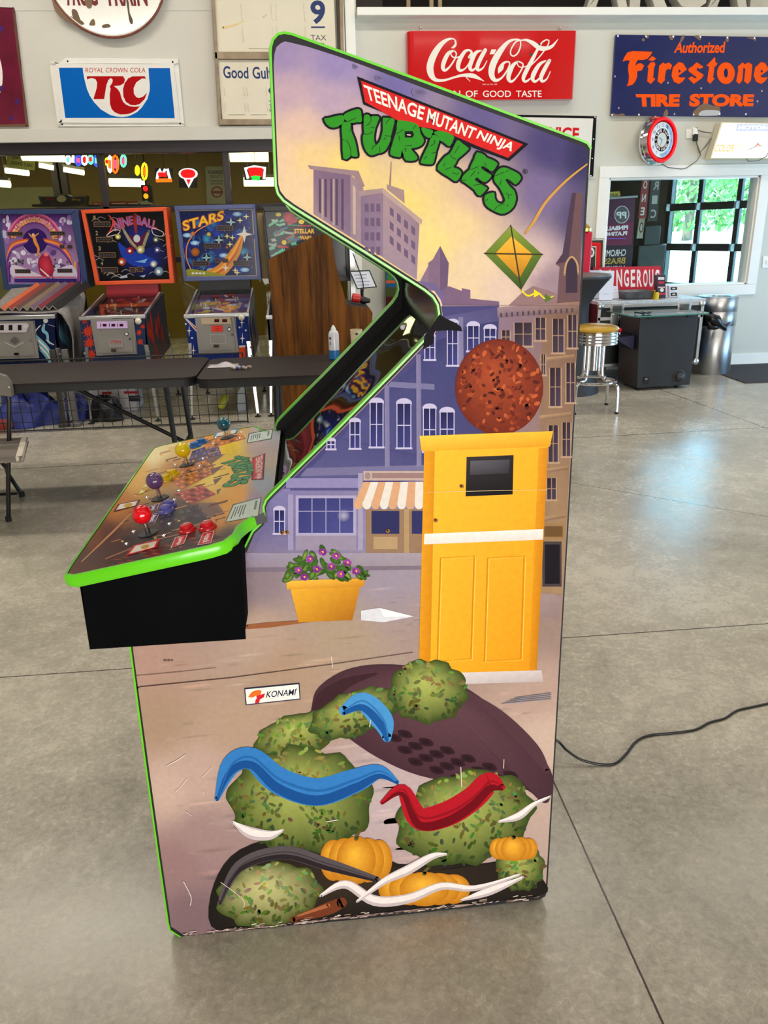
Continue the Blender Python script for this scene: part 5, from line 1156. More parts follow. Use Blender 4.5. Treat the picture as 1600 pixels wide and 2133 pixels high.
# neon-ring wall clock
t = thing('wall_clock', 'round chrome wall clock with red ring above the framed window', 'clock', PY(1378, 342, YW))
cc = PY(1379, 291.5, YW-0.13); nrm = Vector((0.42, -0.9, 0.02)).normalized(); ux = Vector((-nrm.y, nrm.x, 0)).normalized()
if ux.x < 0: ux = -ux
uz = nrm.cross(ux); uz = uz if uz.z > 0 else -uz; CRd = (PY(1379, 243, YW-0.13)-cc).length
b = MB(); b.lathe(cc-nrm*0.10, nrm, [(CRd*0.98, 0), (CRd*1.06, 0.01), (CRd*1.08, 0.03), (CRd*1.04, 0.045), (CRd*1.07, 0.06), (CRd*1.03, 0.085), (CRd, 0.1), (0, 0.1)], 48); hs = b.build('housing', chrome, t)
def clk(x, y, d): return cc+ux*(x*CRd)+uz*(-y*CRd)+nrm*d
p = Print(clk)
p.ell(0, 0, 1.0, 1.0, (206, 8, 20), 0, 56); p.ell(0, 0, 0.80, 0.80, (40, 44, 48), 0, 48); p.ell(0, 0, 0.77, 0.77, (226, 236, 242), 0, 48)
p.stroke([(0.66*math.cos(a), 0.66*math.sin(a)) for a in [-1.2+0.2*i for i in range(14)]], (150, 192, 236), 0.17)
p.ell(0, 0, 0.50, 0.50, (18, 18, 20), 0, 40); p.ell(0, 0, 0.33, 0.33, (190, 60, 70), 0, 32); p.ell(0, 0, 0.31, 0.31, (206, 220, 214), 0, 32)
def arc_text(word, r0, r1, a0, a1, flip, col):
    n = len(word)
    for i, chh in enumerate(word):
        if chh == ' ': continue
        b0 = math.radians(a0+(a1-a0)*(i+0.08)/n); b1 = math.radians(a0+(a1-a0)*(i+0.92)/n)
        P2 = lambda a, r: (r*math.cos(a), -r*math.sin(a))
        p.text(chh, [P2(b0, r1), P2(b1, r1), P2(b1, r0), P2(b0, r0)] if not flip else [P2(b0, r0), P2(b1, r0), P2(b1, r1), P2(b0, r1)], col, 0.03)
arc_text('LIVE FAST', 0.35, 0.47, 158, 22, False, (240, 240, 236)); arc_text('DRIVE FASTER', 0.35, 0.47, 200, 340, True, (240, 240, 236))
for sx in (-0.42, 0.42): p.poly([(sx+(0.06 if i % 2 == 0 else 0.025)*math.sin(i*0.6283), -(0.06 if i % 2 == 0 else 0.025)*math.cos(i*0.6283)) for i in range(10)], (240, 240, 236))
for hh in range(1, 13):
    a = math.radians(90-hh*30); x, y = 0.64*math.cos(a), -0.64*math.sin(a); w = 0.045 if hh < 10 else 0.075
    p.text(str(hh), (x-w, y-0.07, x+w, y+0.07), (110, 120, 126))
p.stroke([(0, 0, 0.03), (-0.22, -0.1, 0.02)], (60, 60, 64), None, 0); p.stroke([(0, 0, 0.025), (-0.1, 0.26, 0.015)], (60, 60, 64), None, 0)
p.build('clock_face', PRG, t)
b = MB(); b.tube([clk(0.91*math.cos(a), 0.91*math.sin(a), 0.012) for a in [6.2832*i/48 for i in range(48)]], 0.012, 8, True); b.build('neon_ring', emit_mat('neon_red', (230, 16, 26), 0.7), t)
b = MB(); q0 = PY(1372, 342, YW-0.02); b.tube([PY(*q, YW-0.025) for q in ((1380, 342), (1392, 349), (1420, 352), (1430, 350), (1452, 335), (1460, 322), (1452, 300), (1450, 292))], 0.004, 6); cordo = b.build('power_cord', mat('grey_cord', (96, 92, 88), 0.6), t)
# outlet and plugs
t = thing('wall_outlet', 'white wall outlet with black plug between the red clock and the lit clock sign', 'outlet', PY(1436, 287, YW))
b = MB(); b.prism([PY(x, y, YW-0.012) for x, y in ((1431, 269), (1445, 269), (1444, 287), (1430, 287))], (0, 0.012, 0)); b.build('cover_plate', white_trim, t, bevel=0.003)
b = MB(); b.prism([PY(x, y, YW-0.05) for x, y in ((1446, 266), (1453, 266), (1453, 280), (1445, 280))], (0, 0.045, 0)); b.build('adapter', white_trim, t, bevel=0.006)
b = MB(); b.prism([PY(x, y, YW-0.055) for x, y in ((1447, 280), (1454, 280), (1453, 293), (1447, 293))], (0, 0.03, 0)); b.build('plug', black_m, t, bevel=0.005)
# lit clock sign
t = thing('lit_clock_sign', 'slanted white light-up advertising clock sign at the right edge', 'sign', PY(1545, 331, YW))
yq = YW-0.16; fq = [PY(x, y, yq) for x, y in ((1503, 254), (1640, 257), (1628, 331), (1479, 331))]; bq = [Vector((q.x+(0.02 if i in (0, 3) else -0.02), YW-0.01, q.z)) for i, q in enumerate(fq)]
b = MB(); b.hexa(fq, bq); bd = b.build('case', mat('cream_plastic', (232, 226, 196), 0.4, var=0.02), t, bevel=0.008)
p = Print(wallmap(yq)); p.poly([(1506, 256), (1638, 259), (1626, 328.5), (1482, 328.5)], (248, 246, 236))
p.poly([(1536, 258), (1639, 260), (1636, 273), (1533, 272.5)], (176, 184, 206)); p.text('MOTOROLA', [(1539, 261), (1632, 262), (1631, 270), (1537, 270)], (252, 252, 252), 0.04)
p.text('We service', (1507, 260, 1530, 264), (236, 216, 176)); p.text('all makes', (1504, 267, 1522, 271), (236, 216, 176)); p.text('Hi-Fi', [(1503, 285), (1526, 285), (1525, 291), (1502, 291)], (196, 200, 206))
p.text('COLOR', [(1492, 301), (1532, 301), (1528, 316), (1487, 316)], (224, 178, 84), 0.01); p.text('TV', [(1538, 301), (1554, 301), (1550, 316), (1534, 316)], (240, 222, 170), 0.01)
for a in range(12): x, y = 1579+26*math.sin(a*0.5236), 303-22*math.cos(a*0.5236); p.ell(x, y, 1, 1, (190, 186, 180))
p.stroke([(1578, 303, 1.4), (1558, 313, 1)], (110, 90, 84), None, 0); p.stroke([(1578, 302, 2), (1587, 304, 1.5)], (150, 96, 84), None, 0); p.poly([(1574, 304), (1579, 296), (1584, 303)], (200, 140, 120))
p.build('lit_face', print_mat('lit_face', 0.3, emit=0.55), t)
b = MB(); b.tube([PY(*q, YW-0.03) for q in ((1452, 271), (1466, 275), (1482, 277))], 0.005, 6); b.tube([PY(*q, YW-0.03) for q in ((1450, 293), (1457, 319), (1470, 305), (1482, 288))], 0.005, 6); b.tube([PY(*q, YW-0.17) for q in ((1554, 331), (1560, 336), (1580, 335), (1596, 326), (1604, 312))], 0.004, 6); b.build('power_cord', MATS['grey_cord'], t)
# channel letters standing on the ledge
for i, (chh, x0, x1) in enumerate([('A', 1214, 1301), ('R', 1303, 1383), ('C', 1386, 1460), ('A', 1464, 1547), ('D', 1551, 1640)]):
    vs, fs = text_mesh(chh, 0.035); q0 = PY(x0, 28, YW+0.06); q1 = PY(x1, 28, YW+0.06); zt0 = 3.302; H = 0.52
    vv = [Vector((q0.x+u*(q1.x-q0.x), YW-0.03, zt0+v*H)) for u, v in vs]
    b = MB(); n = len(vv); b.add(vv+[w+Vector((0, 0.14, 0)) for w in vv], [f for f in fs]+[tuple(j+n for j in reversed(f)) for f in fs])
    cnt = {}
    for f in fs:
        for a, c in zip(f, f[1:]+f[:1]): cnt[(a, c)] = 1
    for (a, c) in list(cnt):
        if (c, a) not in cnt: b.f.append((c, a, a+n, c+n)); b.mi.append(0)
    ordw = ['first', 'second', 'third', 'fourth', 'fifth'][i]
    o = b.build('channel_letter', MATS.get('galvanised') or mat('galvanised', (196, 192, 182), 0.5, metal=0.3, var=0.12, scale=6), None, bevel=0.008)
    setp(o, 'big grey metal letter %s on the white ledge, %s of the row' % (chh, ordw), 'letter', 'metal letters on the ledge')
# light switch at the right edge
t = thing('light_switch', 'white light switch on the wall at the right edge', 'light switch', PY(1597, 556, YW))
b = MB(); b.prism([PY(x, y, YW-0.01) for x, y in ((1591, 534), (1611, 534), (1609, 557), (1589, 557))], (0, 0.01, 0)); b.build('cover_plate', white_trim, t, bevel=0.003)
b = MB(); b.prism([PY(x, y, YW-0.022) for x, y in ((1598, 542), (1602, 542), (1601, 550), (1597, 550))], (0, 0.014, 0)); b.build('toggle', white_trim, t)
# purple sign low on the wall, behind the bin
t, bd = sign('hanging_sign', 'narrow purple sign low on the wall behind the steel bin', 'sign', [(1496, 635), (1529, 635), (1524, 717), (1492, 717)], YW-0.02, 0.015, mat('purple_enamel', (92, 96, 190), 0.3, var=0.1, scale=12))
p = Print(wallmap(YW-0.02)); p.poly([(1525, 635), (1529, 635), (1524, 717), (1520, 717)], (206, 206, 210)); p.ell(1522, 656, 4, 5, (190, 150, 80)); p.ell(1519, 708, 4, 4, (220, 220, 230)); p.build('lettering', PRM, bd)
screws(t, [(1527, 637), (1522, 714)], YW-0.022, 0.01)
# ================================================================ pinball machines
PF_Y, PB_Y = 6.55, 7.40
door_grey = mat('coin_door_grey', (150, 146, 142), 0.45, metal=0.3, var=0.06)
pin_glass = glass_mat('playfield_glass', (250, 252, 252), refl=0.45)
rubber = mat('black_rubber', (22, 22, 22), 0.8)
ivory = mat('ivory_plastic', (232, 222, 196), 0.3)
def arc_print(pr, word, cx, cy, r0, r1, a0, a1, col, bold=0.03, sx=1.0):
    n = len(word)
    for i, chh in enumerate(word):
        if chh == ' ': continue
        b0 = math.radians(a0+(a1-a0)*(i+0.06)/n); b1 = math.radians(a0+(a1-a0)*(i+0.94)/n)
        q = lambda a, r: (cx+r*sx*math.cos(a), cy-r*math.sin(a))
        pr.text(chh, [q(b0, r1), q(b1, r1), q(b1, r0), q(b0, r0)], col, bold)
def leg(t, x, y, ztop, dx, dy):
    b = MB(); foot = Vector((x+dx, y+dy, 0.03)); top = Vector((x, y, ztop))
    s = 0.028; sx = -1 if dx > 0 else 1; sy = -1 if dy > 0 else 1
    for ux, uy in ((sx, 0), (0, sy)):
        w = Vector((ux, uy, 0))*s; th = Vector((uy*0.004 if uy else 0.0, 0.004 if ux else 0.0, 0))
        th = Vector((0, 0.004, 0)) if ux else Vector((0.004, 0, 0))
        b.hexa([top, top+w, top+w+th, top+th], [foot, foot+w*0.6, foot+w*0.6+th, foot+th])
    o = b.build('leg', MATS['leg_chrome'], t)
    b = MB(); b.lathe(foot+Vector((sx*0.008, sy*0.008, -0.03)), (0, 0, 1), [(0.026, 0), (0.024, 0.008), (0.007, 0.014), (0.007, 0.04)], 16); b.build('leveler_foot', rubber, o)
    for z in (0.05, 0.12): b = MB(); b.ball(top+Vector((dx*0.1-(0.002 if dx < 0 else -0.002), dy*0.1-0.004, -z)), 0.009, 8); b.build('leg_bolt', chrome, o)
mat('leg_chrome', (200, 200, 202), 0.2, metal=0.95, var=0.04)
def pinball(label, lockL, lockR, ltop, box, inner, boxc, bodyc, art_glass, art_front, door_q, plate_q, plate_c, pf_art, glass=True, knob=None):
    a, b2 = PY(lockL, ltop, PF_Y), PY(lockR, ltop, PF_Y)
    x0, x1, z1 = a.x+0.012, b2.x-0.012, (a.z+b2.z)/2
    bq = [PY(x, y, PB_Y) for x, y in box]
    yb = PB_Y+0.16; zb0 = 0.40; zback = min(bq[2].z, bq[3].z)-0.07
    t = thing('pinball_machine', label, 'pinball machine', ((x0+x1)/2, PF_Y+0.45, 0), 'pinball machines along the window')
    m = mat('pin_body_'+bodyc[0], bodyc[1], 0.35, var=bodyc[2], scale=7)
    b = MB(); th = 0.016
    side = [(PF_Y, zb0), (yb, zb0+0.06), (yb, zback-0.02), (PF_Y, z1-0.03)]
    for xx in (x0, x1-th): b.prism([(xx, y, z) for y, z in side], (th, 0, 0))
    b.box(x0, x1, PF_Y, PF_Y+0.018, zb0, z1-0.03); b.prism([(x0+th, y, z) for y, z in ((PF_Y, zb0), (yb, zb0+0.06), (yb, zb0+0.075), (PF_Y, zb0+0.015))], (x1-x0-2*th, 0, 0)); b.box(x0+th, x1-th, yb-0.016, yb, zb0+0.06, zback-0.02)
    body = b.build('cabinet_body', m, t, bevel=0.003)
    if art_front:
        p = Print(wallmap(PF_Y)); art_front(p); p.build('front_artwork', PR, body)
        p = Print(lambda x, y, d: Vector((x1+d, x, y)))
        rr = random.Random(3)
        for i in range(14):
            yy = PF_Y+0.05+rr.random()*0.7; zz = zb0+0.08+rr.random()*0.28; w = 0.03+rr.random()*0.07
            p.poly([(yy, zz), (yy+w, zz+0.10), (yy+w*1.5, zz+0.02), (yy+w*1.1, zz-0.08)], bodyc[3])
        p.build('side_artwork', PR, body)
    b = MB(); b.box(x0-0.012, x1+0.012, PF_Y-0.012, PF_Y+0.05, z1-0.032, z1); b.build('lockbar', steel, t, bevel=0.006)
    zr = zback+0.0
    for xx in (x0-0.008, x1-0.012):
        b = MB(); b.hexa([(xx, PF_Y+0.05, z1-0.02), (xx+0.02, PF_Y+0.05, z1-0.02), (xx+0.02, PF_Y+0.05, z1), (xx, PF_Y+0.05, z1)], [(xx, PB_Y, zr-0.02), (xx+0.02, PB_Y, zr-0.02), (xx+0.02, PB_Y, zr), (xx, PB_Y, zr)]); b.build('side_rail', steel, t)
    pf = lambda u, v, d=0: Vector((x0+th+0.01+(x1-x0-2*th-0.02)*u, PF_Y+0.06+(PB_Y-PF_Y-0.06)*v, z1-0.055+(zr-0.05-(z1-0.055))*v+d))
    b = MB(); b.hexa([pf(0, 0), pf(1, 0), pf(1, 1), pf(0, 1)], [pf(0, 0, -0.01), pf(1, 0, -0.01), pf(1, 1, -0.01), pf(0, 1, -0.01)]); pfo = b.build('playfield', mat('playfield_dark', (44, 30, 34), 0.4), t)
    rr = random.Random(int(lockL)+11)
    p = Print(lambda x, y, d: pf(x, y, d))
    pf_art(p, rr); p.build('playfield_art', PRG, pfo)
    for i in range(8):
        u, v = rr.uniform(0.08, 0.92), rr.uniform(0.2, 0.95); q = pf(u, v); b = MB(); b.cyl(q, q+Vector((0, 0, 0.03)), 0.006, seg=8); b.build('post', ivory, pfo)
    for u, v in ((0.35, 0.78), (0.62, 0.82), (0.5, 0.66)):
        b = MB(); q = pf(u, v); b.lathe(q, (0, 0, 1), [(0.018, 0), (0.018, 0.02), (0.034, 0.026), (0.034, 0.034), (0.02, 0.036), (0, 0.038)], 16); b.build('bumper', mat('bumper_red', (196, 60, 48), 0.3), pfo)
    for sx in (-1, 1):
        b = MB(); q = pf(0.5+sx*0.16, 0.1, 0.012); b.tube([q, pf(0.5+sx*0.05, 0.06, 0.012)], [0.012, 0.007], 8); b.build('flipper', ivory, pfo)
    if glass:
        b = MB(); g = lambda u, v, d: Vector((x0+(x1-x0)*u, PF_Y+0.03+(PB_Y-PF_Y-0.03)*v, z1-0.006+(zr-0.004-z1)*v+d)); b.hexa([g(0, 0, 0), g(1, 0, 0), g(1, 1, 0), g(0, 1, 0)], [g(0, 0, -0.003), g(1, 0, -0.003), g(1, 1, -0.003), g(0, 1, -0.003)]); b.build('top_glass', pin_glass, t)
    # coin door
    if door_q:
        dy = PF_Y-0.012; b = MB(); b.prism([PY(x, y, dy) for x, y in door_q], (0, 0.012, 0)); dr = b.build('coin_door', door_grey, t, bevel=0.004)
        m2 = [sum(p[0] for p in door_q)/4, sum(p[1] for p in door_q)/4]; iq = [(m2[0]+(x-m2[0])*0.86, m2[1]+(y-m2[1])*0.88) for x, y in door_q]
        b = MB(); b.prism([PY(x, y, dy-0.006) for x, y in iq], (0, 0.006, 0)); dp = b.build('door_panel', door_grey, dr, bevel=0.003)
        if plate_q:
            b = MB(); b.prism([PY(x, y, dy-0.016) for x, y in plate_q], (0, 0.01, 0)); b.build('coin_plate', plate_c, dr, bevel=0.003)
            p = Print(wallmap(dy-0.016)); art_door(p, label, dy); p.build('door_markings', PR, dr)
    # backbox: a frame round the recessed glass
    m = mat('pin_box_'+boxc[0], boxc[1], 0.35, var=0.05)
    iq = [PY(x, y, PB_Y) for x, y in inner]
    b = MB()
    for i in range(4):
        j = (i+1) % 4; b.hexa([bq[i], bq[j], iq[j], iq[i]], [v+Vector((0, 0.05, 0)) for v in (bq[i], bq[j], iq[j], iq[i])])
    b.hexa([v+Vector((0, 0.05, 0)) for v in bq], [v+Vector((0, 0.24, 0)) for v in bq])
    b.build('backbox', m, t, bevel=0.004)
    p = Print(wallmap(PB_Y+0.03)); p.poly(inner, (14, 14, 22)); art_glass(p); p.build('backglass', PRG, t)
    nx0, nx1 = x0+0.02, x1-0.02
    b = MB(); b.box(nx0, nx1, PB_Y+0.02, yb-0.005, zback-0.03, min(bq[2].z, bq[3].z)+0.02); b.build('neck', mat('neck_'+bodyc[0], bodyc[4], 0.4), t)
    for xx, dx in ((x0, -0.03), (x1, 0.03)):
        leg(t, xx, PF_Y-0.004, 0.62, dx, -0.06); leg(t, xx, yb, 0.62, dx, 0.05)
    if knob:
        q = PY(knob[0], knob[1], PF_Y-0.05); b = MB(); b.cyl(q, q+Vector((0, 0.06, 0)), 0.008, seg=10); b.ball(q, 0.026, 16); b.build('plunger_knob', ivory, t)
    return t
def art_door(p, label, dy):
    p.step = 0.00006
    if 'ski' in label:
        for x in (4, 22, 41): p.rect(x-4, 677, x+4, 688, (30, 32, 34))
        p.ell(53, 680, 3, 3, (226, 220, 200))
        p.stroke([(10, 713, 1.6), (31, 723, 1.8), (49, 713, 1.6)], (206, 200, 196), None, 0); p.poly([(20, 710), (30, 701), (40, 710), (31, 718)], (104, 96, 96)); p.ell(63, 709, 3.5, 3.5, (128, 122, 120)); p.rect(29, 735, 39, 740, (26, 18, 20))
    elif 'orange' in label:
        for x in (218, 236, 253): p.rect(x-4, 674.5, x+4, 680, (70, 18, 26)); p.rect(x-9, 673.5, x-7.5, 681, (60, 50, 70))
        p.ell(263.5, 695.5, 4.4, 4.4, (40, 40, 44)); p.ell(263.5, 695.5, 3, 3, (240, 238, 232)); p.ell(270.5, 706, 2.6, 2.6, (90, 84, 84))
        p.poly([(227, 707), (254, 707), (256, 723), (228, 724)], (170, 164, 160)); p.poly([(228.5, 708.5), (252.5, 708.5), (254, 722), (229.5, 722.5)], (156, 148, 146)); p.text('STERN', (229, 709, 252, 715), (186, 70, 70), 0.02); p.rect(231.5, 727.5, 242, 733, (70, 62, 48))
    else:
        for x in (451.5, 468): p.rect(x-5, 665, x+5, 671, (50, 16, 18)); p.rect(x-2.5, 667, x+2.5, 669, (110, 40, 40))
        p.poly([(440, 678), (464, 678), (464, 691), (441, 691)], (238, 72, 60))
        for i in range(3): p.rect(448, 680+i*3.5, 458, 681+i*3.5, (120, 40, 40))
        p.ell(477.5, 686, 4.4, 4.4, (40, 40, 44)); p.ell(477.5, 686, 3, 3, (240, 238, 232)); p.ell(484, 697, 2.8, 2.8, (110, 106, 104))
        p.outline([(438, 697), (469, 697), (470, 716), (439, 716)], (206, 204, 200), 0.9, 1); p.rect(445, 718, 456, 724, (72, 62, 46))
S5 = cropper(0, 240, 5.3333); T5 = cropper(280, 290, 5.3333)
def display(p, x0, y0, x1, y1, fr=(112, 80, 72), c=(40, 36, 38)):
    p.poly([(x0-1.4, y0-1.4), (x1+1.4, y0-1.4), (x1+2.2, y1+1.4), (x0-0.6, y1+1.4)], fr); p.poly([(x0, y0), (x1, y0), (x1+0.6, y1), (x0+0.6, y1)], c)
    for i in range(5): p.rect(x0+2+i*(x1-x0-3)/5, y0+(y1-y0)*0.3, x0+2+i*(x1-x0-3)/5+(x1-x0)/9, y0+(y1-y0)*0.75, (74, 68, 70))
def ski_glass(p):
    rr = random.Random(5)
    p.quad4([(0, 447), (147, 446), (172, 592), (16, 592)], [(92, 40, 120), (80, 40, 120), (190, 150, 190), (176, 140, 190)])
    for i in range(60): p.ell(rr.uniform(10, 150), rr.uniform(505, 580), rr.uniform(3, 9), rr.uniform(3, 7), rr.choice([(196, 186, 216), (150, 120, 176), (220, 212, 232), (130, 92, 156), (96, 60, 130)]), rr.uniform(0, 90), 8)
    for i in range(24): p.ell(rr.choice([rr.uniform(4, 24), rr.uniform(118, 146)]), rr.uniform(455, 505), rr.uniform(3, 7), rr.uniform(4, 9), rr.choice([(196, 186, 216), (216, 208, 228), (150, 110, 170)]), 0, 8)
    for r, c in ((54, (216, 110, 150)), (50, (176, 66, 120)), (46, (240, 170, 130)), (40, (226, 160, 60))):
        p.stroke([(71+r*math.cos(a), 500-r*math.sin(a)) for a in [0.1+0.18*i for i in range(17)]], c, 5.5)
    p.ell(73, 502, 26, 26, (48, 26, 96))
    arc_print(p, "HOTDOGGIN'", 71, 500, 36, 50, 150, 30, (126, 44, 110)); arc_print(p, "HOTDOGGIN'", 71, 500, 38, 48, 149, 31, (206, 130, 150), 0.0)
    for sx in (-1, 1):
        for k, c in enumerate([(206, 84, 48), (240, 160, 60), (200, 90, 130), (90, 50, 140)]): p.stroke([(75+sx*(16+k*2), 498+k*3), (75+sx*48, 506+k*4), (80+sx*64, 530+k*4), (85+sx*66, 560)], c, 3)
    for sx, c in ((8, (230, 170, 60)), (14, (150, 50, 130)), (18, (70, 44, 140))): p.rect(sx+1, 545, sx+4, 588, c); p.rect(146+sx*1.1, 545, 149+sx*1.1, 588, c)
    p.stroke([(70, 492, 6), (74, 505, 7), (80, 518, 5), (78, 532, 4)], (222, 140, 60)); p.stroke([(60, 486, 2), (68, 494, 3), (80, 486, 2)], (222, 150, 90)); p.ell(69, 489, 3, 3, (230, 180, 130))
    p.grad([(80, 540), (96, 526), (108, 544), (112, 566), (98, 580), (82, 566)], (214, 60, 80), (150, 30, 60), None, 3); p.stroke([(84, 560, 2), (104, 578, 3), (120, 590, 2)], (236, 226, 236)); p.ell(96, 530, 5, 4, (230, 120, 130))
    for i in range(16): p.ell(rr.choice([rr.uniform(26, 50), rr.uniform(112, 146)]), rr.uniform(540, 560), 2, 2.4, (44, 70, 50), 0, 6)
    p.poly([(24, 552), (60, 562), (100, 584), (30, 580)], (214, 200, 220), 3); p.poly([(112, 566), (150, 552), (160, 580), (120, 584)], (206, 196, 220), 3)
    p.rect(30, 576, 158, 579, (196, 90, 120)); p.rect(30, 580, 160, 588, (60, 40, 120))
    display(p, 16, 484, 46, 490); display(p, 105, 483, 134, 489); display(p, 32, 562, 62, 568); display(p, 120, 561, 149, 567); display(p, 125, 511, 133, 517); display(p, 141, 511, 149, 517)
def nine_glass(p):
    rr = random.Random(9)
    p.poly([(178, 445), (338, 441), (352, 582), (206, 586)], (16, 16, 22))
    p.ell(300, 535, 52, 44, (28, 40, 130), 0, 28, (18, 20, 50)); p.ell(290, 490, 40, 30, (30, 44, 130), 0, 24, (18, 20, 44)); p.poly([(246, 505), (258, 540), (290, 556), (330, 548), (300, 530), (268, 520)], (30, 60, 170), 4)
    for i in range(26):
        x, y = rr.choice([(rr.uniform(185, 240), rr.uniform(455, 575)), (rr.uniform(320, 350), rr.uniform(490, 575)), (rr.uniform(215, 340), rr.uniform(560, 582))])
        p.stroke([(x, y, 0.8), (x+8, y-5, 1.1), (x+18, y-1, 0.6)], (176, 170, 160))
    for k, (c, bo) in enumerate([((214, 70, 60), 0.06), ((90, 110, 200), 0.0)]):
        d = 0 if k == 0 else 1.2
        p.text('NINE', [(232+d, 456+d), (276-d, 449+d), (278-d, 467-d), (240+d, 482-d)], c, bo); p.text('BALL', [(283+d, 447+d), (330-d, 461+d), (326-d, 479-d), (284+d, 467-d)], c, bo)
    p.stroke([(226, 448, 2), (236, 462, 4), (230, 480, 3), (222, 490, 2)], (214, 70, 60)); p.outline([(222, 492), (236, 480), (250, 480), (244, 488)], (226, 220, 226), 1.2); p.outline([(318, 475), (340, 484), (336, 492), (320, 488)], (226, 220, 226), 1.2)
    p.poly([(262, 486), (272, 512), (284, 520), (296, 518), (304, 500), (312, 480), (300, 486), (288, 496), (276, 492)], (86, 30, 60), 3); p.ell(285, 497, 7, 8, (200, 200, 206)); p.stroke([(257, 478, 5), (270, 500, 6), (284, 516, 5)], (156, 148, 120)); p.stroke([(310, 482, 5), (303, 500, 6), (298, 516, 5)], (150, 142, 110)); p.stroke([(281, 447, 7), (282, 470, 7), (284, 486, 3)], (150, 40, 40))
    for x, y, r, c in [(246, 493, 6, (236, 220, 90)), (271, 522, 7.5, (206, 40, 60)), (293, 520, 8.5, (236, 226, 140)), (325, 499, 6.5, (120, 130, 110)), (328, 520, 6.5, (110, 110, 190)), (254, 545, 8.5, (232, 96, 50)), (320, 550, 7, (220, 220, 226)), (331, 565, 9.5, (150, 190, 226))]:
        p.ell(x, y, r, r, c, 0, 20, [v*0.6 for v in c], (x-r*0.2, y-r*0.2)); p.ell(x-r*0.1, y+r*0.1, r*0.4, r*0.4, (240, 240, 236))
    p.poly([(282, 545), (300, 541), (308, 538), (302, 548)], (120, 180, 226)); p.poly([(248, 577), (264, 572), (266, 578), (252, 580)], (170, 186, 206)); p.poly([(290, 575), (304, 572), (300, 578)], (150, 176, 206))
    for i, (x, y) in enumerate([(196, 463), (201, 495), (207, 527), (212, 558)]):
        display(p, x, y, x+32, y+8, (130, 96, 70)); p.text(str(i+1), (x-2, y-14, x+3, y-5), (156, 140, 100), 0.03)
    display(p, 271, 558, 281, 566, (130, 96, 70)); display(p, 286, 557, 296, 565, (130, 96, 70))
def stars_glass(p):
    rr = random.Random(4)
    p.poly([(372, 438), (526, 435), (536, 575), (388, 576)], (196, 176, 140)); p.poly([(373.5, 440), (524, 437), (534, 573.5), (389.5, 574.5)], (18, 30, 86))
    for i in range(60):
        x, y = rr.uniform(384, 520), rr.uniform(446, 566); r = rr.uniform(4, 13); c = rr.choice([(26, 60, 176), (32, 40, 140), (40, 130, 196), (14, 18, 50), (24, 30, 110), (60, 160, 200)]); p.ell(x, y, r*1.3, r, c, rr.uniform(0, 90), 16, (24, 40, 120))
    for x, y in [(494, 446), (406, 506), (466, 532), (440, 563), (510, 562), (390, 490)]: p.ell(x, y, 10, 5, (216, 236, 244), 0, 16, (60, 140, 210))
    for i in range(70): p.ell(rr.uniform(380, 526), rr.uniform(442, 568), 0.6, 0.6, (226, 230, 240), 0, 6)
    p.stroke([(448, 462, 1.5), (412, 480, 2.2), (392, 505, 2.4), (388, 535, 2.4), (398, 562, 2)], (226, 140, 90))
    for d, c, w in ((0, (216, 140, 50), 26), (-3, (240, 170, 60), 12), (6, (170, 160, 90), 6), (3, (214, 90, 40), 5)): p.stroke([(430, 575+d*0.2, w*0.8), (462, 562+d*0.3, w*0.95), (490, 526+d, w*0.8), (505, 490+d*0.5, w*0.25)], c)
    p.poly([(388, 562), (405, 561), (436, 566), (470, 574), (390, 574)], (150, 150, 50), 3)
    def star4(x, y, r, c): p.poly([(x+(r if k % 2 == 0 else r*0.28)*math.sin(k*0.7854), y-(r if k % 2 == 0 else r*0.28)*math.cos(k*0.7854)) for k in range(8)], c)
    star4(509, 488, 18, (226, 214, 206)); star4(470, 558, 9, (236, 226, 206))
    for x, y, r in [(481, 463, 10), (456, 500, 11), (430, 537, 10), (515, 536, 10)]: p.ell(x, y, 8, 8, (14, 20, 30)); star4(x, y, r, (206, 216, 206)); star4(x, y, r*0.7, (110, 180, 210))
    for x, y in [(500, 459), (513, 451), (473, 492), (484, 495), (479, 509), (490, 563), (494, 568)]: star4(x, y, 7, (226, 216, 140))
    for x, y, r, c in [(402, 487, 5, (226, 130, 80)), (435, 488, 4.5, (226, 206, 70)), (407, 525, 9, (200, 110, 40)), (473, 515, 3, (196, 110, 70))]: p.ell(x, y, r, r, c, 0, 18, [v*0.65 for v in c], (x-1, y-1))
    for k, (c, bo, d) in enumerate([((196, 80, 50), 0.07, 0), ((240, 196, 50), 0.02, 1)]): p.text('STARS', [(378+d, 460+d), (468-d, 437+d), (466-d, 459-d), (382+d, 483-d)], c, bo)
    display(p, 452, 471, 484, 479); display(p, 427, 508, 458, 516); display(p, 402, 545, 434, 553); display(p, 487, 544, 518, 552); display(p, 449, 540, 458, 546); display(p, 464, 540, 474, 546)
    for i in range(4): p.ell(402+i*7.5, 569.5, 3, 2.2, (226, 220, 206))
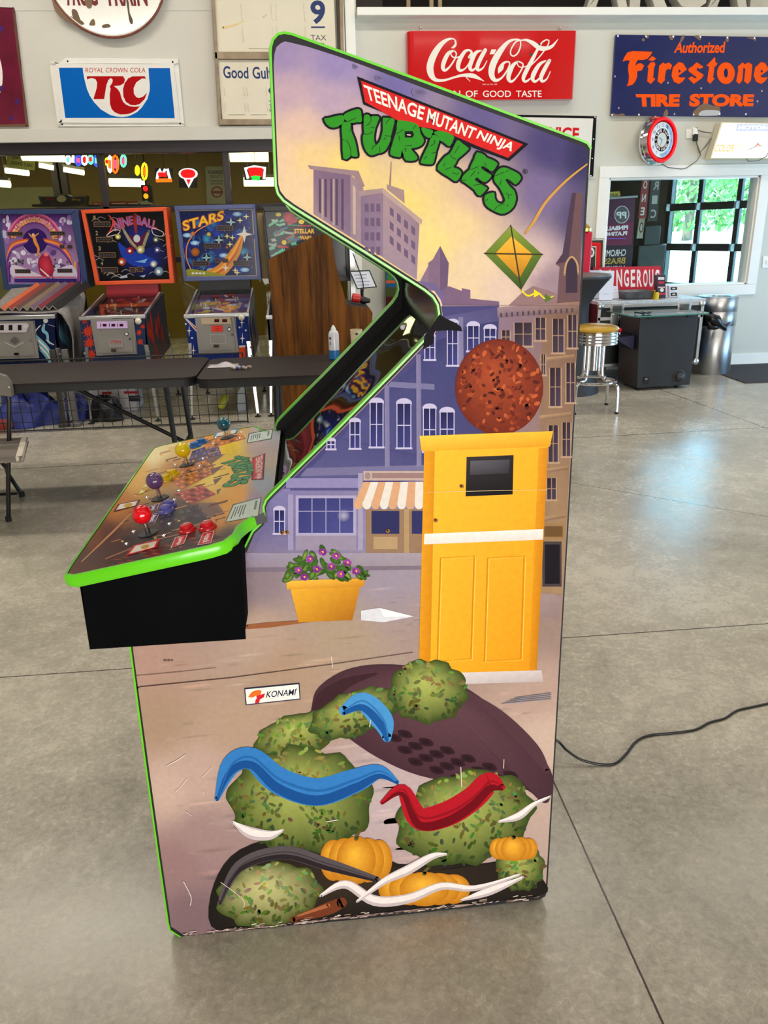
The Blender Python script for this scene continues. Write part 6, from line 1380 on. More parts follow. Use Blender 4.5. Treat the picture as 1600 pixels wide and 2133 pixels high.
def wars_glass(p):
    rr = random.Random(8)
    p.poly([(551, 441), (716, 438), (722, 560), (565, 560)], (14, 16, 22))
    for i in range(56):
        x, y = rr.uniform(556, 610), rr.uniform(445, 545); a = rr.uniform(-0.7, 0.3); l = rr.uniform(8, 26); w = rr.uniform(2, 6); c = rr.choice([(60, 150, 120), (90, 190, 150), (50, 120, 170), (120, 90, 90), (150, 170, 160), (30, 90, 60), (170, 60, 60)])
        p.poly([(x, y), (x+l*math.cos(a), y+l*math.sin(a)), (x+l*0.7*math.cos(a)+w, y+l*0.7*math.sin(a)+w), (x+w*0.4, y+w)], c)
    p.ell(602, 452, 13, 12, (206, 70, 70), 0, 24, (140, 40, 60)); p.ell(628, 462, 6, 5, (226, 196, 60)); p.ell(580, 447, 6, 4, (220, 200, 60)); p.ell(592, 505, 5, 5, (226, 186, 50))
    p.rect(621, 469, 648, 471.5, (190, 60, 60)); p.text('STELLAR', (612, 476, 656, 487), (190, 40, 50), 0.05); p.text('STELLAR', (613, 477, 655, 486), (240, 206, 40), 0.02); p.text('WARS', (624, 490, 650, 500), (190, 40, 50), 0.06); p.text('WARS', (625, 491, 649, 499), (240, 206, 40), 0.02)
def pf_mix(cols):
    def f(p, rr):
        p.quad4([(0, 0), (1, 0), (1, 1), (0, 1)], [cols[0]]*4)
        for i in range(46): p.ell(rr.random(), rr.random(), rr.uniform(0.03, 0.13), rr.uniform(0.015, 0.06), rr.choice(cols), rr.uniform(-30, 30), 12) if True else 0
    return f
def clip_pf(f):
    def g(p, rr):
        class W:
            def __getattr__(s, n): return getattr(p, n)
            def ell(s, x, y, a, b, *k): p.ell(0.14+x*0.72, 0.08+y*0.84, a, b, *k)
        f(W(), rr)
    return g
def ski_front(p):
    p.poly([(0, 663), (114, 662), (117, 800), (0, 800)], (22, 30, 66))
    for k, c in enumerate([(110, 176, 196), (226, 220, 212), (110, 176, 196), (226, 220, 212), (110, 176, 196)]): p.stroke([(76+k*2, 700+k*7, 4), (96+k, 720+k*7, 5), (111, 745+k*7, 5), (116, 775+k*5, 5)], c)
    p.stroke([(92, 676, 5), (90, 688, 7), (98, 696, 6), (101, 712, 4), (112, 718, 2)], (130, 186, 206)); p.ell(95, 668, 5, 5, (226, 222, 222)); p.stroke([(84, 678, 2), (74, 690, 2), (73, 702, 1.5)], (226, 222, 222)); p.stroke([(96, 708, 1.6), (112, 718, 1.6)], (220, 216, 216)); p.stroke([(100, 676, 1.2), (114, 680, 1.2)], (160, 166, 190))
def nine_front(p):
    p.poly([(166, 662), (301, 659), (306, 760), (176, 768)], (44, 58, 92)); rr = random.Random(6)
    for cx, cy, n, r in [(184, 690, 11, 16), (186, 714, 11, 15), (176, 668, 8, 9), (190, 738, 9, 14), (290, 692, 9, 8), (292, 712, 8, 9), (298, 680, 7, 7)]:
        p.poly([(cx+(r if k % 2 == 0 else r*0.45)*rr.uniform(0.7, 1.2)*math.cos(k*3.1416/n), cy+(r if k % 2 == 0 else r*0.45)*rr.uniform(0.7, 1.2)*math.sin(k*3.1416/n)) for k in range(2*n)], (206, 64, 42))
def stars_front(p):
    p.poly([(384, 657), (408, 656), (416, 760), (396, 762), (394, 730)], (34, 52, 130)); p.poly([(491, 654), (516, 652), (519, 720), (514, 728), (514, 760), (496, 760)], (34, 52, 130)); p.poly([(396, 736), (514, 734), (516, 800), (398, 800)], (34, 52, 130))
    p.poly([(383, 658), (410, 682), (410, 692), (383, 662)], (240, 226, 220)); p.poly([(392, 668), (410, 685), (410, 689)], (206, 70, 60))
    def st(x, y, r): p.poly([(x+(r*0.6 if k % 4 in (2,) and k % 8 else r if k % 4 == 0 else r*0.18)*math.sin(k*0.7854), y-(r*1.4 if k % 4 == 0 else r*0.8 if k % 4 == 2 else r*0.2)*math.cos(k*0.7854)) for k in range(8)], (236, 232, 220))
    for x, y, r in [(394, 689, 9), (403, 730, 9), (504, 672, 9), (505, 705, 9)]: st(x, y, r)
    for x, y in [(395, 660), (387, 675), (400, 704), (499, 682), (512, 688), (495, 657)]: p.ell(x, y, 2, 2, (226, 226, 226))
    p.poly([(498, 721), (511, 720), (512, 760), (499, 760)], (236, 84, 38)); p.poly([(498, 720), (511, 719), (511, 723), (498, 724)], (240, 230, 220))
purp = mat('coin_plate_lilac', (206, 176, 226), 0.4, emit=0.15, var=0.02)
tanp = mat('coin_plate_tan', (196, 174, 144), 0.4)
blackw = (20, 20, 24)
pin1 = pinball('pinball machine with purple ski-run backglass and navy cabinet under a grey blanket', -30, 115, 657, [(-16, 437), (162, 436), (184, 600), (8, 604)], [(-2, 447), (147, 446), (172, 592), (16, 592)], ('navy', (44, 60, 104)), ('navy', (26, 34, 70), 0.15, (90, 140, 170), (14, 14, 16)),
        ski_glass, ski_front, [(-30, 671), (70, 669), (80, 745), (-30, 748)], [(-20, 675), (56, 674), (60, 678), (54, 692), (-20, 693)], mat('coin_plate_pale', (206, 196, 206), 0.3), clip_pf(pf_mix([(60, 40, 60), (120, 90, 120)])))
pin2 = pinball('pinball machine with bright orange backbox frame and black-and-blue billiard backglass', 163, 303, 657, [(168, 437), (346, 431), (363, 590), (199, 594)], [(177, 445), (340, 440), (353, 582), (206, 586)], ('orange', (230, 84, 34)), ('blue_red', (38, 44, 76), 0.25, (176, 52, 36), (150, 22, 40)),
        nine_glass, nine_front, [(189, 665), (277, 663), (285, 737), (202, 740)], [(202, 671), (264, 670), (265, 683), (203, 684)], purp, clip_pf(pf_mix([(70, 40, 44), (150, 70, 60), (60, 70, 90), (196, 180, 176), (110, 60, 50), (200, 150, 70), (40, 34, 40)])), knob=(288, 669))
pin3 = pinball('pinball machine with blue frame, star-field backglass and white stars on its front', 382, 519, 653, [(363, 429), (531, 425), (544, 582), (383, 586)], [(372, 438), (526, 435), (536, 575), (388, 576)], ('slate', (78, 88, 138)), ('grey', (150, 148, 150), 0.08, (40, 56, 130), (16, 16, 18)),
        stars_glass, stars_front, [(407, 661), (488, 659), (497, 733), (415, 735)], [(419, 663), (480, 662), (481, 674), (421, 675)], tanp, clip_pf(pf_mix([(120, 80, 110), (226, 190, 70), (60, 80, 150), (226, 216, 226), (220, 150, 60), (170, 140, 170), (96, 60, 90)])), knob=(503, 661))
pin4 = pinball('black pinball machine with green spaceship backglass behind the wood-grain cabinet', 553, 690, 655, [(546, 430), (722, 427), (732, 585), (560, 590)], [(551, 441), (716, 438), (722, 575), (566, 578)], ('black', (24, 24, 26)), ('black', (24, 24, 28), 0.1, (60, 60, 64), (16, 16, 18)),
        wars_glass, None, None, None, None, clip_pf(pf_mix([(50, 60, 70), (90, 130, 110)])))
# grey blanket over the ski machine with a row of leaning side rails on it
pl0, pl1 = PY(-30, 657, PF_Y), PY(115, 657, PF_Y)
xa, xb2, zt = pl0.x, pl1.x, (pl0.z+pl1.z)/2
blanket = mat('grey_wool', (140, 134, 130), 0.95, var=0.18, scale=30, bump=0.3)
def bl(u, v):
    y = PF_Y+0.06+0.60*v; z = zt+0.012+0.16*v
    if u < 0.72: return Vector((xa+(xb2-xa+0.02)*u/0.72, y, z+0.006*math.sin(9*u+5*v)))
    d = (u-0.72)/0.28; dr = 0.15+0.24*math.sin(math.pi*min(1, 0.25+v*0.9))
    return Vector((xb2+0.02+0.05*math.sin(1.57*min(1, d*2))+0.015*math.sin(8*v+3*d), y+0.02*math.sin(5*d), z-dr*d*1.3+0.01*math.sin(12*v)))
b = MB(); b.grid(bl, 30, 18); o = b.build('moving_blanket', blanket, None, solid=0.008, smooth=80); setp(o, 'grey wool blanket draped over the top of the ski pinball machine', 'blanket')
for i in range(8):
    px = 2+i*15.5; c = [(206, 104, 66), (150, 62, 52), (96, 68, 66), (132, 112, 92), (110, 90, 110), (128, 44, 54), (44, 40, 42), (24, 22, 26)][i]
    nm = ['orange', 'brick red', 'brown', 'tan', 'lilac grey', 'dark red', 'charcoal', 'black'][i]
    q = PY(px, 649, PF_Y+0.07); b = MB(); X0 = q.x; y0 = PF_Y+0.08; z0 = zt+0.026
    for s in (-1, 1): b.hexa([(X0, y0, z0+0.035), (X0+s*0.032, y0, z0), (X0+s*0.030, y0, z0-0.003), (X0, y0, z0+0.03)], [(X0+0.17, y0+0.45, z0+0.195), (X0+0.17+s*0.032, y0+0.45, z0+0.15), (X0+0.17+s*0.030, y0+0.45, z0+0.147), (X0+0.17, y0+0.45, z0+0.19)])
    t = thing('machine_leg', 'loose %s painted angle-iron leg lying on the grey blanket' % nm, 'machine leg', (X0, y0, z0), 'loose legs on the blanket')
    o = b.build('angle_iron', mat('leg_paint_%d' % i, c, 0.4, var=0.1), t)
    b = MB()
    for s in (-1, 1): b.bar((X0, y0-0.002, z0+0.034), (X0+s*0.032, y0-0.002, z0), 0.004, 0.006)
    b.build('bare_end', alu, t)
# ================================================================ right-hand side of the room
# chrome bar stool
sb = PZ(1236, 838); sc_ = Vector((2.30, 6.22, 0))
t = thing('bar_stool', 'chrome bar stool with shiny gold seat beside the arcade cabinet', 'stool', sc_)
SH = PY(1228, 690, sc_.y).z
gold = mat('gold_vinyl', (190, 150, 50), 0.18, var=0.06, coat=0.5)
b = MB(); b.lathe(sc_+Vector((0, 0, SH)), (0, 0, 1), [(0.0, 0), (0.165, 0), (0.178, 0.008), (0.182, 0.022), (0.170, 0.038), (0.12, 0.052), (0.05, 0.057), (0, 0.058)], 40); b.build('seat_cushion', gold, t)
b = MB(); pr = [(0.168, -0.10)]
for k in range(4): z = -0.10+k*0.025; pr += [(0.178, z+0.004), (0.178, z+0.016), (0.170, z+0.020)]
pr += [(0.17, 0.0)]
b.lathe(sc_+Vector((0, 0, SH)), (0, 0, 1), pr, 40); b.build('seat_band', chrome, t)
zr = 0.245
for k in range(4):
    a = math.radians(38+k*90); d = Vector((math.cos(a), math.sin(a), 0))
    path = [sc_+d*0.085+Vector((0, 0, SH-0.09)), sc_+d*0.085+Vector((0, 0, 0.40)), sc_+d*0.088+Vector((0, 0, 0.30)), sc_+d*0.115+Vector((0, 0, 0.262)), sc_+d*0.17+Vector((0, 0, 0.252)), sc_+d*0.215+Vector((0, 0, 0.238)), sc_+d*0.236+Vector((0, 0, 0.20)), sc_+d*0.242+Vector((0, 0, 0.012))]
    b = MB(); b.tube(smooth_pts([tuple(p) for p in path], False, 4), 0.0125, 10); lg = b.build('leg', chrome, t)
    f = path[-1]; b = MB(); b.lathe(Vector((f.x, f.y, 0)), (0, 0, 1), [(0.016, 0), (0.016, 0.014), (0.013, 0.018)], 14); b.build('foot_cap', rubber, lg)
b = MB(); b.tube([sc_+Vector((0.185*math.cos(i*0.157), 0.185*math.sin(i*0.157), zr)) for i in range(40)], 0.013, 10, True); b.build('foot_ring', chrome, t)
b = MB(); b.cyl(sc_+Vector((0, 0, 0.33)), sc_+Vector((0, 0, SH)), 0.03, seg=20); b.build('column', chrome, t)
# cocktail-table arcade cabinet
k0 = PZ(1326, 815); k1 = PZ(1436, 808); ax = (k1-k0); ax.z = 0; wid = ax.length; ax.normalize(); ay = Vector((-ax.y, ax.x, 0))
def ck(u, v, z): return Vector((k0.x, k0.y, 0))+ax*u+ay*v+Vector((0, 0, z))
t = thing('cocktail_arcade_table', 'black cocktail arcade table with a glass top and small joystick', 'arcade table', ck(wid/2, 0.3, 0))
ckm = mat('grey_black_laminate', (38, 40, 44), 0.42, var=0.2, scale=3); H = PY(1338, 661, k0.y).z; DEP = 0.38
b = MB(); b.hexa([ck(0, 0, 0.03), ck(wid, 0, 0.03), ck(wid*1.02, 0, H), ck(-0.03, 0, H)], [ck(0.0, DEP, 0.03), ck(wid, DEP, 0.03), ck(wid*1.02, DEP, H), ck(-0.03, DEP, H)]); bd = b.build('body', ckm, t, bevel=0.004)
b = MB(); g = [ck(-0.14, -0.06, H+0.012), ck(-0.11, -0.10, H+0.012), ck(wid+0.04, -0.10, H+0.012), ck(wid+0.07, -0.06, H+0.012), ck(wid+0.07, DEP+0.05, H+0.012), ck(-0.14, DEP+0.05, H+0.012)]
b.prism(g, (0, 0, 0.010)); b.build('glass_top', mat('dark_glass_top', (14, 34, 32), 0.05, var=0.05, spec=0.8), t)
b = MB(); b.tube([p+Vector((0, 0, 0.005)) for p in g], 0.007, 6, True); b.build('top_edge', mat('green_glass_edge', (70, 130, 116), 0.15), t)
for u in (0.05, wid-0.10): b = MB(); q = ck(u, -0.004, H-0.012); b.bar(q, q+ax*0.06, 0.012, 0.018); b.build('glass_clip', black_m, bd)
# player end on the left, with a small shelf and joystick
b = MB(); e0 = lambda v, d, z: ck(-0.03-d, v, z)
b.hexa([e0(0.06, 0.0, H-0.16), e0(0.06, 0.17, H-0.18), e0(0.06, 0.17, H-0.20), e0(0.06, 0.0, H-0.30)], [e0(0.36, 0.0, H-0.16), e0(0.36, 0.17, H-0.18), e0(0.36, 0.17, H-0.20), e0(0.36, 0.0, H-0.30)]); sh = b.build('player_shelf', mat('dark_blue_shelf', (34, 34, 66), 0.35), t, bevel=0.004)
q = e0(0.16, 0.10, H-0.165); b = MB(); b.cyl(q, q+Vector((0, 0, 0.03)), 0.005, seg=10); st_ = b.build('joystick', chrome, t)
b = MB(); b.ball(q+Vector((0, 0, 0.042)), 0.022, 18); b.build('ball_top', MATS['red_ball'], st_)
q = PP(1415, 784, ck(0, 0, 0), ay); b = MB(); b.lathe(q-ay*0.0, -ay, [(0.062, 0), (0.062, 0.004), (0.050, 0.006), (0.046, 0.004), (0.046, 0.012), (0.036, 0.030), (0.018, 0.042), (0, 0.046)], 28); b.build('speaker_dome', mat('dark_dome', (44, 46, 50), 0.4), bd)
q = PP(1345, 792, ck(0, 0, 0), ay); b = MB(); b.prism([q+ax*x+Vector((0, 0, z)) for x, z in ((-0.022, -0.028), (0, -0.036), (0.022, -0.028), (0.022, 0.028), (0, 0.036), (-0.022, 0.028))], -ay*0.006); sk = b.build('power_socket', black_m, bd, bevel=0.002)
b = MB(); b.prism([q+ax*x+Vector((0, 0, z))-ay*0.006 for x, z in ((-0.012, 0.006), (0.012, 0.006), (0.012, 0.018), (-0.012, 0.018))], -ay*0.005); b.build('rocker_switch', steel, sk)
for u in (0.05, wid-0.1):
    for v in (0.06, DEP-0.08): b = MB(); q = ck(u, v, 0); b.lathe(q, (0, 0, 1), [(0.02, 0), (0.022, 0.03)], 12); b.build('foot', rubber, t)
b = MB(); q = ck(-0.07, 0.02, H+0.023)
b.tube([q+ax*(0.17*i/9)+ay*(0.06*math.sin(i*1.7))+Vector((0, 0, 0.006+0.012*abs(math.sin(i*1.1)))) for i in range(10)], 0.006, 6); o = b.build('cable_bundle', mat('teal_black_cable', (30, 60, 58), 0.3, var=0.4, scale=40), None); setp(o, 'small tangled black cable lying on the glass top of the arcade table', 'cable')
# flight case used as a counter
c0 = PY(1238, 733, 7.42); fz = PY(1340, 722, 7.42).z
X0, X1, Y0_, Y1_ = PY(1240, 725, 7.42).x, PY(1464, 650, 7.42).x, 7.42, 7.98
ZT = PY(1350, 628, 7.41).z
t = thing('flight_case', 'black flight case counter with aluminium edges and a grey top below the framed window', 'flight case', ((X0+X1)/2, 7.7, 0))
b = MB(); b.box(X0, X1, Y0_, Y1_, 0.14, ZT-0.02); bd = b.build('case_body', mat('black_laminate', (24, 25, 28), 0.35, var=0.15), t, bevel=0.003)
b = MB(); b.box(X0-0.01, X1+0.01, Y0_-0.012, Y1_, ZT-0.02, ZT+0.012); b.build('case_top', mat('pale_grey_top', (196, 204, 214), 0.25, var=0.12, scale=30), t, bevel=0.005)
for nm, seg in (('edge_rail', ((X0, ZT-0.035), (X1, ZT-0.035))), ('edge_rail', ((X0, 0.155), (X1, 0.155))), ('edge_rail', ((X0+0.012, 0.15), (X0+0.012, ZT-0.03))), ('edge_rail', ((X1-0.012, 0.15), (X1-0.012, ZT-0.03))), ('lid_rail', ((X0, ZT-0.15), (X1, ZT-0.15)))):
    (xa_, za), (xc, zc) = seg; b = MB(); b.bar((xa_, Y0_-0.006, za), (xc, Y0_-0.006, zc), 0.030, 0.014, up=(0, 1, 0)); b.build(nm, alu, t, bevel=0.003)
for x in (X0+0.02, X1-0.02):
    for z in (ZT-0.03, 0.16): b = MB(); b.ball((x, Y0_-0.012, z), 0.034, 14, sc=(1, 0.5, 1)); b.build('ball_corner', alu, t)
for px in (1286, 1426):
    b = MB(); q = PY(px, 638 if px > 1400 else 641, Y0_-0.012); b.box(q.x-0.07, q.x+0.07, Y0_-0.014, Y0_, q.z-0.045, q.z+0.045); lt = b.build('latch', alu, t, bevel=0.012)
    b = MB(); b.box(q.x-0.045, q.x+0.045, Y0_-0.022, Y0_-0.012, q.z-0.026, q.z+0.022); b.build('latch_dish', mat('latch_dark', (110, 110, 112), 0.3, metal=0.8), lt, bevel=0.006)
b = MB(); q = PY(1280, 662, Y0_-0.012); b.box(q.x-0.04, q.x+0.045, Y0_-0.014, Y0_, q.z-0.07, q.z+0.04); b.build('latch', alu, t, bevel=0.008)
for x in (X0+0.12, X1-0.12):
    b = MB(); b.lathe((x-0.02, Y0_+0.12, 0.05), (1, 0, 0), [(0.03, 0), (0.05, 0.004), (0.05, 0.036), (0.03, 0.04)], 20); b.box(x-0.03, x+0.03, Y0_+0.08, Y0_+0.16, 0.09, 0.14); b.build('caster', rubber, t)
YT = 7.62
def on_case(name, label, cat, quad, Y, th, m, group=None, bv=0.003):
    c = [PY(x, y, Y) for x, y in quad]; zmin = min(p.z for p in c); dz = ZT+0.012-zmin
    c = [p+Vector((0, 0, dz*1.0 if abs(p.z-zmin) < 0.02 else 0)) for p in c]
    b = MB(); b.prism(c, (0, th, 0)); o = b.build(name, m, None, bevel=bv); return setp(o, label, cat, group)
# red warning sign leaning on the window
t = thing('warning_sign', 'red sign with tall white capitals standing on the flight case', 'sign', PY(1330, 600, 7.86)); q = [(1262, 556), (1376, 554), (1378, 604), (1262, 606)]
b = MB(); b.prism([PY(x, y, 7.86) for x, y in [(1236, 557), (1377, 554), (1379, 617), (1238, 620)]], (0, 0.008, 0)); bd = b.build('board', mat('red_sign_paint', (198, 36, 56), 0.35, var=0.06), t)
p = Print(wallmap(7.86)); wht = (240, 232, 230)
for ch_, x0, x1 in [('D', 1247, 1258), ('A', 1264, 1278), ('N', 1284, 1296), ('G', 1300, 1310), ('E', 1314, 1323), ('R', 1327, 1337), ('O', 1340, 1349), ('U', 1352, 1361), ('S', 1365, 1374)]: p.text(ch_, [(x0, 562), (x1, 561), (x1+0.5, 597), (x0, 598)], wht, 0.03)
p.build('lettering', PR, bd)
for px in (1262, 1362): b = MB(); q = PY(px, 617, 7.87); b.hexa([(q.x-0.02, 7.87, ZT+0.012), (q.x+0.02, 7.87, ZT+0.012), (q.x+0.02, 7.87, q.z+0.1), (q.x-0.02, 7.87, q.z+0.1)], [(q.x-0.02, 7.95, ZT+0.012), (q.x+0.02, 7.95, ZT+0.012), (q.x+0.02, 7.89, q.z+0.1), (q.x-0.02, 7.89, q.z+0.1)]); b.build('stand_foot', black_m, t)
paper = mat('paper_white', (226, 230, 244), 0.4, var=0.01)
def holder(name, label, quad, Y, lines):
    t = thing(name, label, 'sign holder', PY(sum(p[0] for p in quad)/4, quad[2][1], Y)); c = [PY(x, y, Y) for x, y in quad]; zl = ZT+0.012
    c[2].z = zl; c[3].z = zl
    b = MB(); b.prism(c, (0, 0.004, 0)); s_ = b.build('sheet', paper, t)
    b = MB(); b.hexa([c[3], c[2], c[2]+Vector((0, 0, 0.004)), c[3]+Vector((0, 0, 0.004))], [v+Vector((0, 0.10, 0)) for v in (c[3], c[2], c[2]+Vector((0, 0, 0.004)), c[3]+Vector((0, 0, 0.004)))]); b.build('acrylic_base', mat('clear_acrylic', (206, 214, 220), 0.1), t)
    p = Print(wallmap(Y))
    for l in lines: p.rect(*l)
    p.build('printed_lines', PRM, s_)
g_ = (176, 182, 196)
holder('sign_holder', 'front upright white notice sheet in a clear holder on the flight case', [(1250, 564), (1280, 564), (1276, 622), (1248, 622)], 7.50, [(1254, 570, 1275, 571.2, g_), (1254, 574, 1273, 575, g_), (1254, 578, 1275, 579, g_), (1256, 584, 1270, 585, g_), (1258, 612, 1268, 613, g_)])
holder('sign_holder', 'white notice sheet behind the front one, farthest left on the flight case', [(1228, 563), (1252, 563), (1250, 624), (1226, 624)], 7.72, [(1231, 570, 1248, 571, g_), (1231, 576, 1247, 577, g_), (1231, 590, 1246, 591, g_)])
holder('sign_holder', 'short white notice sheet just left of the metal tray', [(1278, 596), (1287, 596), (1290, 620), (1276, 620)], 7.62, [(1280, 603, 1286, 604, g_), (1280, 609, 1286, 610, g_)])
# metal tray
t = None; b = MB(); tq = [PY(x, y, 7.55) for x, y in ((1296, 602), (1361, 602), (1353, 617), (1304, 617))]
zb_ = ZT+0.012; xt0, xt1, xb0, xb1 = tq[0].x, tq[1].x, tq[3].x, tq[2].x; zt_ = zb_+0.075
outer = [(xt0, 7.48, zt_), (xt1, 7.48, zt_), (xt1, 7.74, zt_), (xt0, 7.74, zt_)]; inner = [(xb0, 7.52, zb_), (xb1, 7.52, zb_), (xb1, 7.70, zb_), (xb0, 7.70, zb_)]
b.add(outer+inner, [(0, 1, 5, 4), (1, 2, 6, 5), (2, 3, 7, 6), (3, 0, 4, 7), (4, 5, 6, 7)]); o = b.build('metal_tray', mat('tray_steel', (110, 112, 116), 0.35, metal=0.9, var=0.3, scale=14), None, solid=0.004, smooth=0); setp(o, 'shallow grey metal tray on the flight case in front of the red sign', 'tray')
# snack boxes
t = thing('snack_box', 'tall dark box with red and white print standing on the flight case', 'box', PY(1379, 617, 7.56)); c = [PY(x, y, 7.54) for x, y in ((1369, 574), (1386, 573), (1387, 617), (1370, 618))]; c[2].z = c[3].z = ZT+0.012
b = MB(); b.prism(c, (0, 0.07, 0)); bx = b.build('carton', mat('carton_dark', (54, 40, 56), 0.4), t, bevel=0.002)
p = Print(wallmap(7.54)); p.rect(1371, 577, 1384, 583, (226, 220, 224)); p.rect(1372, 586, 1384, 591, (200, 60, 76)); p.rect(1371, 597, 1385, 600, (206, 180, 190)); p.ell(1379, 604, 4, 4, (226, 226, 226)); p.rect(1373, 610, 1386, 614, (200, 60, 80)); p.build('print', PR, bx)
t = thing('small_bottle', 'small yellow and black bottle on the flight case next to the dark box', 'bottle', PY(1369, 622, 7.50)); q = PY(1370, 600, 7.47); z0 = ZT+0.012
b = MB(); b.lathe((q.x, 7.47, z0), (0, 0, 1), [(0.018, 0), (0.02, 0.01), (0.02, 0.055), (0.014, 0.062), (0.012, 0.07)], 16); b.build('bottle_body', mat('yellow_label', (226, 196, 30), 0.4), t); b = MB(); b.lathe((q.x, 7.47, z0+0.068), (0, 0, 1), [(0.013, 0), (0.013, 0.022), (0, 0.024)], 14); b.build('cap', black_m, t)
b = MB(); q = PY(1363, 610, 7.50); b.box(q.x-0.012, q.x+0.014, 7.48, 7.52, z0, z0+0.085); o = b.build('small_box', mat('mustard_box', (176, 150, 30), 0.5), None, bevel=0.002); setp(o, 'tiny mustard box left of the yellow bottle on the flight case', 'box')
for i, (y0, z_) in enumerate([((592, 602), 1), ((605, 616), 0)]):
    c = [PY(x, y, 7.66) for x, y in ((1395, y0[0]), (1412, y0[0]-1), (1413, y0[1]-1), (1396, y0[1]))]; dz = (ZT+0.012+(0.058 if i == 0 else 0.0))-c[3].z
    c = [v+Vector((0, 0, dz)) for v in c]
    t = thing('card_box', ['upper small white box with a dark printed panel on the flight case', 'lower small white box with a dark printed panel on the flight case'][i], 'box', c[3], 'small boxes stacked by the window')
    b = MB(); b.prism(c, (0, 0.06, 0)); bx = b.build('carton', paper, t, bevel=0.002); p = Print(lambda x, y, d, c=c: c[3]+(c[2]-c[3])*x+(c[0]-c[3])*y+Vector((0, -d, 0))); p.rect(0.1, 0.15, 0.9, 0.8, (70, 66, 56)); p.ell(0.5, 0.45, 0.2, 0.15, (206, 200, 190)); p.build('print', PR, bx)
b = MB(); b.hexa([PY(1384, 630, 7.46), PY(1418, 628, 7.46), PY(1420, 622, 7.46), PY(1386, 624, 7.46)], [v+Vector((0, 0.12, 0)) for v in (PY(1384, 630, 7.46), PY(1418, 628, 7.46), PY(1420, 622, 7.46), PY(1386, 624, 7.46))])
for i in range(len(b.v)): b.v[i].z = ZT+0.0125+(0.004 if i in (2, 3, 6, 7) else 0)
o = b.build('acrylic_card', MATS['clear_acrylic'], None); setp(o, 'clear acrylic plate lying at the front edge of the flight case', 'plate')
# steel bin with a black bag
bc = Vector((4.02, 7.66, 0)); BR = (PY(1522, 690, 7.66)-PY(1449, 690, 7.66)).length/2; BH = PY(1481, 618, 7.66).z
bc.x = (PY(1507, 775, 7.66).x+PY(1450, 775, 7.66).x)/2
t = thing('waste_bin', 'tall brushed steel waste bin with a black bag knotted at its side', 'bin', bc)
def binw(a0, a1, z0, z1, n=40): 
    b = MB(); b.grid(lambda u, v: bc+Vector((BR*math.cos(math.radians(a0+(a1-a0)*u)), BR*math.sin(math.radians(a0+(a1-a0)*u)), z0+(z1-z0)*v)), n, 1); return b
zo0, zo1 = PY(1480, 682, 7.45).z, PY(1480, 652, 7.45).z
b = binw(0, 360, 0.0, zo0); b2 = binw(-132, 152, zo0, zo1, 30); b3 = binw(0, 360, zo1, BH)
for bb_ in (b2, b3): b.add(bb_.v, bb_.f)
b.build('drum', steel, t, smooth=60, solid=0.004)
b = MB(); b.lathe(bc+Vector((0, 0, BH)), (0, 0, 1), [(BR, -0.004), (BR+0.004, 0.004), (BR-0.008, 0.008), (BR*0.62, 0.004), (BR*0.60, -0.01)], 40, caps=False); b.build('rim', steel, t)
bag = mat('black_bag_plastic', (14, 14, 16), 0.18, var=0.1, bump=0.6, scale=25)
b = MB(); b.lathe(bc+Vector((0, 0, 0.05)), (0, 0, 1), [(BR*0.9, 0), (BR*0.93, zo0), (BR*0.93, zo1)], 24); b.build('bag_liner', bag, t)
pts = [(1471, 654), (1480, 662), (1492, 668), (1500, 676), (1508, 682), (1512, 688)]
b = MB(); b.tube([PY(x, y, 7.40) for x, y in pts], [0.012, 0.045, 0.055, 0.035, 0.03, 0.012], 9); b.tube([PY(x, y, 7.40) for x, y in ((1508, 684), (1515, 676), (1521, 671))], [0.02, 0.012, 0.006], 7); b.tube([PY(x, y, 7.41) for x, y in ((1472, 656), (1474, 668), (1480, 680), (1490, 681), (1500, 682))], [0.01, 0.02, 0.035, 0.03, 0.012], 8); b.build('knotted_bag', bag, t, smooth=80)
b = MB(); b.lathe((bc.x+BR+0.03, 7.72, 0.07), (0, 1, 0), [(0.03, 0), (0.035, 0.01), (0.035, 0.03), (0.03, 0.04)], 16); b.box(bc.x+BR-0.01, bc.x+BR+0.03, 7.71, 7.77, 0.06, 0.10); b.build('caster', rubber, t)
# door mat
mq = [PZ(1497, 782), PZ(1553, 801), PZ(1640, 798), PZ(1640, 762)]
b = MB(); b.prism([Vector((4.10, 7.02, 0.001)), Vector((5.6, 7.02, 0.001)), Vector((5.6, 7.98, 0.001)), Vector((4.10, 7.98, 0.001))], (0, 0, 0.008)); mo = b.build('door_mat', mat('dark_grey_mat', (62, 62, 68), 0.95, var=0.15, scale=120, bump=0.2), None); setp(mo, 'dark grey floor mat in front of the white baseboard at the right edge', 'mat')
# tall round bar table under a stretched black cloth
tc0 = Vector((2.34, 7.02, 0)); TZ = PY(1212, 574, tc0.y).z
t = thing('cocktail_table', 'tall round table in a stretched black cloth half hidden by the arcade cabinet', 'table', tc0)
b = MB(); b.lathe(tc0, (0, 0, 1), [(0.30, 0.0), (0.24, 0.25), (0.17, 0.6), (0.165, 0.78), (0.22, TZ-0.16), (0.31, TZ-0.05), (0.34, TZ-0.015), (0.34, TZ), (0, TZ)], 40); b.build('stretch_cloth', mat('black_spandex', (44, 44, 48), 0.6, var=0.1), t)
b = MB(); b.lathe(tc0+Vector((0, 0, TZ+0.0005)), (0, 0, 1), [(0.335, 0), (0.335, 0.012), (0, 0.013)], 40); b.build('table_top', mat('grey_table_top', (96, 92, 94), 0.4), t)
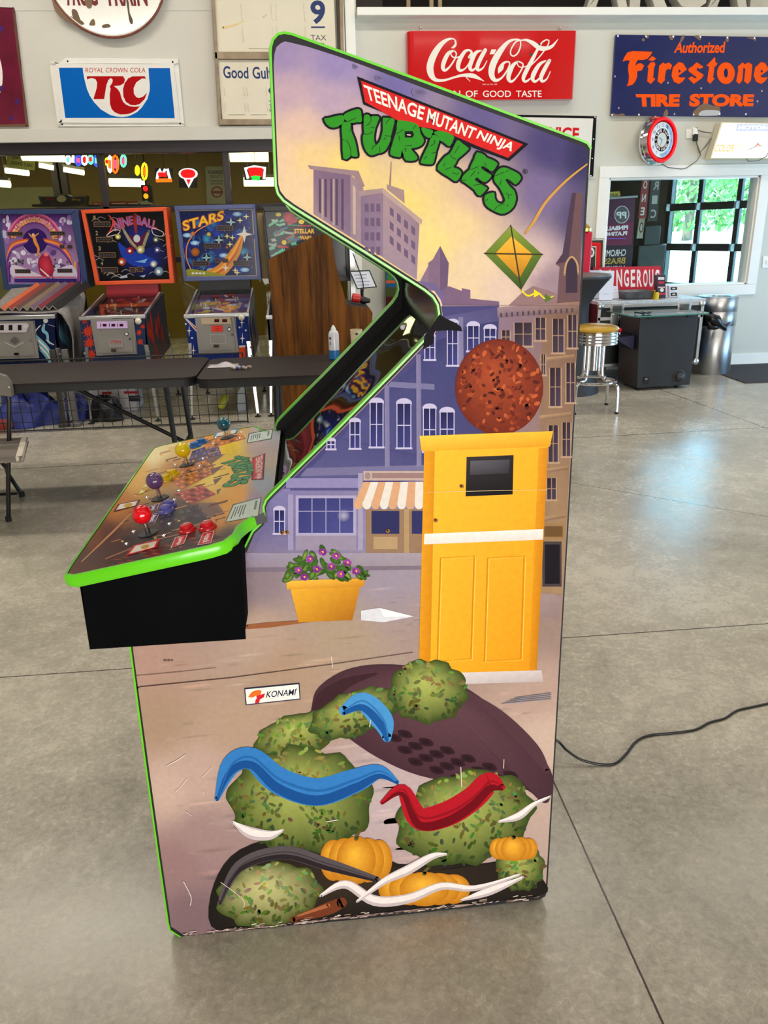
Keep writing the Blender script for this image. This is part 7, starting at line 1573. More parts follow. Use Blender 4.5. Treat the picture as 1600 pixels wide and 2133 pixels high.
# red pump with a gold globe behind it and a red-and-black enamel sign
gx = PY(1221, 560, 7.72)
t = thing('petrol_pump', 'slim red petrol pump with gold cap half hidden behind the arcade cabinet', 'petrol pump', (gx.x, 7.75, 0)); zt_ = PY(1222, 482, 7.72).z
b = MB(); b.box(gx.x-0.26, gx.x+0.028, 7.66, 7.84, 0.0, zt_); b.build('pump_body', mat('pump_red', (206, 30, 62), 0.25, var=0.04, coat=0.4), t, bevel=0.02)
b = MB(); b.lathe((gx.x-0.10, 7.75, zt_), (0, 0, 1), [(0.13, 0), (0.13, 0.03), (0.10, 0.06), (0.06, 0.09), (0, 0.10)], 28); b.build('cap', mat('pump_gold', (206, 160, 60), 0.25, metal=0.6), t)
t, bd = sign('enamel_sign', 'small red and black framed sign with a white number leaning beside the petrol pump', 'sign', [(1223, 499), (1258, 498), (1255, 572), (1222, 574)], 7.93, 0.02, mat('black_enamel', (54, 56, 50), 0.25, coat=0.3))
p = Print(wallmap(7.93)); p.poly([(1223, 499), (1258, 498), (1257.8, 500), (1223, 501)], (226, 222, 206)); p.poly([(1256.5, 499), (1258, 499), (1255.5, 572), (1254, 572)], (226, 222, 206)); p.poly([(1224, 505), (1250, 505), (1252, 508), (1250, 572), (1242, 572), (1243, 512), (1224, 512)], (222, 36, 40)); p.poly([(1224, 513), (1241, 513), (1241, 515), (1224, 515)], (226, 222, 206)); p.poly([(1241, 513), (1242.5, 513), (1241, 572), (1239.5, 572)], (226, 222, 206)); p.ell(1232, 526, 6.5, 10, (236, 232, 226)); p.ell(1232, 526, 3, 6, (60, 60, 54)); p.build('lettering', PR, bd)
# banner, tall signs and shelves inside the bay, seen through the window
t = thing('hanging_banner', 'dark plum banner with mirrored white lettering behind the window glass', 'banner', PY(1292, 600, 8.62))
bq = [(1262, 414), (1324, 410), (1310, 640), (1244, 640)]
b = MB(); b.prism([PY(x, y, 8.62) for x, y in bq], (0, 0.006, 0)); bd = b.build('cloth', mat('plum_banner', (74, 24, 60), 0.6, var=0.15, scale=3), t)
b = MB(); b.tube([PY(1256, 414, 8.62), PY(1328, 409, 8.62)], 0.012, 8); b.build('top_rod', alu, t)
p = Print(wallmap(8.62)); p.poly([(1257, 490), (1321, 490), (1310, 640), (1246, 640)], (38, 22, 44)); p.poly([(1262, 470), (1320, 462), (1316, 510), (1258, 512)], (110, 24, 62)); p.ell(1295.5, 447, 15.5, 18.5, (206, 206, 206), 8); p.ell(1295.5, 447, 14, 17, (84, 84, 86), 8)
p.text('PP', (1284, 441, 1305, 455), (222, 222, 222), 0.03, mirror=True); p.text('PINBALL', [(1260, 472), (1309, 469), (1308, 478), (1259, 481)], (228, 224, 228), 0.05, True); p.text('PLATING', [(1260, 484), (1307, 481), (1306, 490), (1259, 492)], (228, 224, 228), 0.05, True); p.rect(1262, 496, 1304, 498, (110, 80, 190))
p.text('CHROME', [(1258, 521), (1305, 519), (1303, 533), (1257, 535)], (220, 216, 210), 0.02, True); p.text('BRASS', [(1258, 538), (1303, 536), (1302, 549), (1257, 551)], (200, 160, 60), 0.02, True); p.text('NICKEL', [(1258, 554), (1302, 553), (1301, 565), (1256, 567)], (200, 200, 204), 0.02, True)
p.build('lettering', PRM, bd)
for nm, lb, q, colr, wrd, wc, fr_ in [('tall_sign', 'tall narrow red sign with mirrored white letters inside the bay', [(1339, 371), (1353, 371), (1346, 454), (1330, 454)], (142, 40, 40), 'ONE', (222, 214, 206), None), ('tall_sign', 'tall narrow black sign with mirrored cursive letters inside the bay', [(1358, 372), (1378, 371), (1369, 460), (1350, 460)], (52, 46, 46), 'RIC', (176, 166, 156), None)]:
    t, bd = sign(nm, lb, 'sign', q, 9.2, 0.02, mat(lb.split()[2]+lb.split()[1]+'_paint', colr, 0.5, var=0.15), None)
    p = Print(wallmap(9.2)); n = len(wrd); tl, tr2_, br2, bl2 = q
    for i, chh in enumerate(wrd):
        v0, v1 = (i+0.2)/n, (i+0.8)/n; L2 = lambda u, v: (tl[0]+(bl2[0]-tl[0])*v+u*(tr2_[0]-tl[0]), tl[1]+(bl2[1]-tl[1])*v)
        p.text(chh, [L2(0.22, v0), L2(0.78, v0), L2(0.78, v1), L2(0.22, v1)], wc, 0.02, True)
    p.build('lettering', PRM, bd)
t, bd = sign('small_sign', 'small white shield sign hung low inside the bay', 'sign', [(1333, 455), (1344, 455), (1338, 496), (1327, 496)], 9.25, 0.02, mat('aged_white', (176, 164, 140), 0.5)); p = Print(wallmap(9.25)); p.ell(1336, 474, 4, 11, (60, 30, 30), 6); p.ell(1336, 474, 2.4, 8, (190, 180, 160), 6); p.build('emblem', PRM, bd)
t, bd = sign('small_sign', 'small yellow sign hung at the top left inside the bay', 'sign', [(1264, 400), (1290, 399), (1293, 405), (1292, 411), (1266, 412)], 8.9, 0.02, mat('yellow_sign_paint', (196, 166, 60), 0.5)); p = Print(wallmap(8.9)); p.text('AUTO', [(1268, 404), (1288, 403), (1287, 409), (1268, 410)], (70, 60, 40), 0.02, True); p.build('lettering', PRM, bd)
b = MB(); q0 = PY(1335, 560, 9.7); b.box(q0.x-0.05, q0.x+0.30, 9.7, 9.95, 0, 1.2); b.box(q0.x+0.02, q0.x+0.22, 9.72, 9.9, 1.2, 1.42); o = b.build('tool_cabinet', mat('dark_tool_grey', (52, 48, 44), 0.5, var=0.3, scale=12), None, bevel=0.01); setp(o, 'dark tool cabinet standing inside the bay behind the banner', 'cabinet')
# black power cord on the floor
pts = [(0.452, 1.62, 0.125), (0.50, 1.70, 0.12), (0.56, 1.82, 0.10)]+[tuple(PZ(x, y, z)) for x, y, z in ((1158, 1542, 0.055), (1180, 1562, 0.036), (1210, 1582, 0.016), (1250, 1592, 0.005), (1282, 1590, 0.004), (1305, 1570, 0.004), (1325, 1545, 0.004), (1352, 1532, 0.004), (1400, 1527, 0.004), (1448, 1520, 0.004), (1478, 1505, 0.004), (1510, 1496, 0.004), (1536, 1480, 0.004), (1570, 1472, 0.004), (1610, 1463, 0.004), (1680, 1445, 0.004))]
b = MB(); b.tube(smooth_pts(pts, False, 6), 0.0038, 8); o = b.build('power_cord', mat('black_cord', (16, 17, 20), 0.35), None, smooth=80); setp(o, 'black power cord snaking across the floor from the arcade cabinet', 'cord')
# ================================================================ left-hand side of the room
TZ_ = 0.74
tabm = mat('charcoal_table_plastic', (42, 36, 37), 0.5, spec=0.2, var=0.12, scale=3, stretch=(0.3, 6, 1)); under = mat('table_dark', (24, 23, 25), 0.5)
def rrect(x0, x1, y0, y1, r, n=5):
    out = []
    for cx, cy, a in ((x1-r, y1-r, 0), (x0+r, y1-r, 90), (x0+r, y0+r, 180), (x1-r, y0+r, 270)):
        out += [(cx+r*math.cos(math.radians(a+90*k/n)), cy+r*math.sin(math.radians(a+90*k/n))) for k in range(n+1)]
    return out
def ftable(label, x0, x1, y0, y1, legs):
    t = thing('folding_table', label, 'folding table', ((x0+x1)/2, (y0+y1)/2, 0), 'long folding tables')
    b = MB(); b.prism([(x, y, TZ_-0.012) for x, y in rrect(x0, x1, y0, y1, 0.07)], (0, 0, 0.012)); b.build('table_top', tabm, t, bevel=0.004)
    b = MB(); b.prism([(x, y, TZ_-0.05) for x, y in rrect(x0+0.004, x1-0.004, y0+0.004, y1-0.004, 0.068)], (0, 0, 0.038)); b.build('apron', under, t)
    for lx, s in legs:
        for yy in (y0+0.09, y1-0.09):
            b = MB(); b.tube([(lx, yy, TZ_-0.05), (lx+s*0.012, yy, 0.4), (lx+s*0.03, yy-(0.03 if yy < (y0+y1)/2 else -0.03), 0.012)], 0.0145, 10); lg = b.build('leg', black_m, t)
            b = MB(); b.lathe((lx+s*0.03, yy-(0.03 if yy < (y0+y1)/2 else -0.03), 0), (0, 0, 1), [(0.019, 0), (0.019, 0.02), (0.015, 0.03)], 12); b.build('foot_cap', rubber, lg)
        b = MB(); b.tube([(lx+s*0.02, y0+0.075, 0.28), (lx+s*0.02, y1-0.075, 0.28)], 0.012, 8); b.build('cross_bar', black_m, t)
        b = MB(); ym = (y0+y1)/2; b.tube([(lx+s*0.02, ym, 0.30), (lx-s*0.62, ym, TZ_-0.06)], 0.012, 8); b.build('brace', black_m, t)
    return t
ftable('dark folding table on the left, in front of the pinball machines', -2.62, -0.625, 4.22, 4.93, [(-0.80, 1), (-2.45, -1)])
ftable('dark folding table on the right with a clear bag lying on it', -0.612, 1.38, 4.14, 4.86, [(-0.20, -1), (1.2, 1)])
# small things on the right table
b = MB(); q = PZ(465, 763, TZ_); 
b.grid(lambda u, v: Vector((q.x-0.085+0.17*u, q.y-0.06+0.12*v, TZ_+0.003+0.022*math.sin(3.14*u)*math.sin(3.14*v)*(0.6+0.5*math.sin(9*u+4*v)))), 12, 8)
o = b.build('plastic_bag', mat('clear_plastic_film', (196, 190, 196), 0.15, var=0.05, bump=0.4, scale=40), None, smooth=60, solid=0.002); setp(o, 'crumpled clear plastic bag on the dark table', 'bag')
for px, c, lb in [(491, (206, 190, 176), 'small pale plastic bit at the left of three on the dark table'), (501, (96, 120, 170), 'small blue plastic bit in the middle of three on the dark table'), (514, (190, 170, 156), 'small beige plastic bit at the right of three on the dark table')]:
    q = PZ(px, 769, TZ_); b = MB(); b.tube([q+Vector((0.024*math.cos(a), 0.02*math.sin(a), 0.008+0.006*math.sin(2*a))) for a in [0.6*k for k in range(9)]], 0.006, 7); o = b.build('plastic_bit', mat('bit_%d' % px, c, 0.4), None); setp(o, lb, 'plastic bit', 'bits on the table')
t = thing('spray_can', 'white and blue spray can standing on the right dark table', 'spray can', PZ(697, 750, TZ_)); q = PZ(697, 748, TZ_); q.z = TZ_
b = MB(); b.lathe(q, (0, 0, 1), [(0.028, 0), (0.031, 0.004), (0.031, 0.055)], 24); b.build('blue_band', mat('can_blue', (40, 120, 190), 0.25), t); b = MB(); b.lathe(q, (0, 0, 1), [(0.031, 0.055), (0.031, 0.145), (0.026, 0.160), (0.018, 0.168)], 24); cn = b.build('can_body', mat('can_white', (222, 222, 230), 0.2), t)
b = MB(); b.lathe(q, (0, 0, 1), [(0.016, 0.166), (0.014, 0.18), (0.008, 0.19), (0.006, 0.196), (0, 0.197)], 16); b.build('nozzle', white_trim, t)
p = Print(lambda x, y, d: q+Vector(((0.0315+d)*math.sin(x), -(0.0315+d)*math.cos(x), y))); p.ell(-0.75, 0.125, 0.25, 0.008, (60, 50, 120)); p.rect(-0.9, 0.085, -0.7, 0.105, (70, 60, 120)); p.build('label_print', PR, cn)
t = thing('paper_cup', 'cream cup with a small green mark standing right of the spray can', 'cup', PZ(744, 752, TZ_)); q2 = PZ(744, 748, TZ_); q2.z = TZ_
b = MB(); b.lathe(q2, (0, 0, 1), [(0.026, 0), (0.03, 0.05), (0.034, 0.14), (0.036, 0.172), (0.033, 0.172), (0.028, 0.02)], 22); cu_ = b.build('cup_wall', mat('cup_cream', (226, 206, 170), 0.5), t); p = Print(lambda x, y, d: q2+Vector(((0.0355+d)*math.sin(x), -(0.0355+d)*math.cos(x), y))); p.ell(0.0, 0.15, 0.25, 0.007, (60, 90, 60)); p.build('cup_mark', PR, cu_)
# wood-grain cabinet seen from its side
woodm = wood_mat('walnut_laminate', (62, 32, 4), (132, 80, 22), 1.0, 0.6)
wq = [(559, 541), (667, 488), (689, 486), (700, 556), (722, 632), (730, 637), (770, 642), (776, 652), (762, 900), (582, 878)]
t = thing('upright_arcade_cabinet', 'walnut wood-grain upright arcade cabinet seen from its plain side', 'arcade cabinet', PZ(665, 926)); YWD = 5.5
ww = [PY(x, y, YWD) for x, y in wq]
for v in ww[-2:]: v.z = 0.0
for yy in (YWD, YWD+0.50):
    b = MB(); b.prism([(v.x, yy, v.z) for v in ww], (0, 0.02, 0)); b.build('side_panel', woodm, t, bevel=0.003)
b = MB(); n = len(ww)
for i in (0, 1, 3, 4, 5, 6, 7, 9):
    a, c = ww[i], ww[(i+1) % n]; d = (c-a).normalized(); nr = Vector((d.z, 0, -d.x))*0.012
    if i == 9: a, c = ww[9], ww[0]
    m_ = sum((v for v in ww), Vector())/n; mid_ = (a+c)/2
    if nr.dot(m_-mid_) < 0: nr = -nr
    A0, C0 = Vector((a.x, YWD+0.02, a.z)), Vector((c.x, YWD+0.02, c.z)); b.hexa([A0, C0, C0+nr, A0+nr], [v+Vector((0, 0.48, 0)) for v in (A0, C0, C0+nr, A0+nr)])
b.build('shell_boards', black_paint, t, smooth=0)
# wire grid fence panel
t = thing('wire_grid_fence', 'low black wire grid panel standing between the tables and the pinball machines', 'fence', (-1.8, 6.30, 0))
fx0, fx1 = -3.0, PY(505, 740, 6.28).x; zf = PY(300, 742, 6.28).z; wm = black_m
b = MB(); fy = 6.28
for x in (fx0, fx1): b.tube([(x, fy, 0.0), (x, fy, zf)], 0.006, 6)
for z in (0.015, zf): b.tube([(fx0, fy, z), (fx1, fy, z)], 0.006, 6)
b.build('frame', wm, t)
b = MB(); nx = int((fx1-fx0)/0.0765)
for i in range(1, nx): x = fx1-i*0.0765; b.tube([(x, fy, 0.015), (x, fy, zf)], 0.003, 5)
for i in range(1, 7): z = zf*i/7; b.tube([(fx0, fy+0.005, z), (fx1, fy+0.005, z)], 0.003, 5)
b.build('wire_mesh', wm, t)
# folding chair, cut by the left edge
t = thing('folding_chair', 'grey folding chair turned away at the left edge of the photo', 'folding chair', PZ(14, 1075)); Yc = 4.17
chm = mat('chair_tube', (46, 46, 48), 0.3, metal=0.7); chp = mat('chair_grey_plastic', (116, 110, 104), 0.45)
WX = Vector((-0.44, 0.0, 0))      # the chair's width runs to the left, out of the photo
for o_, s in ((Vector(), 0), (WX, 1)):
    pts = [PY(x, y, Yc)+o_ for x, y in ((10, 790), (19, 835), (19, 920), (17, 1000), (16, 1072))]; pts[-1].z = 0.012; b = MB(); b.tube(pts, 0.0115, 10); f1 = b.build('front_leg', chm, t)
    e = pts[-1]; b = MB(); b.lathe((e.x, e.y, 0), (0, 0, 1), [(0.016, 0), (0.016, 0.025), (0.012, 0.03)], 12); b.build('foot_cap', rubber, f1)
    ft = PZ(46, 1034); pts = [PY(-2, 958, Yc+0.02)+o_, PY(14, 975, Yc+0.12)+o_, ft+Vector((-0.03, -0.06, 0.16))+o_, ft+Vector((0, 0, 0.012))+o_]; b = MB(); b.tube(smooth_pts([tuple(v) for v in pts], False, 4), 0.0115, 10); f1 = b.build('rear_leg', black_m, t)
    b = MB(); b.lathe((ft.x+o_.x, ft.y, 0), (0, 0, 1), [(0.017, 0), (0.017, 0.025), (0.012, 0.03)], 12); b.build('foot_cap', rubber, f1)
b = MB(); ft = PZ(36, 1028, 0.06); b.tube([ft, ft+WX], 0.009, 8); b.build('cross_bar', chm, t)
b = MB(); q = [PZ(46, 962, 0.42), PZ(57, 920, 0.43)]; b.prism([q[0], q[1], q[1]+WX*1.2, q[0]+WX*1.2], (0, 0, 0.022)); b.build('seat', mat('chair_seat_grey', (120, 112, 104), 0.5), t, bevel=0.008)
b = MB(); b.bar(q[0]+Vector((-0.012, 0, 0.012)), q[1]+Vector((-0.012, 0, 0.012)), 0.03, 0.034); b.build('seat_edge', mat('worn_chair_edge', (206, 196, 180), 0.6, var=0.2, scale=40), t, bevel=0.004)
b = MB(); v = [PY(x, y, Yc-0.014) for x, y in ((-90, 776), (-8, 778), (10, 784), (20, 796), (24, 812), (24, 826), (-2, 822), (-8, 812), (-90, 808))]; b.prism(v, (0, 0.03, 0)); b.build('backrest', chp, t, bevel=0.008)
b = MB(); q = PY(19, 807, Yc-0.018); b.ball(q, 0.007, 8); b.build('rivet', chrome, t)
# sign stand by the white post
t = thing('sign_stand', 'black sign stand with a framed white notice behind the wood-grain cabinet', 'sign stand', (0.40, 7.0, 0))
sq = [PY(x, y, 6.95) for x, y in ((728, 565), (770, 563), (785, 598), (744, 602))]
b = MB(); b.prism([v+Vector((0, 0.002, 0)) for v in sq], (0, 0.012, 0)); fr_ = b.build('frame', black_m, t, bevel=0.003)
ctr = sum(sq, Vector())/4; b = MB(); b.prism([ctr+(v-ctr)*0.9+Vector((0, -0.002, 0)) for v in sq], (0, 0.003, 0)); sh_ = b.build('notice', paper, t)
p = Print(wallmap(6.948))
for i in range(4): p.poly([(738+i*2.5, 572+i*7), (764+i*3-(i % 2)*4, 571+i*7), (764.5+i*3-(i % 2)*4, 573+i*7), (738.5+i*2.5, 574+i*7)], (160, 160, 190))
p.build('printed_lines', PRM, sh_)
b = MB(); q = PY(754, 602, 6.97); b.tube([(q.x, 6.975, q.z), (q.x, 6.975, 0.02)], 0.014, 10); b.lathe((q.x, 6.975, 0), (0, 0, 1), [(0.15, 0), (0.15, 0.012), (0.03, 0.02)], 28); b.build('pole', black_m, t)
# tall aluminium upright with a cable
b = MB(); q = PY(733, 520, 7.3); b.box(q.x-0.02, q.x+0.02, 7.3, 7.34, 0, 2.3); o = b.build('metal_upright', alu, None); setp(o, 'thin aluminium upright left of the white post', 'upright')
b = MB(); b.tube(smooth_pts([tuple(PY(x, y, 6.9)) for x, y in ((735, 527), (744, 552), (754, 580), (757, 600), (754, 622), (750, 640))], False, 5), 0.005, 6); o = b.build('hanging_cable', black_m, None); setp(o, 'thin black cable hanging in front of the framed notice', 'cable')
t = thing('hand_drill', 'red and black hand tool resting on the wood-grain cabinet', 'tool', PY(745, 632, 5.75)); q = PY(742, 622, 5.75); zs_ = PY(750, 639, 5.5).z; q.z = zs_+0.03
b = MB(); b.tube([q+Vector((-0.03, 0, 0.014)), q+Vector((0.03, 0, 0.002))], [0.03, 0.03], 12); b.build('housing', mat('tool_red', (214, 40, 40), 0.35), t, bevel=0.004)
b = MB(); b.tube([q+Vector((0.02, 0, 0.0)), q+Vector((0.05, 0, -0.008)), q+Vector((0.10, 0, -0.014))], [0.02, 0.028, 0.014], 10); b.build('handle', black_m, t)
q = PY(806, 570, 7.9)
t = thing('arcade_machine', 'colourful arcade machine edge just right of the white post', 'arcade machine', (q.x+0.07, 7.96, 0)); b = MB(); b.box(q.x-0.005, q.x+0.22, 7.86, 8.02, 0.0, 1.55); bd = b.build('body', mat('dark_game_body', (36, 34, 36), 0.5), t, bevel=0.004); p = Print(wallmap(7.86)); p.rect(804, 568, 830, 598, (30, 90, 130)); p.ell(812, 578, 6, 8, (60, 120, 60)); p.rect(804, 584, 830, 590, (190, 90, 60)); p.rect(804, 600, 830, 618, (66, 76, 40)); p.rect(804, 618, 830, 640, (70, 24, 24)); p.build('side_print', PR, bd)
# things on the floor behind the fence
def lump(name, label, cat, px, py, Y, rx, ry, rz, c, seed, rough=0.7):
    rr = random.Random(seed); q = PZ(px, py); b = MB(); ph = [rr.uniform(0, 6) for _ in range(6)]
    def f(u, v):
        a = 2*math.pi*u; h = v; k = 1+0.16*math.sin(3*a+ph[0]+4*h)+0.10*math.sin(7*a+ph[1]-6*h)
        rr_ = math.cos(h*1.5)**0.6 if h < 1 else 0.05
        return Vector((q.x+rx*k*rr_*math.cos(a), Y+ry*k*rr_*math.sin(a), max(0.002, rz*math.sin(h*1.57)*(1+0.14*math.sin(5*a+ph[2])+0.1*math.sin(9*a+ph[3])))))
    b.grid(f, 36, 10); o = b.build(name, mat(name+'_%d' % seed, c, rough, var=0.25, scale=8, bump=0.5), None, smooth=80); return setp(o, label, cat)
lump('blue_tarp', 'crumpled blue tarp on the floor at the left behind the wire grid', 'tarp', 80, 868, 6.62, 0.33, 0.20, 0.22, (34, 46, 122), 1, 0.5)
lump('blue_bag', 'smaller blue bundle right of the tarp behind the wire grid', 'bundle', 172, 865, 6.66, 0.11, 0.12, 0.19, (34, 46, 120), 2, 0.5)
lump('yellow_bundle', 'dull yellow bundle lying behind the blue tarp', 'bundle', 62, 850, 7.10, 0.20, 0.15, 0.42, (130, 96, 22), 3)
lump('red_cloth', 'dark red cloth on the floor at the far left behind the wire grid', 'cloth', -4, 886, 6.44, 0.18, 0.08, 0.10, (130, 44, 34), 4)
lump('cable_heap', 'tangled heap of black cables on the floor in front of the white carton', 'cables', 238, 862, 6.62, 0.13, 0.10, 0.18, (22, 22, 24), 5, 0.4)
t = thing('carton', 'white carton with red print on the floor under the orange pinball machine', 'carton', PZ(250, 842)); q = PZ(250, 842); x0, x1 = PZ(208, 842).x, PZ(298, 842).x
b = MB(); b.box(x0, x1, 6.95, 7.25, 0.0, 0.30); bx = b.build('carton_walls', mat('carton_white', (206, 200, 200), 0.6), t, bevel=0.003); b = MB(); b.box(x0-0.01, x1+0.01, 6.94, 7.26, 0.28, 0.36); b.build('carton_lid', mat('carton_brown', (120, 84, 56), 0.7), t, bevel=0.003)
p = Print(wallmap(6.95)); q0 = PY(212, 815, 6.95)
for i, (x, y, w, h, c) in enumerate([(212, 816, 20, 5, (190, 50, 50)), (258, 815, 30, 5, (190, 50, 60)), (268, 824, 24, 12, (60, 60, 64)), (215, 826, 16, 10, (120, 110, 110))]): p.rect(x, y, x+w, y+h, c)
p.build('carton_print', PR, bx)
t = thing('yellow_bottle', 'yellow-green bottle lying tilted behind the wire grid near the white panel', 'bottle', PZ(464, 862)); b = MB(); a_ = PY(458, 852, 6.75); c_ = PY(473, 822, 6.8); a_.z = max(a_.z, 0.03); b.tube([a_, a_+(c_-a_)*0.15, a_+(c_-a_)*0.75, c_], [0.02, 0.034, 0.034, 0.014], 14); b.build('bottle_body', mat('bottle_yellow', (186, 186, 60), 0.3), t)
b = MB(); b.prism([PY(x, y, 6.75) for x, y in ((497, 838), (507, 824), (514, 826), (514, 876), (497, 877))], (0, 0.02, 0)); 
zmn = min(v.z for v in b.v)
for v in b.v: v.z -= zmn
o = b.build('white_panel', mat('pale_panel', (196, 206, 212), 0.4), None, bevel=0.003); setp(o, 'small pale blue-white panel standing behind the wire grid by the table legs', 'panel')
for px, py0, c, lb in [(182, 860, (110, 106, 104), 'thin grey post left of the white carton'), (142, 875, (60, 58, 58), 'thin dark post behind the blue tarp')]:
    q = PZ(px, py0+8); b = MB(); b.box(q.x-0.022, q.x+0.022, 6.42, 6.46, 0, 0.62); b.box(q.x-0.04, q.x+0.04, 6.40, 6.48, 0, 0.03); o = b.build('support_post', mat('post_%d' % px, c, 0.5), None, bevel=0.003); setp(o, lb, 'post')
# framed pictures leaning between the machines
b = MB(); q = PY(548, 520, 7.6); b.box(q.x-0.07, q.x+0.03, 7.6, 7.66, 1.05, 1.62); b.box(q.x-0.055, q.x+0.015, 7.59, 7.61, 1.07, 1.60); o = b.build('leaning_frames', mat('cream_frame', (206, 176, 120), 0.5, var=0.1), None, bevel=0.003); setp(o, 'cream picture frames seen edge-on between the star-field and the spaceship machines', 'picture frame')
# ---- shop behind the storefront: glowing tubes that stand for reflections in the panes, neon signs, shelf goods
tubew = mat('tube_glow', (252, 250, 206), 0.4, emit=6.0, var=0.0)
cased = mat('lamp_tray', (150, 150, 140), 0.5)
LT = [((46, 324), (168, 329), 9.6, 0.05, 'wide reflected tube lamp at the top left of the storefront'), ((82, 344), (112, 350), 10.6, 0.028, 'short reflected tube lamp below the wide one in the storefront'), ((133, 353), (175, 360), 10.2, 0.028, 'reflected tube lamp right of the dark posts of the shop'),
      ((11, 355), (60, 361), 10.2, 0.03, 'reflected tube lamp near the left edge of the storefront'), ((-30, 380), (21, 384), 9.6, 0.036, 'reflected tube lamp cut by the left edge of the storefront'), ((228, 380), (300, 381), 9.8, 0.042, 'reflected tube lamp below the hanging neon ovals'),
      ((479, 325), (559, 325), 9.4, 0.058, 'bright reflected tube lamp at the top of the right-hand pane'), ((508, 379), (572, 379), 9.9, 0.047, 'bright reflected tube lamp under the slice-shaped neon sign')]
for a, c, Y, r, lb in LT:
    t = thing('tube_lamp', lb, 'lamp', PY((a[0]+c[0])/2, a[1], Y), 'tube lamps reflected in the storefront'); A, C = PY(*a, Y), PY(*c, Y)
    b = MB(); b.tube([A, C], r, 12); b.build('glowing_tube', tubew, t)
    b = MB(); b.bar(A+Vector((0, 0, r+0.015)), C+Vector((0, 0, r+0.015)), r*2.4, 0.03); b.build('lamp_tray', cased, t)
    for f_ in (0.15, 0.85): q = A+(C-A)*f_; b = MB(); b.cyl((q.x, q.y, q.z+r+0.02), (q.x, q.y, 2.755), 0.004, seg=6); b.build('hanging_rod', cased, t)
area('shop_light', (-2.5, 10.2, 2.6), (-2.5, 10.2, 0), 5, 0.6, 60, (1.0, 0.95, 0.7))
def neon(name, label, paths, Y):
    xs = [p[0] for pp, *_ in paths for p in pp]; ys = [p[1] for pp, *_ in paths for p in pp]
    t = thing(name, label, 'neon sign', PY(sum(xs)/len(xs), max(ys), Y+0.03), 'neon signs behind the storefront')
    for pp, c, r, closed in paths:
        b = MB(); b.tube([PY(x, y, Y) for x, y in pp], r, 8, closed); k = 'neon_%d_%d_%d' % c; b.build('tube', MATS.get(k) or mat(k, c, 0.4, emit=2.2, var=0.0), t)
    b = MB(); x0, x1, y0, y1 = min(xs), max(xs), min(ys), max(ys); b.prism([PY(x, y, Y+0.03) for x, y in ((x0-2, y0-2), (x1+2, y0-2), (x1+2, y1+2), (x0-2, y1+2))], (0, 0.012, 0)); b.build('backing', black_m, t)
    q = PY((x0+x1)/2, y0-1, Y+0.036); b = MB(); b.cyl(q, (q.x, q.y, 2.755), 0.003, seg=6); b.build('hanging_wire', black_m, t)
def el(cx, cy, rx, ry, n=16): return [(cx+rx*math.cos(6.2832*i/n), cy+ry*math.sin(6.2832*i/n)) for i in range(n)]
WN, RN, YN, ON, GN, BN, PN, CN = (226, 226, 250), (240, 24, 30), (250, 220, 40), (250, 120, 30), (40, 220, 80), (60, 90, 240), (250, 90, 160), (120, 226, 220)
neon('neon_sign', 'neon sign shaped like a white letter M with red bows over an orange bar', [([(327, 374), (329, 360), (333, 353), (338, 362), (344, 353), (349, 352), (351, 362), (354, 372)], WN, 0.014, False), ([(330, 364), (338, 363), (346, 364)], RN, 0.022, False), ([(325, 376), (358, 375.5)], ON, 0.018, False)], 8.9)
neon('neon_sign', 'neon sign shaped like an ice cream cone with a white outline and red top', [(el(392, 362, 17, 8.5), WN, 0.016, True), (el(392, 362, 11, 4), RN, 0.03, True), ([(385, 371), (393, 389), (401, 371)], WN, 0.014, False), ([(390, 374), (393, 381), (396, 374)], RN, 0.014, False)], 8.9)
neon('neon_sign', 'neon sign shaped like a white-rimmed slice with red and green filling', [([(517, 372), (511, 351), (530, 347.5), (552, 350), (550, 373)], WN, 0.016, False), ([(518, 356), (532, 355), (547, 356)], RN, 0.035, False), ([(520, 363), (532, 361), (546, 362)], RN, 0.03, False), ([(524, 370), (533, 369), (541, 372)], GN, 0.026, False)], 8.9)
for i, (cx, cy, rx, ry, c1, c2, lb) in enumerate([(142, 333, 5, 8, WN, CN, 'square white'), (163, 334, 6, 10, BN, PN, 'blue'), (176, 333, 5.5, 10, WN, RN, 'white and red'), (189, 332, 4, 9, CN, RN, 'teal'), (201, 335, 4, 11, BN, CN, 'blue and teal'), (223, 337, 2.5, 7, YN, RN, 'small yellow'), (229, 342, 4, 17, WN, ON, 'white and orange'), (240, 342, 6, 18, ON, PN, 'tall orange and pink'), (257, 335, 5, 12, CN, PN, 'pale teal and pink'), (286, 355, 3, 9, YN, YN, 'dim yellow'), (301, 357, 5, 17, YN, ON, 'tall yellow and orange')]):
    neon('neon_sign', '%s oval neon sign hanging in the shop' % lb, [(el(cx, cy, rx, ry, 12), c1, 0.012, True), ([(cx, cy-ry*0.5), (cx, cy+ry*0.5)], c2, 0.018, False)], 9.0)
t = thing('signal_light', 'three-lamp signal with red, amber and green lights behind the storefront', 'signal light', PY(304, 430, 9.1))
for (x, y), c, nm in (((303, 393), RN, 'red_lamp'), ((304, 408.5), (240, 160, 30), 'amber_lamp'), ((305, 424), (60, 240, 160), 'green_lamp')):
    b = MB(); b.ball(PY(x, y, 9.05), 0.026, 14); k = 'sig_%s' % nm; b.build(nm, mat(k, c, 0.4, emit=2.5, var=0.0), t)
b = MB(); a_, c_ = PY(304, 385, 9.1), PY(306, 432, 9.1); b.box(a_.x-0.05, a_.x+0.05, 9.07, 9.17, c_.z, a_.z); b.build('case', black_m, t, bevel=0.008)
b = MB(); b.cyl((a_.x, 9.12, a_.z-0.01), (a_.x, 9.12, 2.755), 0.006, seg=6); b.build('hanging_rod', black_m, t)
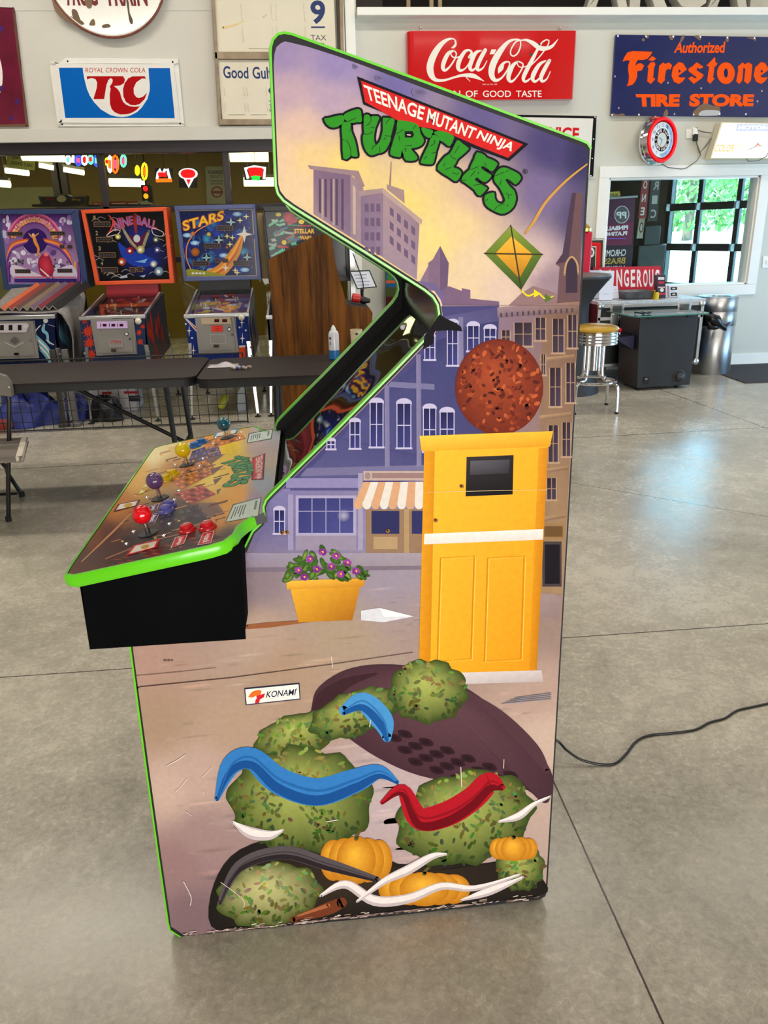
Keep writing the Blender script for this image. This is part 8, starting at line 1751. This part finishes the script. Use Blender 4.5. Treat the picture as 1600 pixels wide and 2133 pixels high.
# pale notice sheet and poster on the mustard wall; model cars on the sill
t, bd = sign('wall_poster', 'pale poster with dark lettering and red emblem on the mustard shop wall', 'poster', [(428, 347), (465, 347), (470, 424), (432, 424)], 11.9, 0.01, mat('poster_paper', (150, 148, 132), 0.7)); p = Print(wallmap(11.9)); p.text('ROADSIDE', (433, 355, 464, 362), (50, 50, 46), 0.03); p.text('SERVICE', (438, 365, 463, 371), (60, 58, 54)); p.rect(438, 376, 464, 378, (90, 88, 80)); p.rect(438, 382, 464, 384, (90, 88, 80)); p.ell(452, 400, 12, 12, (120, 40, 36)); p.ell(452, 400, 9, 9, (150, 148, 132)); p.rect(440, 398, 464, 403, (120, 40, 36)); p.build('lettering', PRM, bd)
t, bd = sign('notice_board', 'yellowish board with mirrored dark lettering hanging at the top left of the shop', 'sign', [(16, 318), (72, 318), (70, 354), (14, 346)], 9.9, 0.02, mat('pale_yellow_board', (150, 150, 80), 0.7)); b = MB(); q = PY(44, 318, 9.91); b.cyl(q, (q.x, q.y, 2.755), 0.005, seg=6); b.build('hanging_rod', black_m, t)
p = Print(wallmap(9.9)); p.text('SHOW TIMES', [(26, 325), (66, 328), (65, 334), (25, 331)], (60, 60, 30), 0.03, True); p.text('DAILY SPARES', [(24, 335), (70, 341), (69, 349), (23, 342)], (60, 60, 30), 0.03, True); p.build('lettering', PRM, bd)
for i, (x0, x1, y0, y1, c, lb) in enumerate([(80, 180, 408, 427, (30, 30, 40), 'dark winged arcade marquee with a pale trim standing at the storefront sill'), (193, 214, 421, 428, (196, 60, 50), 'small red box on the storefront sill left of the window post'), (230, 292, 420, 428, (196, 70, 56), 'long red box with white print on the storefront sill'), (288, 322, 419, 428, (176, 170, 150), 'pale wedge-shaped toy on the storefront sill beside the long red box')]):
    Y = 8.35; t = thing(['marquee_sign', 'red_box', 'long_red_box', 'wedge_toy'][i], lb, 'box' if i else 'marquee', PY((x0+x1)/2, y1, Y), None)
    if i == 0: q = [(x0, y0+1), (112, y0+1), (118, y0-2), (140, y0-3), (148, y0+1), (180, y0), (178, y1), (86, y1)]
    elif i == 3: q = [(x0, y0), (x0+14, y0), (x1, y1-2), (x1, y1), (x0, y1)]
    else: q = [(x0, y0), (x1, y0), (x1, y1), (x0, y1)]
    b = MB(); b.prism([PY(x, y, Y) for x, y in q], (0, 0.10, 0)); bd = b.build('body', mat('sill_%d' % i, c, 0.5), t, bevel=0.003)
    p = Print(wallmap(Y))
    if i == 0: p.outline([(82, 410), (112, 410), (118, 407), (140, 406), (148, 410), (178, 409), (176, 425), (88, 426)], (190, 186, 170), 1.0, 1); p.text('Bling', (150, 413, 168, 419), (206, 160, 50), 0.02); p.ell(128, 414, 10, 7, (216, 206, 170)); p.rect(96, 413, 112, 417, (150, 40, 40)); p.rect(104, 424, 160, 427, (170, 110, 70))
    else: p.rect(x0+3, y0+3, x0+(x1-x0)*0.5, y0+5, (230, 226, 220)); p.rect(x0+(x1-x0)*0.6, y0+3, x1-4, y0+5, (230, 226, 220))
    p.build('print', PR, bd)
    b = MB(); zz = PY(x0, y1, Y).z; b.box(PY(x0, y1, Y).x, PY(x1, y1, Y).x, YW+0.10, Y+0.1, zz-0.02, zz); b.build('sill_shelf', dark_frame, t)
